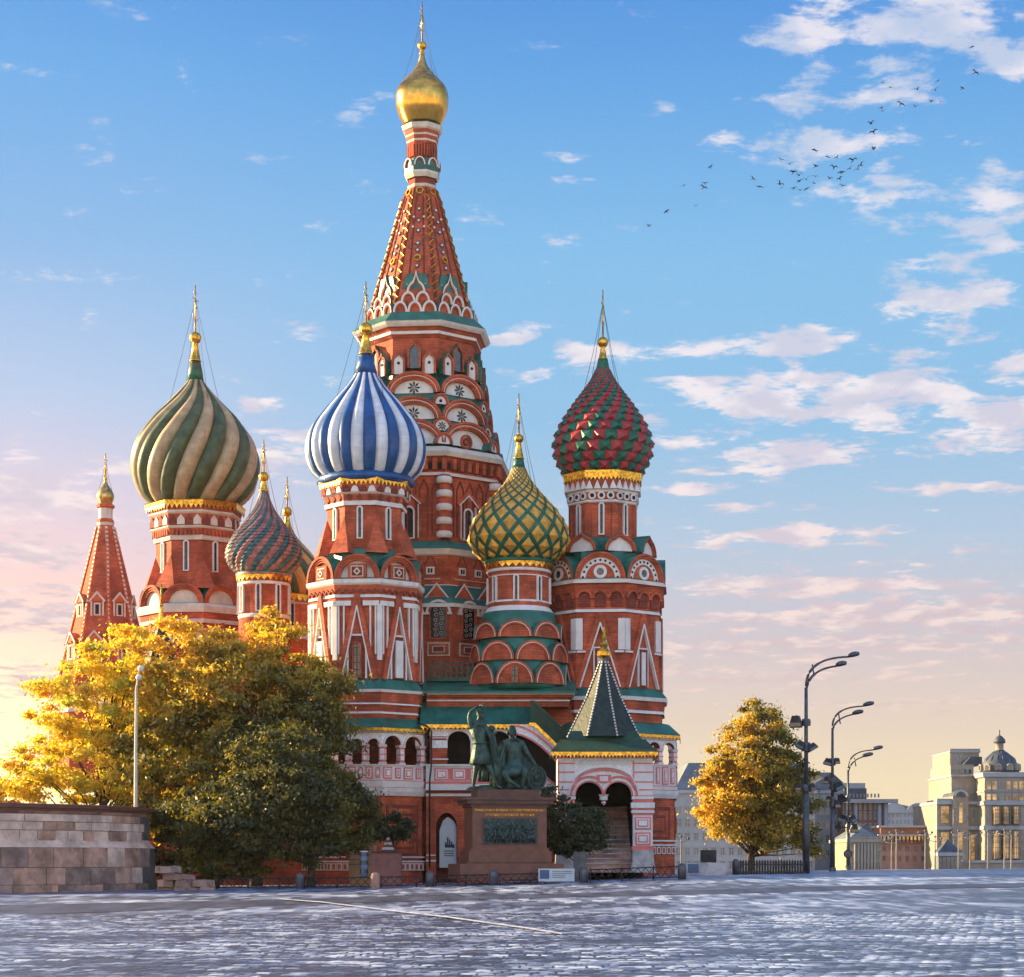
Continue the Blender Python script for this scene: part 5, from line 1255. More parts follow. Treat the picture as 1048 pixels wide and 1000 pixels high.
def face(b, c, r, dx=0.0):
    b.tube([(c[0]+dx, c[1]-r*.92, c[2]+r*.15), (c[0]+dx*1.3, c[1]-r*1.16, c[2]-r*.12)], [r*.10, r*.16], 'bronze', 6)
    for sg in (-1, 1): b.ball((c[0]+dx+sg*r*.34, c[1]-r*.83, c[2]+r*.18), r*.13, 'relief', 8)
    b.tube([(c[0]+dx-r*.25, c[1]-r*.9, c[2]-r*.42), (c[0]+dx+r*.25, c[1]-r*.9, c[2]-r*.42)], r*.07, 'relief', 5)
b = MB(); c = m2(492, 730, -.09); b.ball((c[0]-.02, c[1]+.06, c[2]+.10), .25, 'bronze', 14); b.ball((c[0]-.05, c[1]+.14, c[2]-.05), .22, 'bronze', 12)
b.tube([(c[0]+.02, c[1]-.14, c[2]-.12), (c[0]+.05, c[1]-.24, c[2]-.34)], [.13, .05], 'bronze', 8); face(b, c, .24, .03)
b.build('hair', fig)
hand = MB()
for i in range(5):
    a0 = m2(490+i*.3, 723-.2*i, -.1-.03*i); hand.tube([a0, m2(493.3+i*.2, 721.6+i*.35, -.13-.04*i), m2(495.0-.5*(i == 4)*2, 721.6+i*.55, -.16-.04*i)], [.04, .035, .025], 'bronze', 6)
for i in range(5):
    hand.tube([m2(507.6+i*.5, 776.5, -.42), m2(508.1+i*.55, 779, -.48), m2(507.7+i*.5, 780.6, -.44)], [.04, .035, .028], 'bronze', 6)
hand.build('hand', fig)
cloth('tunic', [(m2(489.5, 742.5), .34, .26), (m2(489, 748), .50, .34), (m2(490.5, 757), .41, .31), (m2(491, 761), .39, .31), (m2(491.5, 765), .45, .36), (m2(492, 773), .56, .46), (m2(492, 781.5), .66, .54), (m2(492, 783), .62, .5)], fig, 11, .07)
b = MB(); b.lathe([(.44, 0, 'bronze'), (.46, .05, 'bronze'), (.44, .12, 'bronze')], 20, 0, *m2(490.8, 761)[:2]); b.v = [(x, y, z0_+m2(0, 762)[2]) for x, y, z0_ in b.v]; b.build('belt', fig)
cloth('cloak', [(m2(494, 745, .3), .24, .12), (m2(497, 760, .4), .28, .16), (m2(499, 776, .45), .34, .2), (m2(498, 792, .4), .40, .24), (m2(497, 800, .4), .34, .2)], fig, 7, .12, 2)
sw = MB(); sw.tube([m2(508, 774, -.5), m2(503.5, 750, -.55)], [.05, .06], 'bronze', 6); sw.tube([m2(500.5, 752, -.5), m2(507, 750.5, -.55)], .05, 'bronze', 6); sw.ball(m2(503, 746.5, -.55), .11, 'bronze', 8)
sw.tube([m2(508, 776, -.5), m2(513.5, 800, -.5)], [.06, .03], 'bronze', 6)
# a helmeted head of an idol/trophy behind the joined hands
sw.tube([m2(503, 748, .1), m2(503.5, 757, .1), m2(506, 775, .1), m2(507, 800, .1)], [.12, .24, .26, .3], 'bronze', 10); sw.ball(m2(503, 746, .1), .22, 'bronze', 12)
sw.build('sword_and_trophy', mon)
# seated man
V = [(*m2(528, 783, .0), .40), (*m2(527, 772, 0), .34), (*m2(526, 760, 0), .42), (*m2(524.5, 755, -.03), .16), (*m2(524, 752, -.06), .16), (*m2(523.6, 748, -.1), .235), (*m2(523.6, 745, -.08), .20),
     (*m2(534.5, 761), .21), (*m2(540, 771, -.05), .155), (*m2(545.5, 779, -.15), .12), (*m2(548.5, 784.5, -.25), .10),
     (*m2(518, 760), .21), (*m2(513.5, 770, -.15), .15), (*m2(511, 777, -.35), .115), (*m2(508.5, 779, -.45), .09),
     (*m2(523, 785, -.3), .28), (*m2(513, 790, -.75), .26), (*m2(518, 799, -.85), .15), (*m2(525.5, 804, -.9), .11), (*m2(530.5, 807.5, -1.05), .09),
     (*m2(532, 785, -.3), .28), (*m2(536, 789, -.85), .25), (*m2(533.5, 799, -.75), .14), (*m2(533, 805, -.72), .11), (*m2(535, 808, -1.0), .09)]
E = [(0, 1), (1, 2), (2, 3), (3, 4), (4, 5), (5, 6), (2, 7), (7, 8), (8, 9), (9, 10), (2, 11), (11, 12), (12, 13), (13, 14), (0, 15), (15, 16), (16, 17), (17, 18), (18, 19), (0, 20), (20, 21), (21, 22), (22, 23), (23, 24)]
fig2 = skin('seated_figure', V, E, mon); fig2['label'] = 'bronze man seated with one hand on a round shield'
b = MB(); c = m2(523.6, 748, -.1); b.ball((c[0], c[1]+.05, c[2]+.09), .255, 'bronze', 14); b.tube([(c[0]-.01, c[1]-.15, c[2]-.12), (c[0]-.02, c[1]-.24, c[2]-.36)], [.14, .05], 'bronze', 8)
for sg in (-1, 1): b.tube([(c[0]+sg*.2, c[1]+.05, c[2]+.05), (c[0]+sg*.24, c[1]+.06, c[2]-.28)], [.09, .07], 'bronze', 8)
face(b, c, .24); b.build('hair', fig2)
hand = MB()
for i in range(5): hand.tube([m2(548.5+i*.45, 784, -.25-.02*i), m2(549.6+i*.5, 787, -.36), m2(549.8+i*.4, 789.3, -.40)], [.04, .035, .028], 'bronze', 6)
for i in range(5): hand.tube([m2(508.7, 778.5+i*.5, -.45), m2(506.6, 778.3+i*.6, -.5), m2(505.6, 779.3+i*.6, -.46)], [.04, .035, .028], 'bronze', 6)
hand.build('hand', fig2)
cloth('tunic', [(m2(526, 757), .34, .28), (m2(526, 763), .50, .36), (m2(526.5, 772), .43, .34), (m2(527.5, 780), .50, .46), (m2(526, 786, -.3), .66, .60), (m2(524, 791, -.45), .72, .62), (m2(523, 795, -.5), .60, .5)], fig2, 7, .05, 1)
cloth('cloak', [(m2(533, 762, .35), .3, .14), (m2(539, 778, .35), .46, .26), (m2(541, 795, .3), .7, .45), (m2(541, 808, .3), .85, .6)], fig2, 9, .10, 3)
b = MB(); b.M = Matrix.Translation(m2(547.8, 796, -.55)) @ Matrix.Rotation(R_(-8), 4, 'Y') @ Matrix.Rotation(R_(12), 4, 'X') @ Matrix.Rotation(R_(12), 4, 'Z') @ Matrix.Scale(.88, 4, (1, 0, 0))
disc(b, 0, 0, .70, -.03, .06, 'relief', 32); annulus(b, 0, 0, .60, .70, -.09, 0, 'bronze', 32); annulus(b, 0, 0, .34, .42, -.10, 0, 'bronze', 24); b.M = b.M @ Matrix.Rotation(math.pi/2, 4, 'X'); b.ball((0, 0, .05), .22, 'relief', 14, .6); b.M = Matrix.Identity(4)
b.build('shield', fig2)
cloth('cloak', [(m2(517, 759, .1), .30, .16), (m2(511, 768, .05), .42, .22), (m2(509, 778, 0), .45, .28), (m2(511, 788, 0), .5, .35), (m2(512, 806, 0), .6, .4)], fig2, 8, .10, 5)
b = MB()                                                         # rock seat, blocks and plinth under the group
for (px, py, y, rx, h) in ((527, 800, .3, .9, .8), (519, 803, .5, .8, .5), (541, 803, .2, .7, .5), (500, 805, .4, .8, .25), (486, 806, .2, .5, .15)):
    c = m2(px, 808, y); b.lathe([(rx, c[2]-.02, 'bronze'), (rx*.9, c[2]+h*.5, 'bronze'), (rx*.6, c[2]+h, 'bronze'), (.05, c[2]+h*1.1, 'bronze')], 9, px, c[0], c[1], True)
b.build('rock_seat', mon)
# ------------------------------------------------------------------ trees
def leafmat(name, cols, scale=.45):
    m = bpy.data.materials.new(name); m.use_nodes = True; N = NT(m.node_tree); N.n.clear()
    pos = N.node('ShaderNodeNewGeometry').outputs['Position']
    nz = N.node('ShaderNodeTexNoise', in_Vector=pos, in_Scale=scale, in_Detail=4.0, in_Roughness=.6).outputs[0]
    at = N.node('ShaderNodeAttribute', attribute_name='tint').outputs['Fac']
    f = N.m('ADD', N.m('MULTIPLY', N.m('SUBTRACT', nz, .5), 1.5), at)
    c = N.ramp(f, [(i/(len(cols)-1), c) for i, c in enumerate(cols)])
    d1 = N.node('ShaderNodeBsdfDiffuse', in_Color=c)
    c2 = N.vm('MULTIPLY', c, (1.5, 1.35, .7))
    t = N.node('ShaderNodeBsdfTranslucent', in_Color=c2)
    mx = N.node('ShaderNodeMixShader', in_0=.5, in_1=d1.outputs[0], in_2=t.outputs[0])
    gl = N.node('ShaderNodeBsdfGlossy', in_Roughness=.5, in_Color=(.7, .7, .7, 1)); mx2 = N.node('ShaderNodeMixShader', in_0=.05, in_1=mx.outputs[0], in_2=gl.outputs[0])
    N.node('ShaderNodeOutputMaterial', in_0=mx2.outputs[0]); MATS[name] = m
leafmat('leaf_gold', [(.60, .36, .03), (.66, .50, .04), (.62, .55, .045), (.42, .44, .04), (.12, .16, .02)])
leafmat('leaf_olive', [(.07, .075, .014), (.14, .13, .018), (.27, .22, .022), (.52, .36, .03), (.68, .48, .04)])
leafmat('leaf_green', [(.03, .045, .010), (.055, .07, .012), (.10, .10, .016), (.17, .15, .018), (.34, .26, .025)])
leafmat('leaf_dark', [(.018, .034, .012), (.03, .05, .016), (.05, .07, .02), (.075, .09, .026)])
def leaves(name, pts, nrm, size, mt, tint, parent, seed=1):
    """one small folded leaf spray (a diamond) per point"""
    rg = np.random.default_rng(seed); n = len(pts)
    a = rg.normal(size=(n, 3)); a /= np.linalg.norm(a, axis=1, keepdims=True)
    nv = nrm*.7+rg.normal(size=(n, 3))*.8; nv /= np.linalg.norm(nv, axis=1, keepdims=True)
    u = np.cross(a, nv); u /= np.linalg.norm(u, axis=1, keepdims=True)+1e-9; w = np.cross(nv, u)
    L = (size*(.6+.8*rg.random(n)))[:, None]
    V = np.stack([pts-u*L, pts+w*L*.55, pts+u*L*1.1, pts-w*L*.55], 1).reshape(-1, 3)
    me = bpy.data.meshes.new(name); me.vertices.add(4*n); me.vertices.foreach_set('co', V.ravel().astype(np.float32))
    me.loops.add(4*n); me.loops.foreach_set('vertex_index', np.arange(4*n, dtype=np.int32))
    me.polygons.add(n); me.polygons.foreach_set('loop_start', np.arange(0, 4*n, 4, dtype=np.int32)); me.polygons.foreach_set('loop_total', np.full(n, 4, dtype=np.int32))
    at = me.attributes.new('tint', 'FLOAT', 'FACE'); at.data.foreach_set('value', tint.astype(np.float32))
    me.update(); me.materials.append(MATS[mt]); return place(name, me, parent)
def tree(name, label, cat, group, base_px, Y, blobs, nclump, nleaf, size, mt, tint0=.5, seed=0, zbase=None, dense=.55, trunk=.3, clump_r=.9, tintfn=None, limbs=40):
    rg = np.random.default_rng(seed); X0 = PX(base_px, Y); z0 = gz(X0, Y) if zbase is None else zbase
    root = empty(name, (X0, Y, z0)); tag(root, label, cat, group)
    s = Y/F; ws = np.array([b_[2]*b_[3]*b_[4] for b_ in blobs]); ws = ws/ws.sum(); CL = []
    for b_, w in zip(blobs, ws):
        k = max(3, int(nclump*w)); c = np.array([PX(b_[0], Y)-X0, b_[5] if len(b_) > 5 else 0, PZ(b_[1], Y)-z0])
        d_ = rg.normal(size=(k, 3)); d_ /= np.linalg.norm(d_, axis=1, keepdims=True)
        r = (dense+(1-dense)*rg.random(k)**.6)[:, None]*(.92+.22*rg.random(k))[:, None]
        e = np.array([b_[2]*s, b_[4]*s, b_[3]*s]); P_ = c+d_*r*e
        CL.append(np.concatenate([P_, d_/e*e.mean()], 1))
    CL = np.concatenate(CL); CL = CL[CL[:, 2] > .25]
    per = max(8, nleaf//len(CL)); n = len(CL)
    rad = clump_r*(.55+.75*rg.random(n))
    off = rg.normal(size=(n, per, 3)); off /= np.linalg.norm(off, axis=2, keepdims=True); off *= np.abs(rg.normal(size=(n, per, 1)))*.62
    pts = CL[:, None, :3]+off*rad[:, None, None]*np.array([1.15, 1.0, .62]); nr = off+CL[:, None, 3:]*.6+np.array([0, 0, .35])
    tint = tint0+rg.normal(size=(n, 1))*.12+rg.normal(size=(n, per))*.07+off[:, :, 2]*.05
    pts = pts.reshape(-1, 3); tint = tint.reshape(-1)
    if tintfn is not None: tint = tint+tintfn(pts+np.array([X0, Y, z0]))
    keep = pts[:, 2] > .08
    leaves('crown', pts[keep], nr.reshape(-1, 3)[keep], size, mt, tint[keep], root, seed+5)
    b = MB(); top = CL[:, 2].max(); cen = CL[:, :3].mean(0)
    ht = cen[2]*.95; sway = [(0, 0, -.3), (.05, 0, ht*.3), (cen[0]*.25+.1, cen[1]*.2, ht*.65), (cen[0]*.6, cen[1]*.5, ht), (cen[0]*.9, cen[1]*.8, ht+(top-ht)*.55)]
    b.tube(sway, [trunk*1.5, trunk, trunk*.8, trunk*.55, trunk*.15], 'bark', 8)
    idx = rg.choice(n, min(n, limbs), replace=False)
    for i in idx:
        p = CL[i, :3]; t = min(.95, max(.22, (p[2]/top)*.7)); q = t*4; j = min(3, int(q)); f = q-j
        a = Vector(sway[j]).lerp(Vector(sway[j+1]), f); v = Vector(p)
        mid = a.lerp(v, .5)+Vector((rg.normal()*.25, rg.normal()*.25, -.15+abs(v.z-a.z)*.05+.1))
        b.tube([a, a.lerp(mid, .5)+Vector((0, 0, .08)), mid, v], [trunk*.36*(1-t*.5), trunk*.26*(1-t*.5), trunk*.17*(1-t*.4), .02], 'bark', 5)
    b.build('trunk', root); return root
gt = 'leafy trees in front of the cathedral at the left'
def goldup(x): return np.clip((x[:, 2]-11.0)*.10, -.12, .55)+np.clip((-15-x[:, 0])*.035, -.1, .4)  # autumn gold plus sunlight painted on the crown's top and left
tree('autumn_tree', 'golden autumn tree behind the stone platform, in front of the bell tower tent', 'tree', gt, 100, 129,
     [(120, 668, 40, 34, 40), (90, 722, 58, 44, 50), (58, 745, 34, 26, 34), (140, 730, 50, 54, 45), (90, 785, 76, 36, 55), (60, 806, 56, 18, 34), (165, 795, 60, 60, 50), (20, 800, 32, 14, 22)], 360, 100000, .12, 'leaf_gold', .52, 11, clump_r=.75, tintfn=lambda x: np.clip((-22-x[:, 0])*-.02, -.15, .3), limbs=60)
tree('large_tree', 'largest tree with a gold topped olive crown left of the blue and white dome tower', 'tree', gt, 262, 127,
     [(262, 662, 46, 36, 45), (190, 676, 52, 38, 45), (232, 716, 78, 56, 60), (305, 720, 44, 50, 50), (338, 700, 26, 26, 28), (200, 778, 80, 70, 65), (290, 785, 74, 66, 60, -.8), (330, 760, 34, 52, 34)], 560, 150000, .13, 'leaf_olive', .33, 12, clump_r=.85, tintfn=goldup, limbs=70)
tree('green_tree', 'dark green spreading tree beside the orange wall, lowest and nearest of the group', 'tree', gt, 318, 119,
     [(300, 812, 70, 44, 45), (345, 835, 40, 34, 34), (250, 838, 56, 40, 40), (320, 862, 46, 26, 30), (285, 775, 50, 28, 30)], 330, 90000, .115, 'leaf_green', .42, 13, clump_r=.75, limbs=50, trunk=.2)
tree('leafy_shrub', 'tall yellow green shrub at the end of the rubble steps', 'shrub', None, 222, 121,
     [(205, 845, 46, 38, 34), (240, 872, 46, 26, 30), (180, 872, 30, 20, 24), (215, 888, 56, 14, 24)], 150, 30000, .13, 'leaf_green', .62, 14, clump_r=.6, trunk=.12, limbs=24)
tree('distant_tree', 'orange tree top peeping over the stone platform at the left edge', 'tree', None, 4, 160,
     [(6, 812, 26, 14, 20), (-22, 808, 30, 22, 20)], 60, 9000, .17, 'leaf_gold', .2, 15, clump_r=.8, limbs=12)
tree('small_tree', 'small dark leafed tree above the striped cone tent', 'tree', None, 402, 121,
     [(400, 846, 20, 13, 15), (388, 852, 13, 10, 12), (414, 852, 10, 8, 10)], 42, 4600, .13, 'leaf_dark', .35, 16, clump_r=.38, trunk=.06, limbs=16)
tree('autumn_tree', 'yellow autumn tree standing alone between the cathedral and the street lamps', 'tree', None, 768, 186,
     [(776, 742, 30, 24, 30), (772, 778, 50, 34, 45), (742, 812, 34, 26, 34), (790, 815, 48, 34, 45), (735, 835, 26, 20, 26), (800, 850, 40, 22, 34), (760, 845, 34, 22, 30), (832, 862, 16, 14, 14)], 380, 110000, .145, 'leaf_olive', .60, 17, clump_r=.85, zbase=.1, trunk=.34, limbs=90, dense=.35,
     tintfn=lambda x: np.clip((PX(765, 186)-x[:, 0])*.05+(5.5-np.abs(x[:, 2]-5.5))*.02-.05, -.45, .25))  # sunlit left side painted into the leaf tint
tree('round_shrub', 'round dark green bush between the monument and the porch', 'shrub', None, 590, 120,
     [(578, 845, 32, 26, 26), (604, 848, 18, 20, 20), (566, 822, 16, 16, 14), (590, 862, 30, 12, 22)], 190, 36000, .085, 'leaf_dark', .5, 18, clump_r=.45, trunk=.12, limbs=14, dense=.7)

# ------------------------------------------------------------------ round stone platform and its rubble steps
pc = (-34.15, 117.5); root = empty('stone_platform', (pc[0], pc[1], -.2)); tag(root, 'round platform of pale and brown stone blocks under a dark coping at the left edge', 'platform')
def ringblocks(name, R, z0, z1, wmin, wmax, mats, seed, proud=.04, back=.5, a0=-70, a1=80):
    rg = random.Random(seed); b = MB(); a = R_(a0)
    b.lathe([(R-.05, z0, 'mortar'), (R-.05, z1, 'mortar')], 96, 0, smooth=False)
    while a < R_(a1):
        w = rg.uniform(wmin, wmax)/R; g = .015/R; dp = rg.uniform(-.03, proud); nn = 4
        zz0, zz1 = z0+.015, z1-.015; mt = rg.choice(mats); vs = []
        for i in range(nn+1):
            t = a+g+(w-2*g)*i/nn
            for (rr, z_) in ((R-.3, zz0), (R+dp, zz0), (R+dp, zz1), (R-.3, zz1)):
                e = .02 if i in (0, nn) and rr > R-.2 else 0
                vs.append(((rr-e)*math.sin(t), -(rr-e)*math.cos(t), z_))
        b.add(vs, [(4*i+k, 4*i+(k+1) % 4, 4*i+4+(k+1) % 4, 4*i+4+k) for i in range(nn) for k in range(4)]+[(0, 1, 2, 3), (4*nn+3, 4*nn+2, 4*nn+1, 4*nn)], mt)
        a += w
    return b.build(name, root)
Yf = 106.5; zf = lambda py: PZ(py, Yf)+.2
warm = ['stone_warm', 'stone_warm', 'stone_grey', 'stone_warm', 'stone_pale']
ringblocks('plinth', 13.25, -.4, zf(906), 1.2, 2.2, ['stone_grey', 'stone_warm'], 1)
ringblocks('plinth', 13.15, zf(906), zf(888), 1.0, 2.2, warm, 2); ringblocks('plinth', 13.1, zf(888), zf(867), .9, 2.1, warm, 3)
b = MB(); b.lathe([(13.1, zf(867), 'stone_pale'), (12.8, zf(861), 'stone_pale'), (12.75, zf(858), 'stone_pale')], 96, 0, smooth=False); b.build('sloped_course', root)
pale = ['stone_pale', 'stone_pale', 'stone_warm', 'stone_pale', 'stone_pale']
ringblocks('wall', 12.78, zf(860), zf(849), .7, 2.0, pale, 4); ringblocks('wall', 12.78, zf(849), zf(840), .8, 2.2, pale, 5); ringblocks('wall', 12.78, zf(840), zf(832), .9, 2.4, pale, 6)
b = MB(); b.lathe([(12.7, zf(832), 'stone_warm'), (12.88, zf(829), 'granite'), (12.92, zf(826.5), 'granite'), (13.05, zf(825.5), 'granite'), (13.08, zf(822.5), 'granite_dark'), (12.95, zf(821.5), 'granite_dark'), (2, zf(821), 'granite_dark')], 96, 0, smooth=False); b.build('coping', root)
b = MB(); rg = random.Random(5); root2 = None
for i in range(46):
    t = rg.random(); px = 160+56*t; hgt = (1-t)*1.55+.22; X_, Y_, Z_ = PX(px, 112), 110.5+rg.uniform(-.4, 3.0), 0
    k = rg.randint(0, max(0, int(hgt/.42))); w, h_, d_ = rg.uniform(.35, .85), rg.uniform(.3, .42), rg.uniform(.4, .8)
    b.M = Matrix.Translation((X_, Y_, k*.38-.08)) @ Matrix.Rotation(rg.uniform(-.35, .35), 4, 'Z') @ Matrix.Rotation(rg.uniform(-.07, .07), 4, 'Y')
    b.plate([(-w*.5, .02), (-w*.46, h_), (-w*.3, h_+.02), (w*.44, h_-.03), (w*.5, .03)], -d_/2, d_/2, rg.choice(['stone_warm', 'stone_grey', 'stone_grey']))
b.M = Matrix.Identity(4)
o = b.build('rubble_steps'); tag(o, 'broken stone blocks stepping down to the right of the round platform', 'steps')
mr = bpy.data.objects.new
# ------------------------------------------------------------------ lamp standards
def arc_pts(p0, p1, p2, n=10): return [tuple(Vector(p0)*(1-t)**2+Vector(p1)*2*t*(1-t)+Vector(p2)*t*t) for t in [i/n for i in range(n+1)]]
def street_lamp(label, px, Y, ybase, tips, ybend, rbase, gear, sign=None):
    X0 = PX(px, Y); zb = PZ(ybase, Y)-.6; root = empty('street_lamp', (X0, Y, zb)); tag(root, label, 'street lamp', 'tall double armed street lamps at the right')
    W = lambda x, y, d=0: (PX(x, Y)-X0, d, PZ(y, Y)-zb); s = Y/F
    b = MB(); b.tube([(0, 0, 0), (0, 0, 1.2)], rbase*1.35, 'steel', 12); b.tube([(0, 0, 1.2), W(px, ybend+(ybase-ybend)*.5)], [rbase, rbase*.8], 'steel', 12); b.tube([W(px, ybend+(ybase-ybend)*.5), W(px, ybend)], [rbase*.62, rbase*.45], 'steel', 12)
    b.build('pole', root)
    for j, (tx, ty) in enumerate(tips):
        b = MB(); st_ = W(px, ybend-2+6*j, -.04+.08*j); en = W(tx-12*s*20*.8*.6, ty+1.5, 0)
        ctrl = W(px+.5+j*1.0, ty+4+j*3)
        b.tube(arc_pts(st_, ctrl, W(tx-9, ty+3.2), 14), [rbase*.38]*8+[rbase*.28]*7, 'steel', 8); b.build('arm', root)
        b = MB(); c = W(tx-4, ty+1.2); L_ = 6.2*s
        b.M = Matrix.Translation(c) @ Matrix.Rotation(R_(-12), 4, 'Y')
        b.lathe([(.02, -.14, 'glass'), (.26, -.12, 'glass'), (.34, 0, 'steel'), (.30, .12, 'steel'), (.12, .2, 'steel')], 14, 0, 0, 0, True)
        b.v = [tuple((b.M @ Vector(((b.M.inverted() @ Vector(v)).x*L_/.34, (b.M.inverted() @ Vector(v)).y, (b.M.inverted() @ Vector(v)).z)))) for v in b.v]; b.M = Matrix.Identity(4)
        b.build('lamp_head', root)
    tx, ty = tips[0]; b = MB(); b.tube([W(px+6.2, tips[0][1]+11), W(px+8, tips[1][1]+13)], .05, 'steel', 5); b.build('brace', root)
    for (gx, gy, w, h, ang) in gear:
        b = MB(); c = W(gx, gy, -.25); side = 1 if gx >= px else -1
        b.M = Matrix.Translation(c) @ Matrix.Rotation(R_(ang), 4, 'Y') @ Matrix.Rotation(R_(18*side), 4, 'Z')
        w_, h_ = w*s/2, h*s/2
        b.plate([(-w_*.55, h_), (w_*.55, h_), (w_, -h_*.6), (w_*.9, -h_), (-w_*.9, -h_), (-w_, -h_*.6)], -w_*.6, w_*.6, 'iron', 'steel')
        b.box(-w_*.85, w_*.85, -w_*.66, -w_*.6, -h_*.85, -h_*.2, 'glass'); b.tube([(0, 0, 0), (0, .2, h_*1.2)], .03, 'iron', 5)
        b.M = Matrix.Identity(4); b.tube([c, W(px, gy+1.5)], .05, 'iron', 5); b.build('spotlight', root)
    for gy in sorted({g[1] for g in gear}):
        b = MB(); b.M = Matrix.Translation(W(px, gy)); b.lathe([(rbase*1.2, -.25, 'steel'), (rbase*1.3, 0, 'steel'), (rbase*1.1, .2, 'steel')], 12, 0); b.build('collar', root)
    if sign:
        b = MB(); b.M = Matrix.Translation(W(*sign, -.3)); disc(b, 0, 0, 4.4*s, -.03, .03, 'steel', 24); annulus(b, 0, 0, 3.6*s, 4.4*s, -.05, -.03, 'iron', 24); b.build('road_sign', root)
    return root
street_lamp('tallest and nearest street lamp, its pole hung with one big square floodlight', 825, 132, 905, [(878, 669), (865, 678.5)], 704, .24, [(814, 739, 13, 12, 0), (819, 763, 9, 8, 30), (830, 765, 11, 7, -30), (817, 806, 6, 7, 10), (831, 806, 6, 7, -10)])
street_lamp('middle one of three double armed street lamps, second in height', 852, 150, 896, [(893, 719.5), (882, 728)], 745, .20, [(847, 780, 9, 7, 15), (856, 779, 6, 6, 0), (845, 799, 6, 7, 10), (857, 805, 11, 9, -25), (847, 818, 5, 6, 0), (856, 823, 7, 8, 0)])
street_lamp('lowest and farthest of three double armed street lamps, with a round sign', 868, 168, 893, [(902, 764.5), (892, 771.5)], 788, .18, [(861, 817, 10, 9, -20), (862, 838, 9, 7, 25), (872, 838, 7, 8, -20), (873, 848, 9, 9, 0), (858, 846, 6, 5, 0)], (867, 874))
Yl = 121.0; X0 = PX(139, Yl); zb = 4.5; root = empty('globe_lamp', (X0, Yl, 0)); tag(root, 'thin white lamp post with two globes rising behind the stone platform', 'lamp post')
b = MB(); W = lambda x, y, d=0: (PX(x, Yl)-X0, d, PZ(y, Yl)); b.tube([(0, 0, 4.0), (0, 0, 5.5), W(139, 770), W(139.5, 705), W(141, 696), W(143.5, 691)], [.14, .12, .10, .075, .05, .04], 'cream', 8); b.build('pole', root)
for x, y in ((144.5, 684.5), (142.5, 693.5)):
    b = MB(); b.ball(W(x, y, -.1), .20, 'white', 14); b.lathe([(.05, 0, 'steel'), (.16, .06, 'steel')], 10, 0); b.build('globe', root)

# ------------------------------------------------------------------ fences, bollards, signs, kiosk
Yr = 113.0
def bollard(px, label, Y=Yr, w=9, h=16, group='stone bollards of the low fence', mt='stone_grey'):
    X_ = PX(px, Y); s = Y/F; b = MB(); w_ = w*s/2; h_ = h*s
    b.lathe([(w_, -.3, mt), (w_, h_*.72, mt), (w_*.93, h_*.86, mt), (w_*.62, h_*.97, mt), (.05, h_, mt)], 14, 0)
    o = b.build('bollard', None, (X_, Y, gz(X_, Y))); tag(o, label, 'bollard', group); return o
for px, l in ((307, 'stone bollard below the dark green tree'), (384, 'rough pale stone bollard in front of the maroon stall'), (440, 'stone bollard left of the monument pedestal'), (505, 'stone bollard in front of the monument pedestal'), (598, 'stone bollard right of the white sign panel, before the porch stair'), (698, 'stone bollard at the right corner of the cathedral')):
    bollard(px, l, mt='stone_warm' if px == 384 else 'steel')
def fence(x0, x1, label, Y=Yr, h=11, kind='chain'):
    s = Y/F; X0, X1 = PX(x0, Y), PX(x1, Y); root = empty('iron_fence', (X0, Y, gz(X0, Y))); tag(root, label, 'fence', 'low iron fences round the cathedral')
    L = X1-X0; g1 = gz(X1, Y)-gz(X0, Y); h_ = h*s; b = MB()
    b.tube([(0, 0, h_), (L, 0, h_+g1)], .032, 'iron', 5); b.tube([(0, 0, .12), (L, 0, .12+g1)], .028, 'iron', 5); b.build('rail', root)
    n = max(2, int(L/.42)); b = MB()
    for i in range(n):
        u0, u1 = L*i/n, L*(i+1)/n; g = g1*i/n
        b.tube([(u0, 0, .12+g), (u1, 0, h_+g)], .02, 'iron', 4); b.tube([(u1, 0, .12+g), (u0, 0, h_+g)], .02, 'iron', 4)
        if i % 4 == 0: b.tube([(u0, 0, g-.2), (u0, 0, h_+.1+g)], .035, 'iron', 5)
    b.build('lattice', root)
for x0, x1, l in ((222, 302, 'low iron lattice fence below the trees at the left'), (312, 378, 'low iron lattice fence under the green tree'), (390, 435, 'low iron lattice fence before the maroon stall'), (446, 500, 'low iron lattice fence at the left half of the monument'), (511, 551, 'low iron lattice fence at the right half of the monument'), (604, 693, 'longest iron lattice fence in front of the porch stair')): fence(x0, x1, l, h=13 if x0 > 600 else 11)
Yq = 131.0; s = Yq/F; X0 = PX(757, Yq); g0 = gz(X0, Yq); root = empty('picket_fence', (X0, Yq, g0)); tag(root, 'dark fence of upright stone pickets under the lone yellow tree', 'fence')
b = MB(); L = PX(824, Yq)-X0; b.box(0, L, .0, .12, -.5, .18, 'stone_grey'); b.box(0, L, .02, .10, .62, .70, 'iron'); b.build('rail', root)
b = MB()
for i in range(24): u = L*(i+.3)/24; b.plate([(u-.065, -.2), (u+.065, -.2), (u+.065, .86), (u, .98), (u-.065, .86)], -.05, .0, 'iron')
b.build('pickets', root)
bollard(753, 'dark stone post at the left end of the picket fence', Yq, 7, 16, None, 'steel')
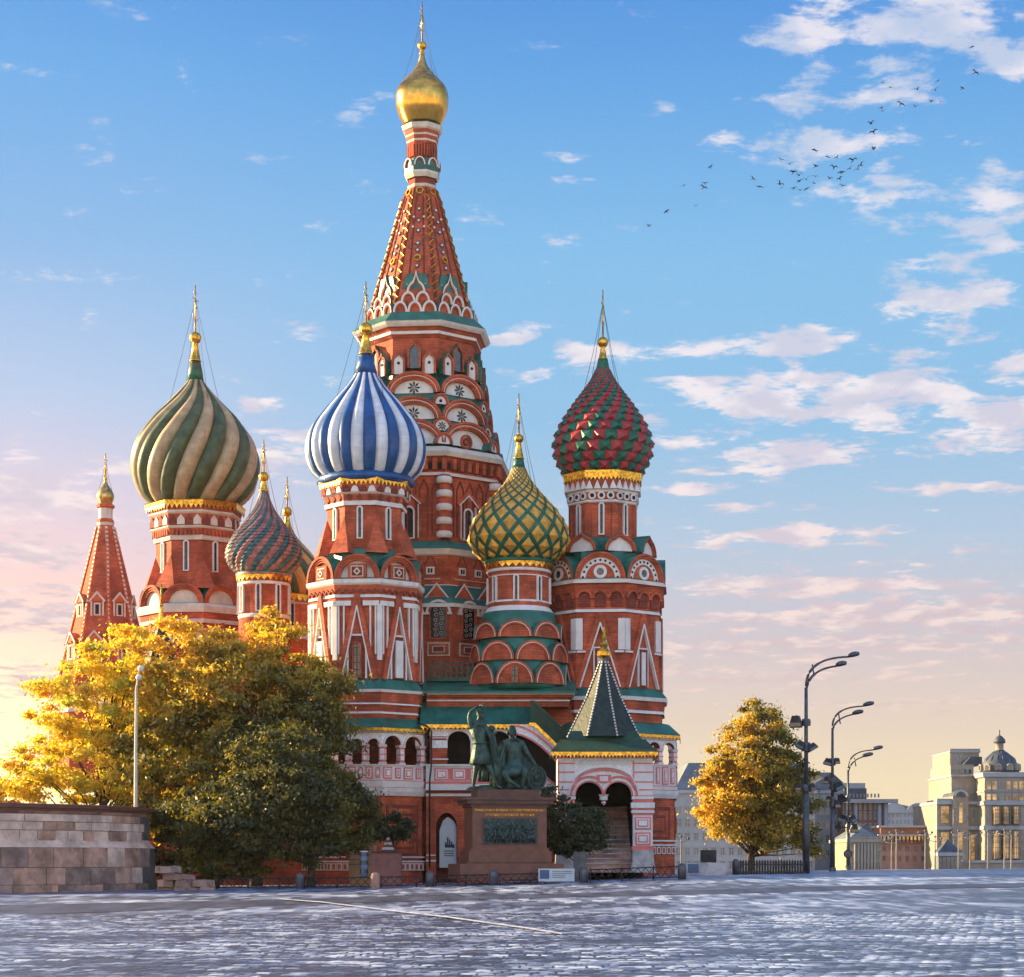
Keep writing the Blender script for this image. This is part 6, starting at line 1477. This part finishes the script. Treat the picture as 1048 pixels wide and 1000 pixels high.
def panel(name, label, x0, x1, y0, y1, Y, mt, cat, logo=None, th=.25, lines=0):
    g = gz(PX(x0, Y), Y); root = empty(name, (PX(x0, Y), Y, g)); tag(root, label, cat); b = MB(); w = PX(x1, Y)-PX(x0, Y)
    z0, z1 = PZ(y1, Y)-g, PZ(y0, Y)-g; b.box(0, w, -th/2, th/2, z0, z1, mt); b.box(.1, .3, -.15, .15, -.2, z0, 'steel'); b.box(w-.3, w-.1, -.15, .15, -.2, z0, 'steel'); b.build('board', root)
    if logo:
        b = MB(); b.box(w*.04, w*.30, -th/2-.012, -th/2-.003, z0+(z1-z0)*.2, z0+(z1-z0)*.9, 'logo_blue'); b.box(w*.08, w*.26, -th/2-.02, -th/2-.012, z0+(z1-z0)*.5, z0+(z1-z0)*.58, 'steel'); b.build('emblem', root)
    if lines:
        b = MB(); rg = random.Random(2)
        for i in range(lines): y = z1-(z1-z0)*(.2+.62*i/lines); b.box(w*.38, w*(.38+rg.uniform(.35, .55)), -th/2-.008, -th/2-.002, y-.025, y+.01, 'steel')
        b.build('writing', root)
panel('sign_panel', 'white information board with a blue corner emblem at the foot of the bush', 551, 588, 889, 902, 114, 'fabric_white', 'sign', True, lines=4)
panel('concrete_block', 'pale blue grey concrete block behind the white information board', 587, 600, 872, 893, 117.5, 'steel', 'block')
panel('barrier_panel', 'grey white barrier with a blue square beside the cathedral corner', 702, 745, 883, 896, 128, 'stone', 'barrier', True)
panel('notice_box', 'small black box standing on top of the grey white barrier', 717, 733, 870, 882.5, 128.6, 'iron', 'box')
Yk = 118.0; X0 = PX(395, Yk); g0 = gz(X0, Yk); root = empty('market_stall', (X0, Yk, g0)); tag(root, 'maroon box stall behind the low iron fence', 'stall'); W = lambda x, y: (PX(x, Yk)-X0, PZ(y, Yk)-g0)
b = MB(); b.box(W(380, 0)[0], W(410, 0)[0], 0, 1.6, -.2, W(0, 873)[1], 'maroon'); b.build('body', root)
b = MB(); b.box(W(379.5, 0)[0], W(410.5, 0)[0], -.06, 1.7, W(0, 873)[1], W(0, 871.6)[1], 'iron'); b.build('top', root)
b = MB(); c = W(394.5, 872); hh = W(0, 854)[1]-c[1]; n = 7
pr = []
for i in range(n): pr += [(.60*(1-i/n), c[1]+hh*i/n, 'fabric_white' if i % 2 else 'brick_dark')]
pr += [(.02, c[1]+hh, 'brick_dark')]; b.lathe(pr, 4, 0, c[0], 2.6, False); b.box(c[0]-.42, c[0]+.42, 2.2, 3.0, 0, c[1], 'white')
o = b.build('cone_tent'); o.location = (X0, Yk, g0); tag(o, 'small zigzag striped pyramid top rising behind the maroon stall', 'tent')
b = MB(); r_ = 4.6*Yk/F; pr = []
for i in range(6): z0_ = W(0, 893)[1]-.3+(W(0, 872)[1]-W(0, 893)[1]+.3)*i/6; pr += [(r_, z0_, 'bin_blue' if i % 2 == 0 else 'steel')]
pr += [(r_, W(0, 872)[1], 'white'), (r_*.9, W(0, 871)[1], 'white')]; b.lathe(pr, 20, 0); o = b.build('litter_bin', None, (PX(372.5, Yk), Yk, g0)); tag(o, 'blue and grey banded round bin left of the maroon stall', 'bin')
b = MB(); Yw = 128; b.box(PX(357, Yw), PX(383, Yw), Yw, Yw+2.5, -.5, PZ(851, Yw), 'tan')
for i in range(7): z_ = PZ(855+5*i, Yw); b.box(PX(357, Yw), PX(383, Yw), Yw-.03, Yw, z_, z_+.05, 'maroon')
b.box(PX(356, Yw), PX(384, Yw), Yw-.12, Yw+2.6, PZ(851, Yw), PZ(849.5, Yw), 'brick_dark'); o = b.build('timber_hut'); tag(o, 'orange tan boarded hut half hidden by the green tree', 'hut')

# ------------------------------------------------------------------ far buildings
mat('far_white', (.30, .31, .31), .85, var=.08, scale=.3)
mat('far_grey', (.11, .135, .155), .7, var=.15, scale=.3)
mat('far_slate', (.05, .065, .085), .6, var=.2, scale=.5)
mat('far_cream', (.27, .235, .185), .85, var=.1, scale=.3)
mat('far_yellow', (.34, .29, .16), .85, var=.1, scale=.3)
mat('far_brick', (.26, .125, .07), .85, var=.15, scale=.4)
mat('far_pink', (.32, .20, .175), .85, var=.1, scale=.3)
mat('far_window', (.05, .065, .08), .12, var=.4, scale=.2, spec=.9)
mat('sunlit_glass', (.40, .20, .05), .12, .45, var=.5, scale=.35, spec=.9, col2=(.75, .5, .2))  # warm sun reflection painted into the glass colour
def house(name, label, Y, x0, x1, ytop, mt, depth=20, cols=0, rows=(), wpx=(4, 7), trim='far_white', roof=None, rot=0.0, ybot=930):
    X0 = PX((x0+x1)/2, Y); gb = PZ(ybot, Y); root = empty(name, (X0, Y, gb), R_(rot)); tag(root, label, 'building'); w = (x1-x0)/F*Y/2; zt = PZ(ytop, Y)-gb
    b = MB(); b.box(-w, w, 0, depth, 0, zt, mt); b.build('wall', root); s = Y/F
    b = MB(); b.box(-w-.3, w+.3, -.35, depth+.3, zt, zt+.5, trim); b.build('cornice', root)
    me = None
    for y in rows:
        for i in range(cols):
            u = -w+2*w*(i+.5)/cols
            if me is None:
                q = MB(); a, h = wpx[0]*s/2, wpx[1]*s; q.box(-a-.12, a+.12, -.10, .05, -.15, 0, trim); q.box(-a-.1, -a, -.08, .05, 0, h, trim); q.box(a, a+.1, -.08, .05, 0, h, trim); q.box(-a-.15, a+.15, -.14, .05, h, h+.18, trim)
                q.box(-a, a, -.03, .02, 0, h, 'far_window'); q.box(-.05, .05, -.05, .02, 0, h, trim); q.box(-a, a, -.05, .02, h*.6, h*.6+.08, trim)
                o = q.build('window', root, (u, 0, PZ(y, Y)-gb)); me = o.data
            else: place('window', me, root, (u, 0, PZ(y, Y)-gb))
    if roof:
        ins, yr, rm = roof; z1 = PZ(yr, Y)-gb; b = MB(); b.add([(-w, 0, zt+.5), (w, 0, zt+.5), (w, depth, zt+.5), (-w, depth, zt+.5), (-w+ins, ins, z1), (w-ins, ins, z1), (w-ins, depth-ins, z1), (-w+ins, depth-ins, z1)], [(0, 1, 5, 4), (1, 2, 6, 5), (2, 3, 7, 6), (3, 0, 4, 7), (4, 5, 6, 7)], rm); b.build('roof', root)
    return root, w, gb
r, w, gb = house('office_building', 'long white building with a grey mansard roof behind the lone yellow tree', 330, 690, 834, 812, 'far_white', 24, 16, (833, 846, 860, 875, 889), (4.2, 7.5), roof=(2.6, 780, 'far_grey'))
for i in range(12): b = MB(); u = -w+2.5+i*1.85; b.box(u-.5, u+.5, 1.2, 3, PZ(809, 330)-gb, PZ(801, 330)-gb, 'far_white'); b.box(u-.32, u+.32, 1.16, 1.3, PZ(808, 330)-gb, PZ(802.5, 330)-gb, 'far_window'); b.build('dormer', r)
r, w, gb = house('office_building', 'grey building with a stepped dark roof behind the middle street lamp', 350, 822, 872, 812, 'far_white', 24, 7, (834, 848, 862, 877), (3.2, 7), roof=(6, 789, 'far_slate'))
r, w, gb = house('brick_building', 'tan brick building with white end columns and flat overhanging roof', 345, 862, 909, 822, 'far_brick', 22, 9, (828, 838, 850), (1.6, 6.5))
b = MB()
for u in (-w+.8, -w+2.2, w-1.6, w-.5): b.tube([(u, -.5, PZ(900, 345)-gb), (u, -.5, PZ(822, 345)-gb)], .35, 'far_white', 8)
b.box(-w-.4, w+1.5, -1.2, 0, PZ(822, 345)-gb, PZ(818, 345)-gb, 'far_white'); b.build('column_row', r)
b = MB(); b.box(-w+1, w-3, 4, 16, PZ(817, 345)-gb, PZ(806, 345)-gb, 'far_slate'); b.box(-w+5, w-8, 6, 14, PZ(806, 345)-gb, PZ(800, 345)-gb, 'far_white')
for i in range(9): u = -w+2+i*.62; b.box(u-.14, u+.14, 3.9, 4.1, PZ(815.5, 345)-gb, PZ(811.5, 345)-gb, 'far_cream')
b.build('attic', r)
r, w, gb = house('town_house', 'yellow cream house with a glazed roof below the farthest street lamp', 300, 868, 902, 862, 'far_yellow', 16, 6, (866, 879, 891), (2.8, 8), trim='far_cream', roof=(3.2, 843, 'far_grey'))
b = MB()
for i in range(7): u = -w+1+i*(2*w-2)/6; b.tube([(u, -.3, PZ(900, 300)-gb), (u, -.3, PZ(863, 300)-gb)], .22, 'far_cream', 6)
b.build('pilaster', r)
r, w, gb = house('cafe_building', 'low rose pink building with a row of warm windows under a flat roof', 320, 901, 956, 863, 'far_pink', 18, 7, (870, 880), (1.8, 3.0), trim='far_brick')
b = MB(); b.box(-w, w, -.3, 0, PZ(862, 320)-gb, PZ(856, 320)-gb, 'sunlit_glass'); b.box(-w-.5, w+.5, -.8, 2, PZ(856, 320)-gb, PZ(854, 320)-gb, 'far_white'); b.box(-w, w, -.2, 6, PZ(854, 320)-gb, PZ(847, 320)-gb, 'far_brick'); b.box(-w-.4, w+.4, -.6, 6, PZ(847, 320)-gb, PZ(845, 320)-gb, 'far_white')
for i in range(14): u = -w+2*w*(i+.5)/14; b.box(u-.12, u+.12, -.36, -.3, PZ(862, 320)-gb, PZ(856, 320)-gb, 'iron')
b.build('storefront', r)
r, w, gb = house('palace_building', 'hazy pale palace with curved attics on the far horizon', 520, 904, 952, 832, 'far_white', 20, 12, (836, 843), (1.4, 3.5), roof=(6, 823, 'far_slate'))
b = MB()
for u in (-w*.55, w*.5): b.M = Matrix.Translation((u, -.4, PZ(832, 520)-gb)); b.plate(arch(3.2, 2.6, 12), 0, .5, 'far_white'); b.M = Matrix.Identity(4)
b.build('attic', r)
r, w, gb = house('office_building', 'low pale block just left of the domed building', 420, 952, 972, 848, 'far_white', 14, 5, (852, 860, 869), (1.6, 3.4), roof=(3, 841, 'far_slate'))
# the domed corner building
YD = 310.0; x_ = lambda px: PX(px, YD)-PX(1023, YD); gb = PZ(930, YD); z_ = lambda py: PZ(py, YD)-gb
root = empty('domed_building', (PX(1023, YD), YD, gb)); tag(root, 'cream corner building with a slate dome and tall glass bays painted with amber sun reflection at the right edge', 'building')
L4 = [(20, -2, 'far_cream'), (20, 850, 'far_cream'), (21.5, 849.5, 'far_white'), (21.5, 845.5, 'far_cream'), (20, 845, 'far_cream'), (20, 825, 'far_cream'), (21.5, 824.5, 'far_white'), (21.5, 820.5, 'far_cream'), (20, 820, 'far_cream'), (20, 811.5, 'far_cream'), (20.8, 811, 'far_white'), (20.8, 809.8, 'far_cream'), (20, 809.4, 'far_cream'), (20, 797, 'far_cream'), (22, 796, 'far_white'), (22.5, 791.5, 'far_white'), (19, 791, 'far_slate')]
sD = YD/F
b = MB(); b.lathe([(r*1.4142*sD, 0 if y < 0 else z_(y), m) for r, y, m in L4], 4, 0, smooth=False)
for y0, y1, e, m in ((930, 797, 0, 'far_cream'), (850, 845, .25, 'far_white'), (825, 820, .25, 'far_white'), (797, 791.5, .35, 'far_white')): b.box(x_(1043.3), x_(1090), -20*sD-e+.004, 20, max(0, z_(y0)), z_(y1)-.004, m)
b.build('wall', root)
P = [(x_(1042.5), z_(791)), (x_(1042), z_(784)), (x_(1038), z_(777)), (x_(1032.5), z_(771.5)), (x_(1029), z_(769.5))]
b = MB(); b.lathe([(r, z, 'far_slate') for r, z in P], 30, 0); b.lathe([(x_(1028.4), z_(769.5), 'far_slate'), (x_(1028.4), z_(768), 'far_cream'), (x_(1027), z_(767.6), 'far_cream'), (x_(1027), z_(761), 'far_slate'), (x_(1029), z_(760.5), 'far_slate'), (x_(1028.6), z_(757), 'far_slate'), (x_(1026), z_(754), 'far_slate'), (x_(1023.6), z_(752.3), 'far_slate'), (x_(1023.5), z_(747), 'far_slate')], 16, 0)
for k in range(16): a = 2*math.pi*k/16; b.tube([(x_(1042.6)*math.sin(a), -x_(1042.6)*math.cos(a), z_(790)), (x_(1038.4)*math.sin(a), -x_(1038.4)*math.cos(a), z_(777)), (x_(1029)*math.sin(a), -x_(1029)*math.cos(a), z_(769.5))], .09, 'far_grey', 4)
b.build('dome', root)
for k in range(-3, 4):
    ph = R_(34*k+17); Rr = x_(1042.6)
    g = MB(); g.plate([(x, z-.45) for x, z in arch(.55, .55, 10, leg=.5)], -.25, .5, 'far_cream'); g.plate([(x, z-.38) for x, z in arch(.32, .32, 10, leg=.42)], -.29, -.25, 'far_window'); g.build('dormer', root, fM(ph, Rr*.985, z_(786)).translation, ph)
yf_ = -20*sD
for px, w_ in ((1014.5, 8.5), (1024, 9), (1034, 8.5), (1054, 10)):
    for (ya, yb) in ((879, 851), (844, 826)):
        g = MB(); a_ = w_*sD/2; hh = z_(yb)-z_(ya); n_ = 8
        pts = [(-a_+2*a_*i/n_, -.75*math.sin(math.pi*i/n_)**.6 if 0 < i < n_ else 0) for i in range(n_+1)]
        g.add([(x, y-.05, 0) for x, y in pts]+[(x, y-.05, hh) for x, y in pts], [(i, i+1, n_+2+i, n_+1+i) for i in range(n_)], 'sunlit_glass')
        for i in range(0, n_+1, 2): g.box(pts[i][0]-.05, pts[i][0]+.05, pts[i][1]-.10, .1, 0, hh, 'far_cream')
        for j in range(0, 6):
            for i in range(n_): g.add([(pts[i][0], pts[i][1]-.11, hh*j/5-.04), (pts[i+1][0], pts[i+1][1]-.11, hh*j/5-.04), (pts[i+1][0], pts[i+1][1]-.11, hh*j/5+.05), (pts[i][0], pts[i][1]-.11, hh*j/5+.05)], [(0, 1, 2, 3)], 'far_slate')
        g.build('bay_window', root, (x_(px), yf_, z_(ya)))
for (ya, h) in ((808.5, 8), (819.2, 5.6)):
    for px in (1007, 1013, 1020, 1027, 1034, 1040, 1049, 1057):
        g = MB(); hh = h*sD; g.box(-.42, .42, -.07, .1, -.1, hh+.1, 'far_white'); g.box(-.3, .3, -.10, .1, 0, hh, 'sunlit_glass' if px % 3 else 'far_window'); g.box(-.3, .3, -.12, .1, hh*.6, hh*.6+.07, 'far_cream'); g.box(-.55, .55, -.2, .1, -.2, -.1, 'far_white'); g.build('window', root, (x_(px), yf_, z_(ya)))
for px in (1005.5, 1041.5, 1046.5):
    for (ya, h) in ((842, 6), (834, 6), (876, 7), (865, 7), (856, 5)):
        g = MB(); hh = h*sD; g.box(-.3, .3, -.07, .1, -.08, hh+.08, 'far_white'); g.box(-.2, .2, -.10, .1, 0, hh, 'far_window'); g.build('window', root, (x_(px), yf_, z_(ya)))
w0 = MB(); w0.box(x_(961), x_(1003), 1.5, 20, 0, z_(823), 'far_cream'); w0.box(x_(960), x_(1004), .9, 20, z_(823), z_(820), 'far_white'); w0.box(x_(960), x_(1004), .9, 1.6, z_(849), z_(845.5), 'far_white')
w0.box(x_(976), x_(992), .6, 20, 0, z_(815), 'far_cream'); w0.M = Matrix.Translation((x_(984), .3, z_(815))); w0.band(arch(x_(992)-x_(984), 1.0, 12), arch(.75, .75, 12), 0, 0, 'far_white'); w0.plate(arch(x_(992)-x_(984), 1.0, 12), .02, 8, 'far_slate'); w0.M = Matrix.Identity(4)
w0.box(x_(978), x_(1004), 3, 20, z_(820), z_(794), 'far_cream'); w0.box(x_(977), x_(1004), 2.6, 20, z_(794), z_(792), 'far_white'); w0.box(x_(980), x_(1004), 5, 20, z_(792), z_(781), 'far_cream')
w0.box(x_(985), x_(1016), 9, 22, z_(781), z_(767), 'far_cream'); w0.box(x_(984.5), x_(1017), 8.7, 22, z_(767), z_(765.5), 'far_white'); w0.plate([(x_(996), z_(781)), (x_(1016), z_(781)), (x_(1016), z_(772)), (x_(1004), z_(772))], 7, 9, 'far_slate')
for i in range(22): u = x_(985.5)+(x_(1016)-x_(985.5))*i/21; w0.box(u-.1, u+.1, 8.8, 9.0, z_(765.5), z_(763.5), 'far_white')
w0.box(x_(985), x_(1016.5), 8.75, 9.05, z_(763.6), z_(763), 'far_white')
for i in range(14): u = x_(961)+(x_(976)-x_(961))*i/13; w0.box(u-.09, u+.09, 1.0, 1.2, z_(820), z_(817.5), 'far_white')
w0.box(x_(960.5), x_(976), .95, 1.25, z_(817.6), z_(817), 'far_white')
w0.build('wing', root)
for (ya, row, yy) in ((779, (988, 993, 998), 8.95), (773, (988, 993, 998), 8.95), (790, (982, 986, 990, 995, 1000), 4.95)):
    for px in row: g = MB(); g.box(-.32, .32, -.06, .1, -.08, 4.2*sD+.08, 'far_white'); g.box(-.22, .22, -.09, .1, 0, 4.2*sD, 'far_window'); g.build('window', root, (x_(px), yy, z_(ya)))
for (px, ya, h, wd) in ((964, 880, 24, 3), (969, 842, 17, 8), (969, 878, 26, 8), (984, 842, 20, 3.4), (984, 880, 28, 3.4), (978, 842, 7, 1.8), (978, 833, 6, 1.8), (990, 842, 7, 1.8), (990, 833, 6, 1.8), (978, 875, 7, 1.8), (978, 866, 7, 1.8), (990, 875, 7, 1.8), (990, 866, 7, 1.8), (998, 842, 14, 3.2), (998, 880, 26, 4), (983, 812, 8, 1.8), (988, 812, 8, 1.8), (994, 812, 8, 1.8), (999, 812, 8, 1.8)):
    g = MB(); a = wd*YD/F/2; yy = .55 if 976 < px < 992 and ya > 815 else (2.95 if ya < 815 else 1.45); hh = h*YD/F; g.box(-a-.08, a+.08, -.04, .1, -.05, hh+.08, 'far_white'); g.box(-a, a, -.08, .1, 0, hh, 'sunlit_glass' if wd > 3.3 else 'far_window')
    for j in range(1, int(h/5)+1): g.box(-a, a, -.1, .1, hh*j/(int(h/5)+1)-.04, hh*j/(int(h/5)+1)+.04, 'far_cream')
    g.build('window', root, (x_(px), yy, z_(ya)))
b = MB(); b.box(x_(982), x_(1085), -6, 1, 0, z_(883), 'far_cream'); b.box(x_(981.5), x_(1085), -6.3, 1, z_(883), z_(880.5), 'far_white'); b.build('terrace', root)
# pavilion
YP = 290.0; X0 = PX(972.5, YP); gb = PZ(930, YP); root = empty('pavilion', (X0, YP, gb)); tag(root, 'small glazed pavilion with a dark pyramid roof before the domed building', 'pavilion'); s = YP/F; zt = PZ(876, YP)-gb
b = MB(); b.box(-12*s, 12*s, 0, 24*s, 0, zt, 'far_grey'); b.build('wall', root)
b = MB(); b.box(-13*s, 13*s, -.15, 25*s, zt, zt+.5, 'far_white'); b.lathe([(18*s, zt+.5, 'far_slate'), (7*s, zt+1.6, 'far_slate'), (.1, PZ(859, YP)-gb, 'far_slate')], 4, 0, 0, 12*s, False); b.build('roof', root)
me = None
for i in range(6):
    g = MB(); g.box(-.24, .24, -.05, .05, PZ(892, YP)-gb, zt-.2, 'far_window'); u = (-10+4*i)*s
    if me is None: o = g.build('window', root, (u, 0, 0)); me = o.data
    else: place('window', me, root, (u, 0, 0))
# twin globe lamps down by the river road
def small_lamp(px, ytop, Y, label, n):
    X0 = PX(px, Y); gb = PZ(900, Y); r = empty('globe_lamp', (X0, Y, gb)); tag(r, label, 'lamp post', 'pale globe lamps along the far road'); h = PZ(ytop, Y)-gb
    b = MB(); b.tube([(0, 0, 0), (0, 0, h)], [.11, .06], 'far_cream', 6); b.tube([(-.7, 0, h-.2), (0, 0, h-.45), (.7, 0, h-.2)], .05, 'far_white', 5); b.build('pole', r)
    for u in (-.75, 0, .75): g = MB(); g.ball((u, 0, h+(.2 if u == 0 else .0)), .15, 'far_grey', 8); g.build('globe', r)
for i, (px, y, Y) in enumerate(((697, 858, 200), (912.5, 860, 240), (917.5, 852, 230), (947, 852, 230), (957, 858, 240), (981, 852, 235), (993, 855, 235), (1011, 852, 240), (1028, 851, 230), (1035, 854, 240))):
    small_lamp(px, y, Y, ['globe lamp post by the right corner of the cathedral', 'globe lamp post at the left edge of the pink building, the shorter one', 'taller globe lamp post before the left of the pink building', 'globe lamp post before the right end of the pink building', 'globe lamp post left of the glazed pavilion', 'globe lamp post right beside the glazed pavilion', 'globe lamp post before the left wing of the domed building', 'globe lamp post at the left edge of the amber bays', 'globe lamp post in the middle of the amber bays', 'rightmost globe lamp post before the amber bays'][i], 3)

# ------------------------------------------------------------------ birds
birds = [(911, 123), (920, 190), (676, 217), (697, 230), (767, 235), (821, 212), (815, 237), (886, 232), (724, 273), (763, 280), (804, 267), (829, 268), (676, 292), (673, 284), (646, 325), (652, 347), (498, 394), (410, 420), (432, 431), (532, 412), (556, 414), (598, 421), (653, 392), (442, 452), (457, 461), (458, 476), (476, 472), (501, 437), (499, 464), (496, 482), (548, 440), (590, 443), (611, 445), (619, 434), (570, 454), (566, 452), (537, 469), (563, 470), (570, 488), (443, 495), (459, 500), (476, 496), (406, 484), (411, 494), (335, 470), (353, 490), (224, 439), (153, 487), (209, 482), (206, 493), (186, 541), (108, 555), (62, 594)]
me_b = []
for v in range(4):
    b = MB(); up = (.10, .22, -.05, .16)[v]
    b.lathe([(.01, -.22, 'bird'), (.06, -.1, 'bird'), (.07, .06, 'bird'), (.02, .2, 'bird')], 8, 0, 0, 0, True); b.v = [(x, z, y) for x, y, z in b.v]
    for sg in (-1, 1):
        b.add([(0, -.08, .02), (0, .10, .02), (sg*.24, .06, up), (sg*.24, -.10, up), (sg*.50, .06, up*.4), (0, -.08, .035), (0, .10, .035), (sg*.24, .06, up+.015), (sg*.24, -.10, up+.015), (sg*.50, .06, up*.4+.01)], [(0, 1, 2, 3), (3, 2, 4), (5, 8, 7, 6), (8, 9, 7), (0, 3, 8, 5), (3, 4, 9, 8), (4, 2, 7, 9), (2, 1, 6, 7)], 'bird')
    b.add([(0, .2, 0), (.07, .36, 0), (-.07, .36, 0), (0, .2, .015), (.07, .36, .015), (-.07, .36, .015)], [(0, 1, 2), (3, 5, 4), (0, 3, 4, 1), (1, 4, 5, 2), (2, 5, 3, 0)], 'bird')
    o = b.build('bird'); me_b.append(o)
rg = random.Random(9); used = set()
for i, (x, y) in enumerate(birds):
    px, py = 640+x/2.5686, y/2.5686; Y = 140+rg.uniform(-8, 18); v = rg.randint(0, 3)
    if v not in used: o = me_b[v]; used.add(v)
    else: o = me_b[v].copy(); C.objects.link(o)
    o.location = (PX(px, Y), Y, PZ(py, Y)); o.rotation_euler = (R_(rg.uniform(-25, 25)), R_(rg.uniform(-35, 35)), R_(rg.uniform(-50, 50))); k = rg.uniform(.5, .8); o.scale = (k, k, k)
    tag(o, 'small dark bird of the flock flying in the upper right sky', 'bird', 'birds flying in the upper right sky')

# ------------------------------------------------------------------ the air
m = bpy.data.materials.new('air'); m.use_nodes = True; m.node_tree.nodes.clear(); N = NT(m.node_tree)
pv = N.node('ShaderNodeVolumePrincipled', in_Density=.00006, in_Anisotropy=.6, in_Color=(.95, .93, .92, 1))
o_ = N.n.new('ShaderNodeOutputMaterial'); N.l.new(pv.outputs[0], o_.inputs['Volume']); MATS['air'] = m
b = MB(); b.box(-420, 420, -90, 620, -14, 92, 'air'); hz_ = b.build('haze'); hz_['kind'] = 'stuff'
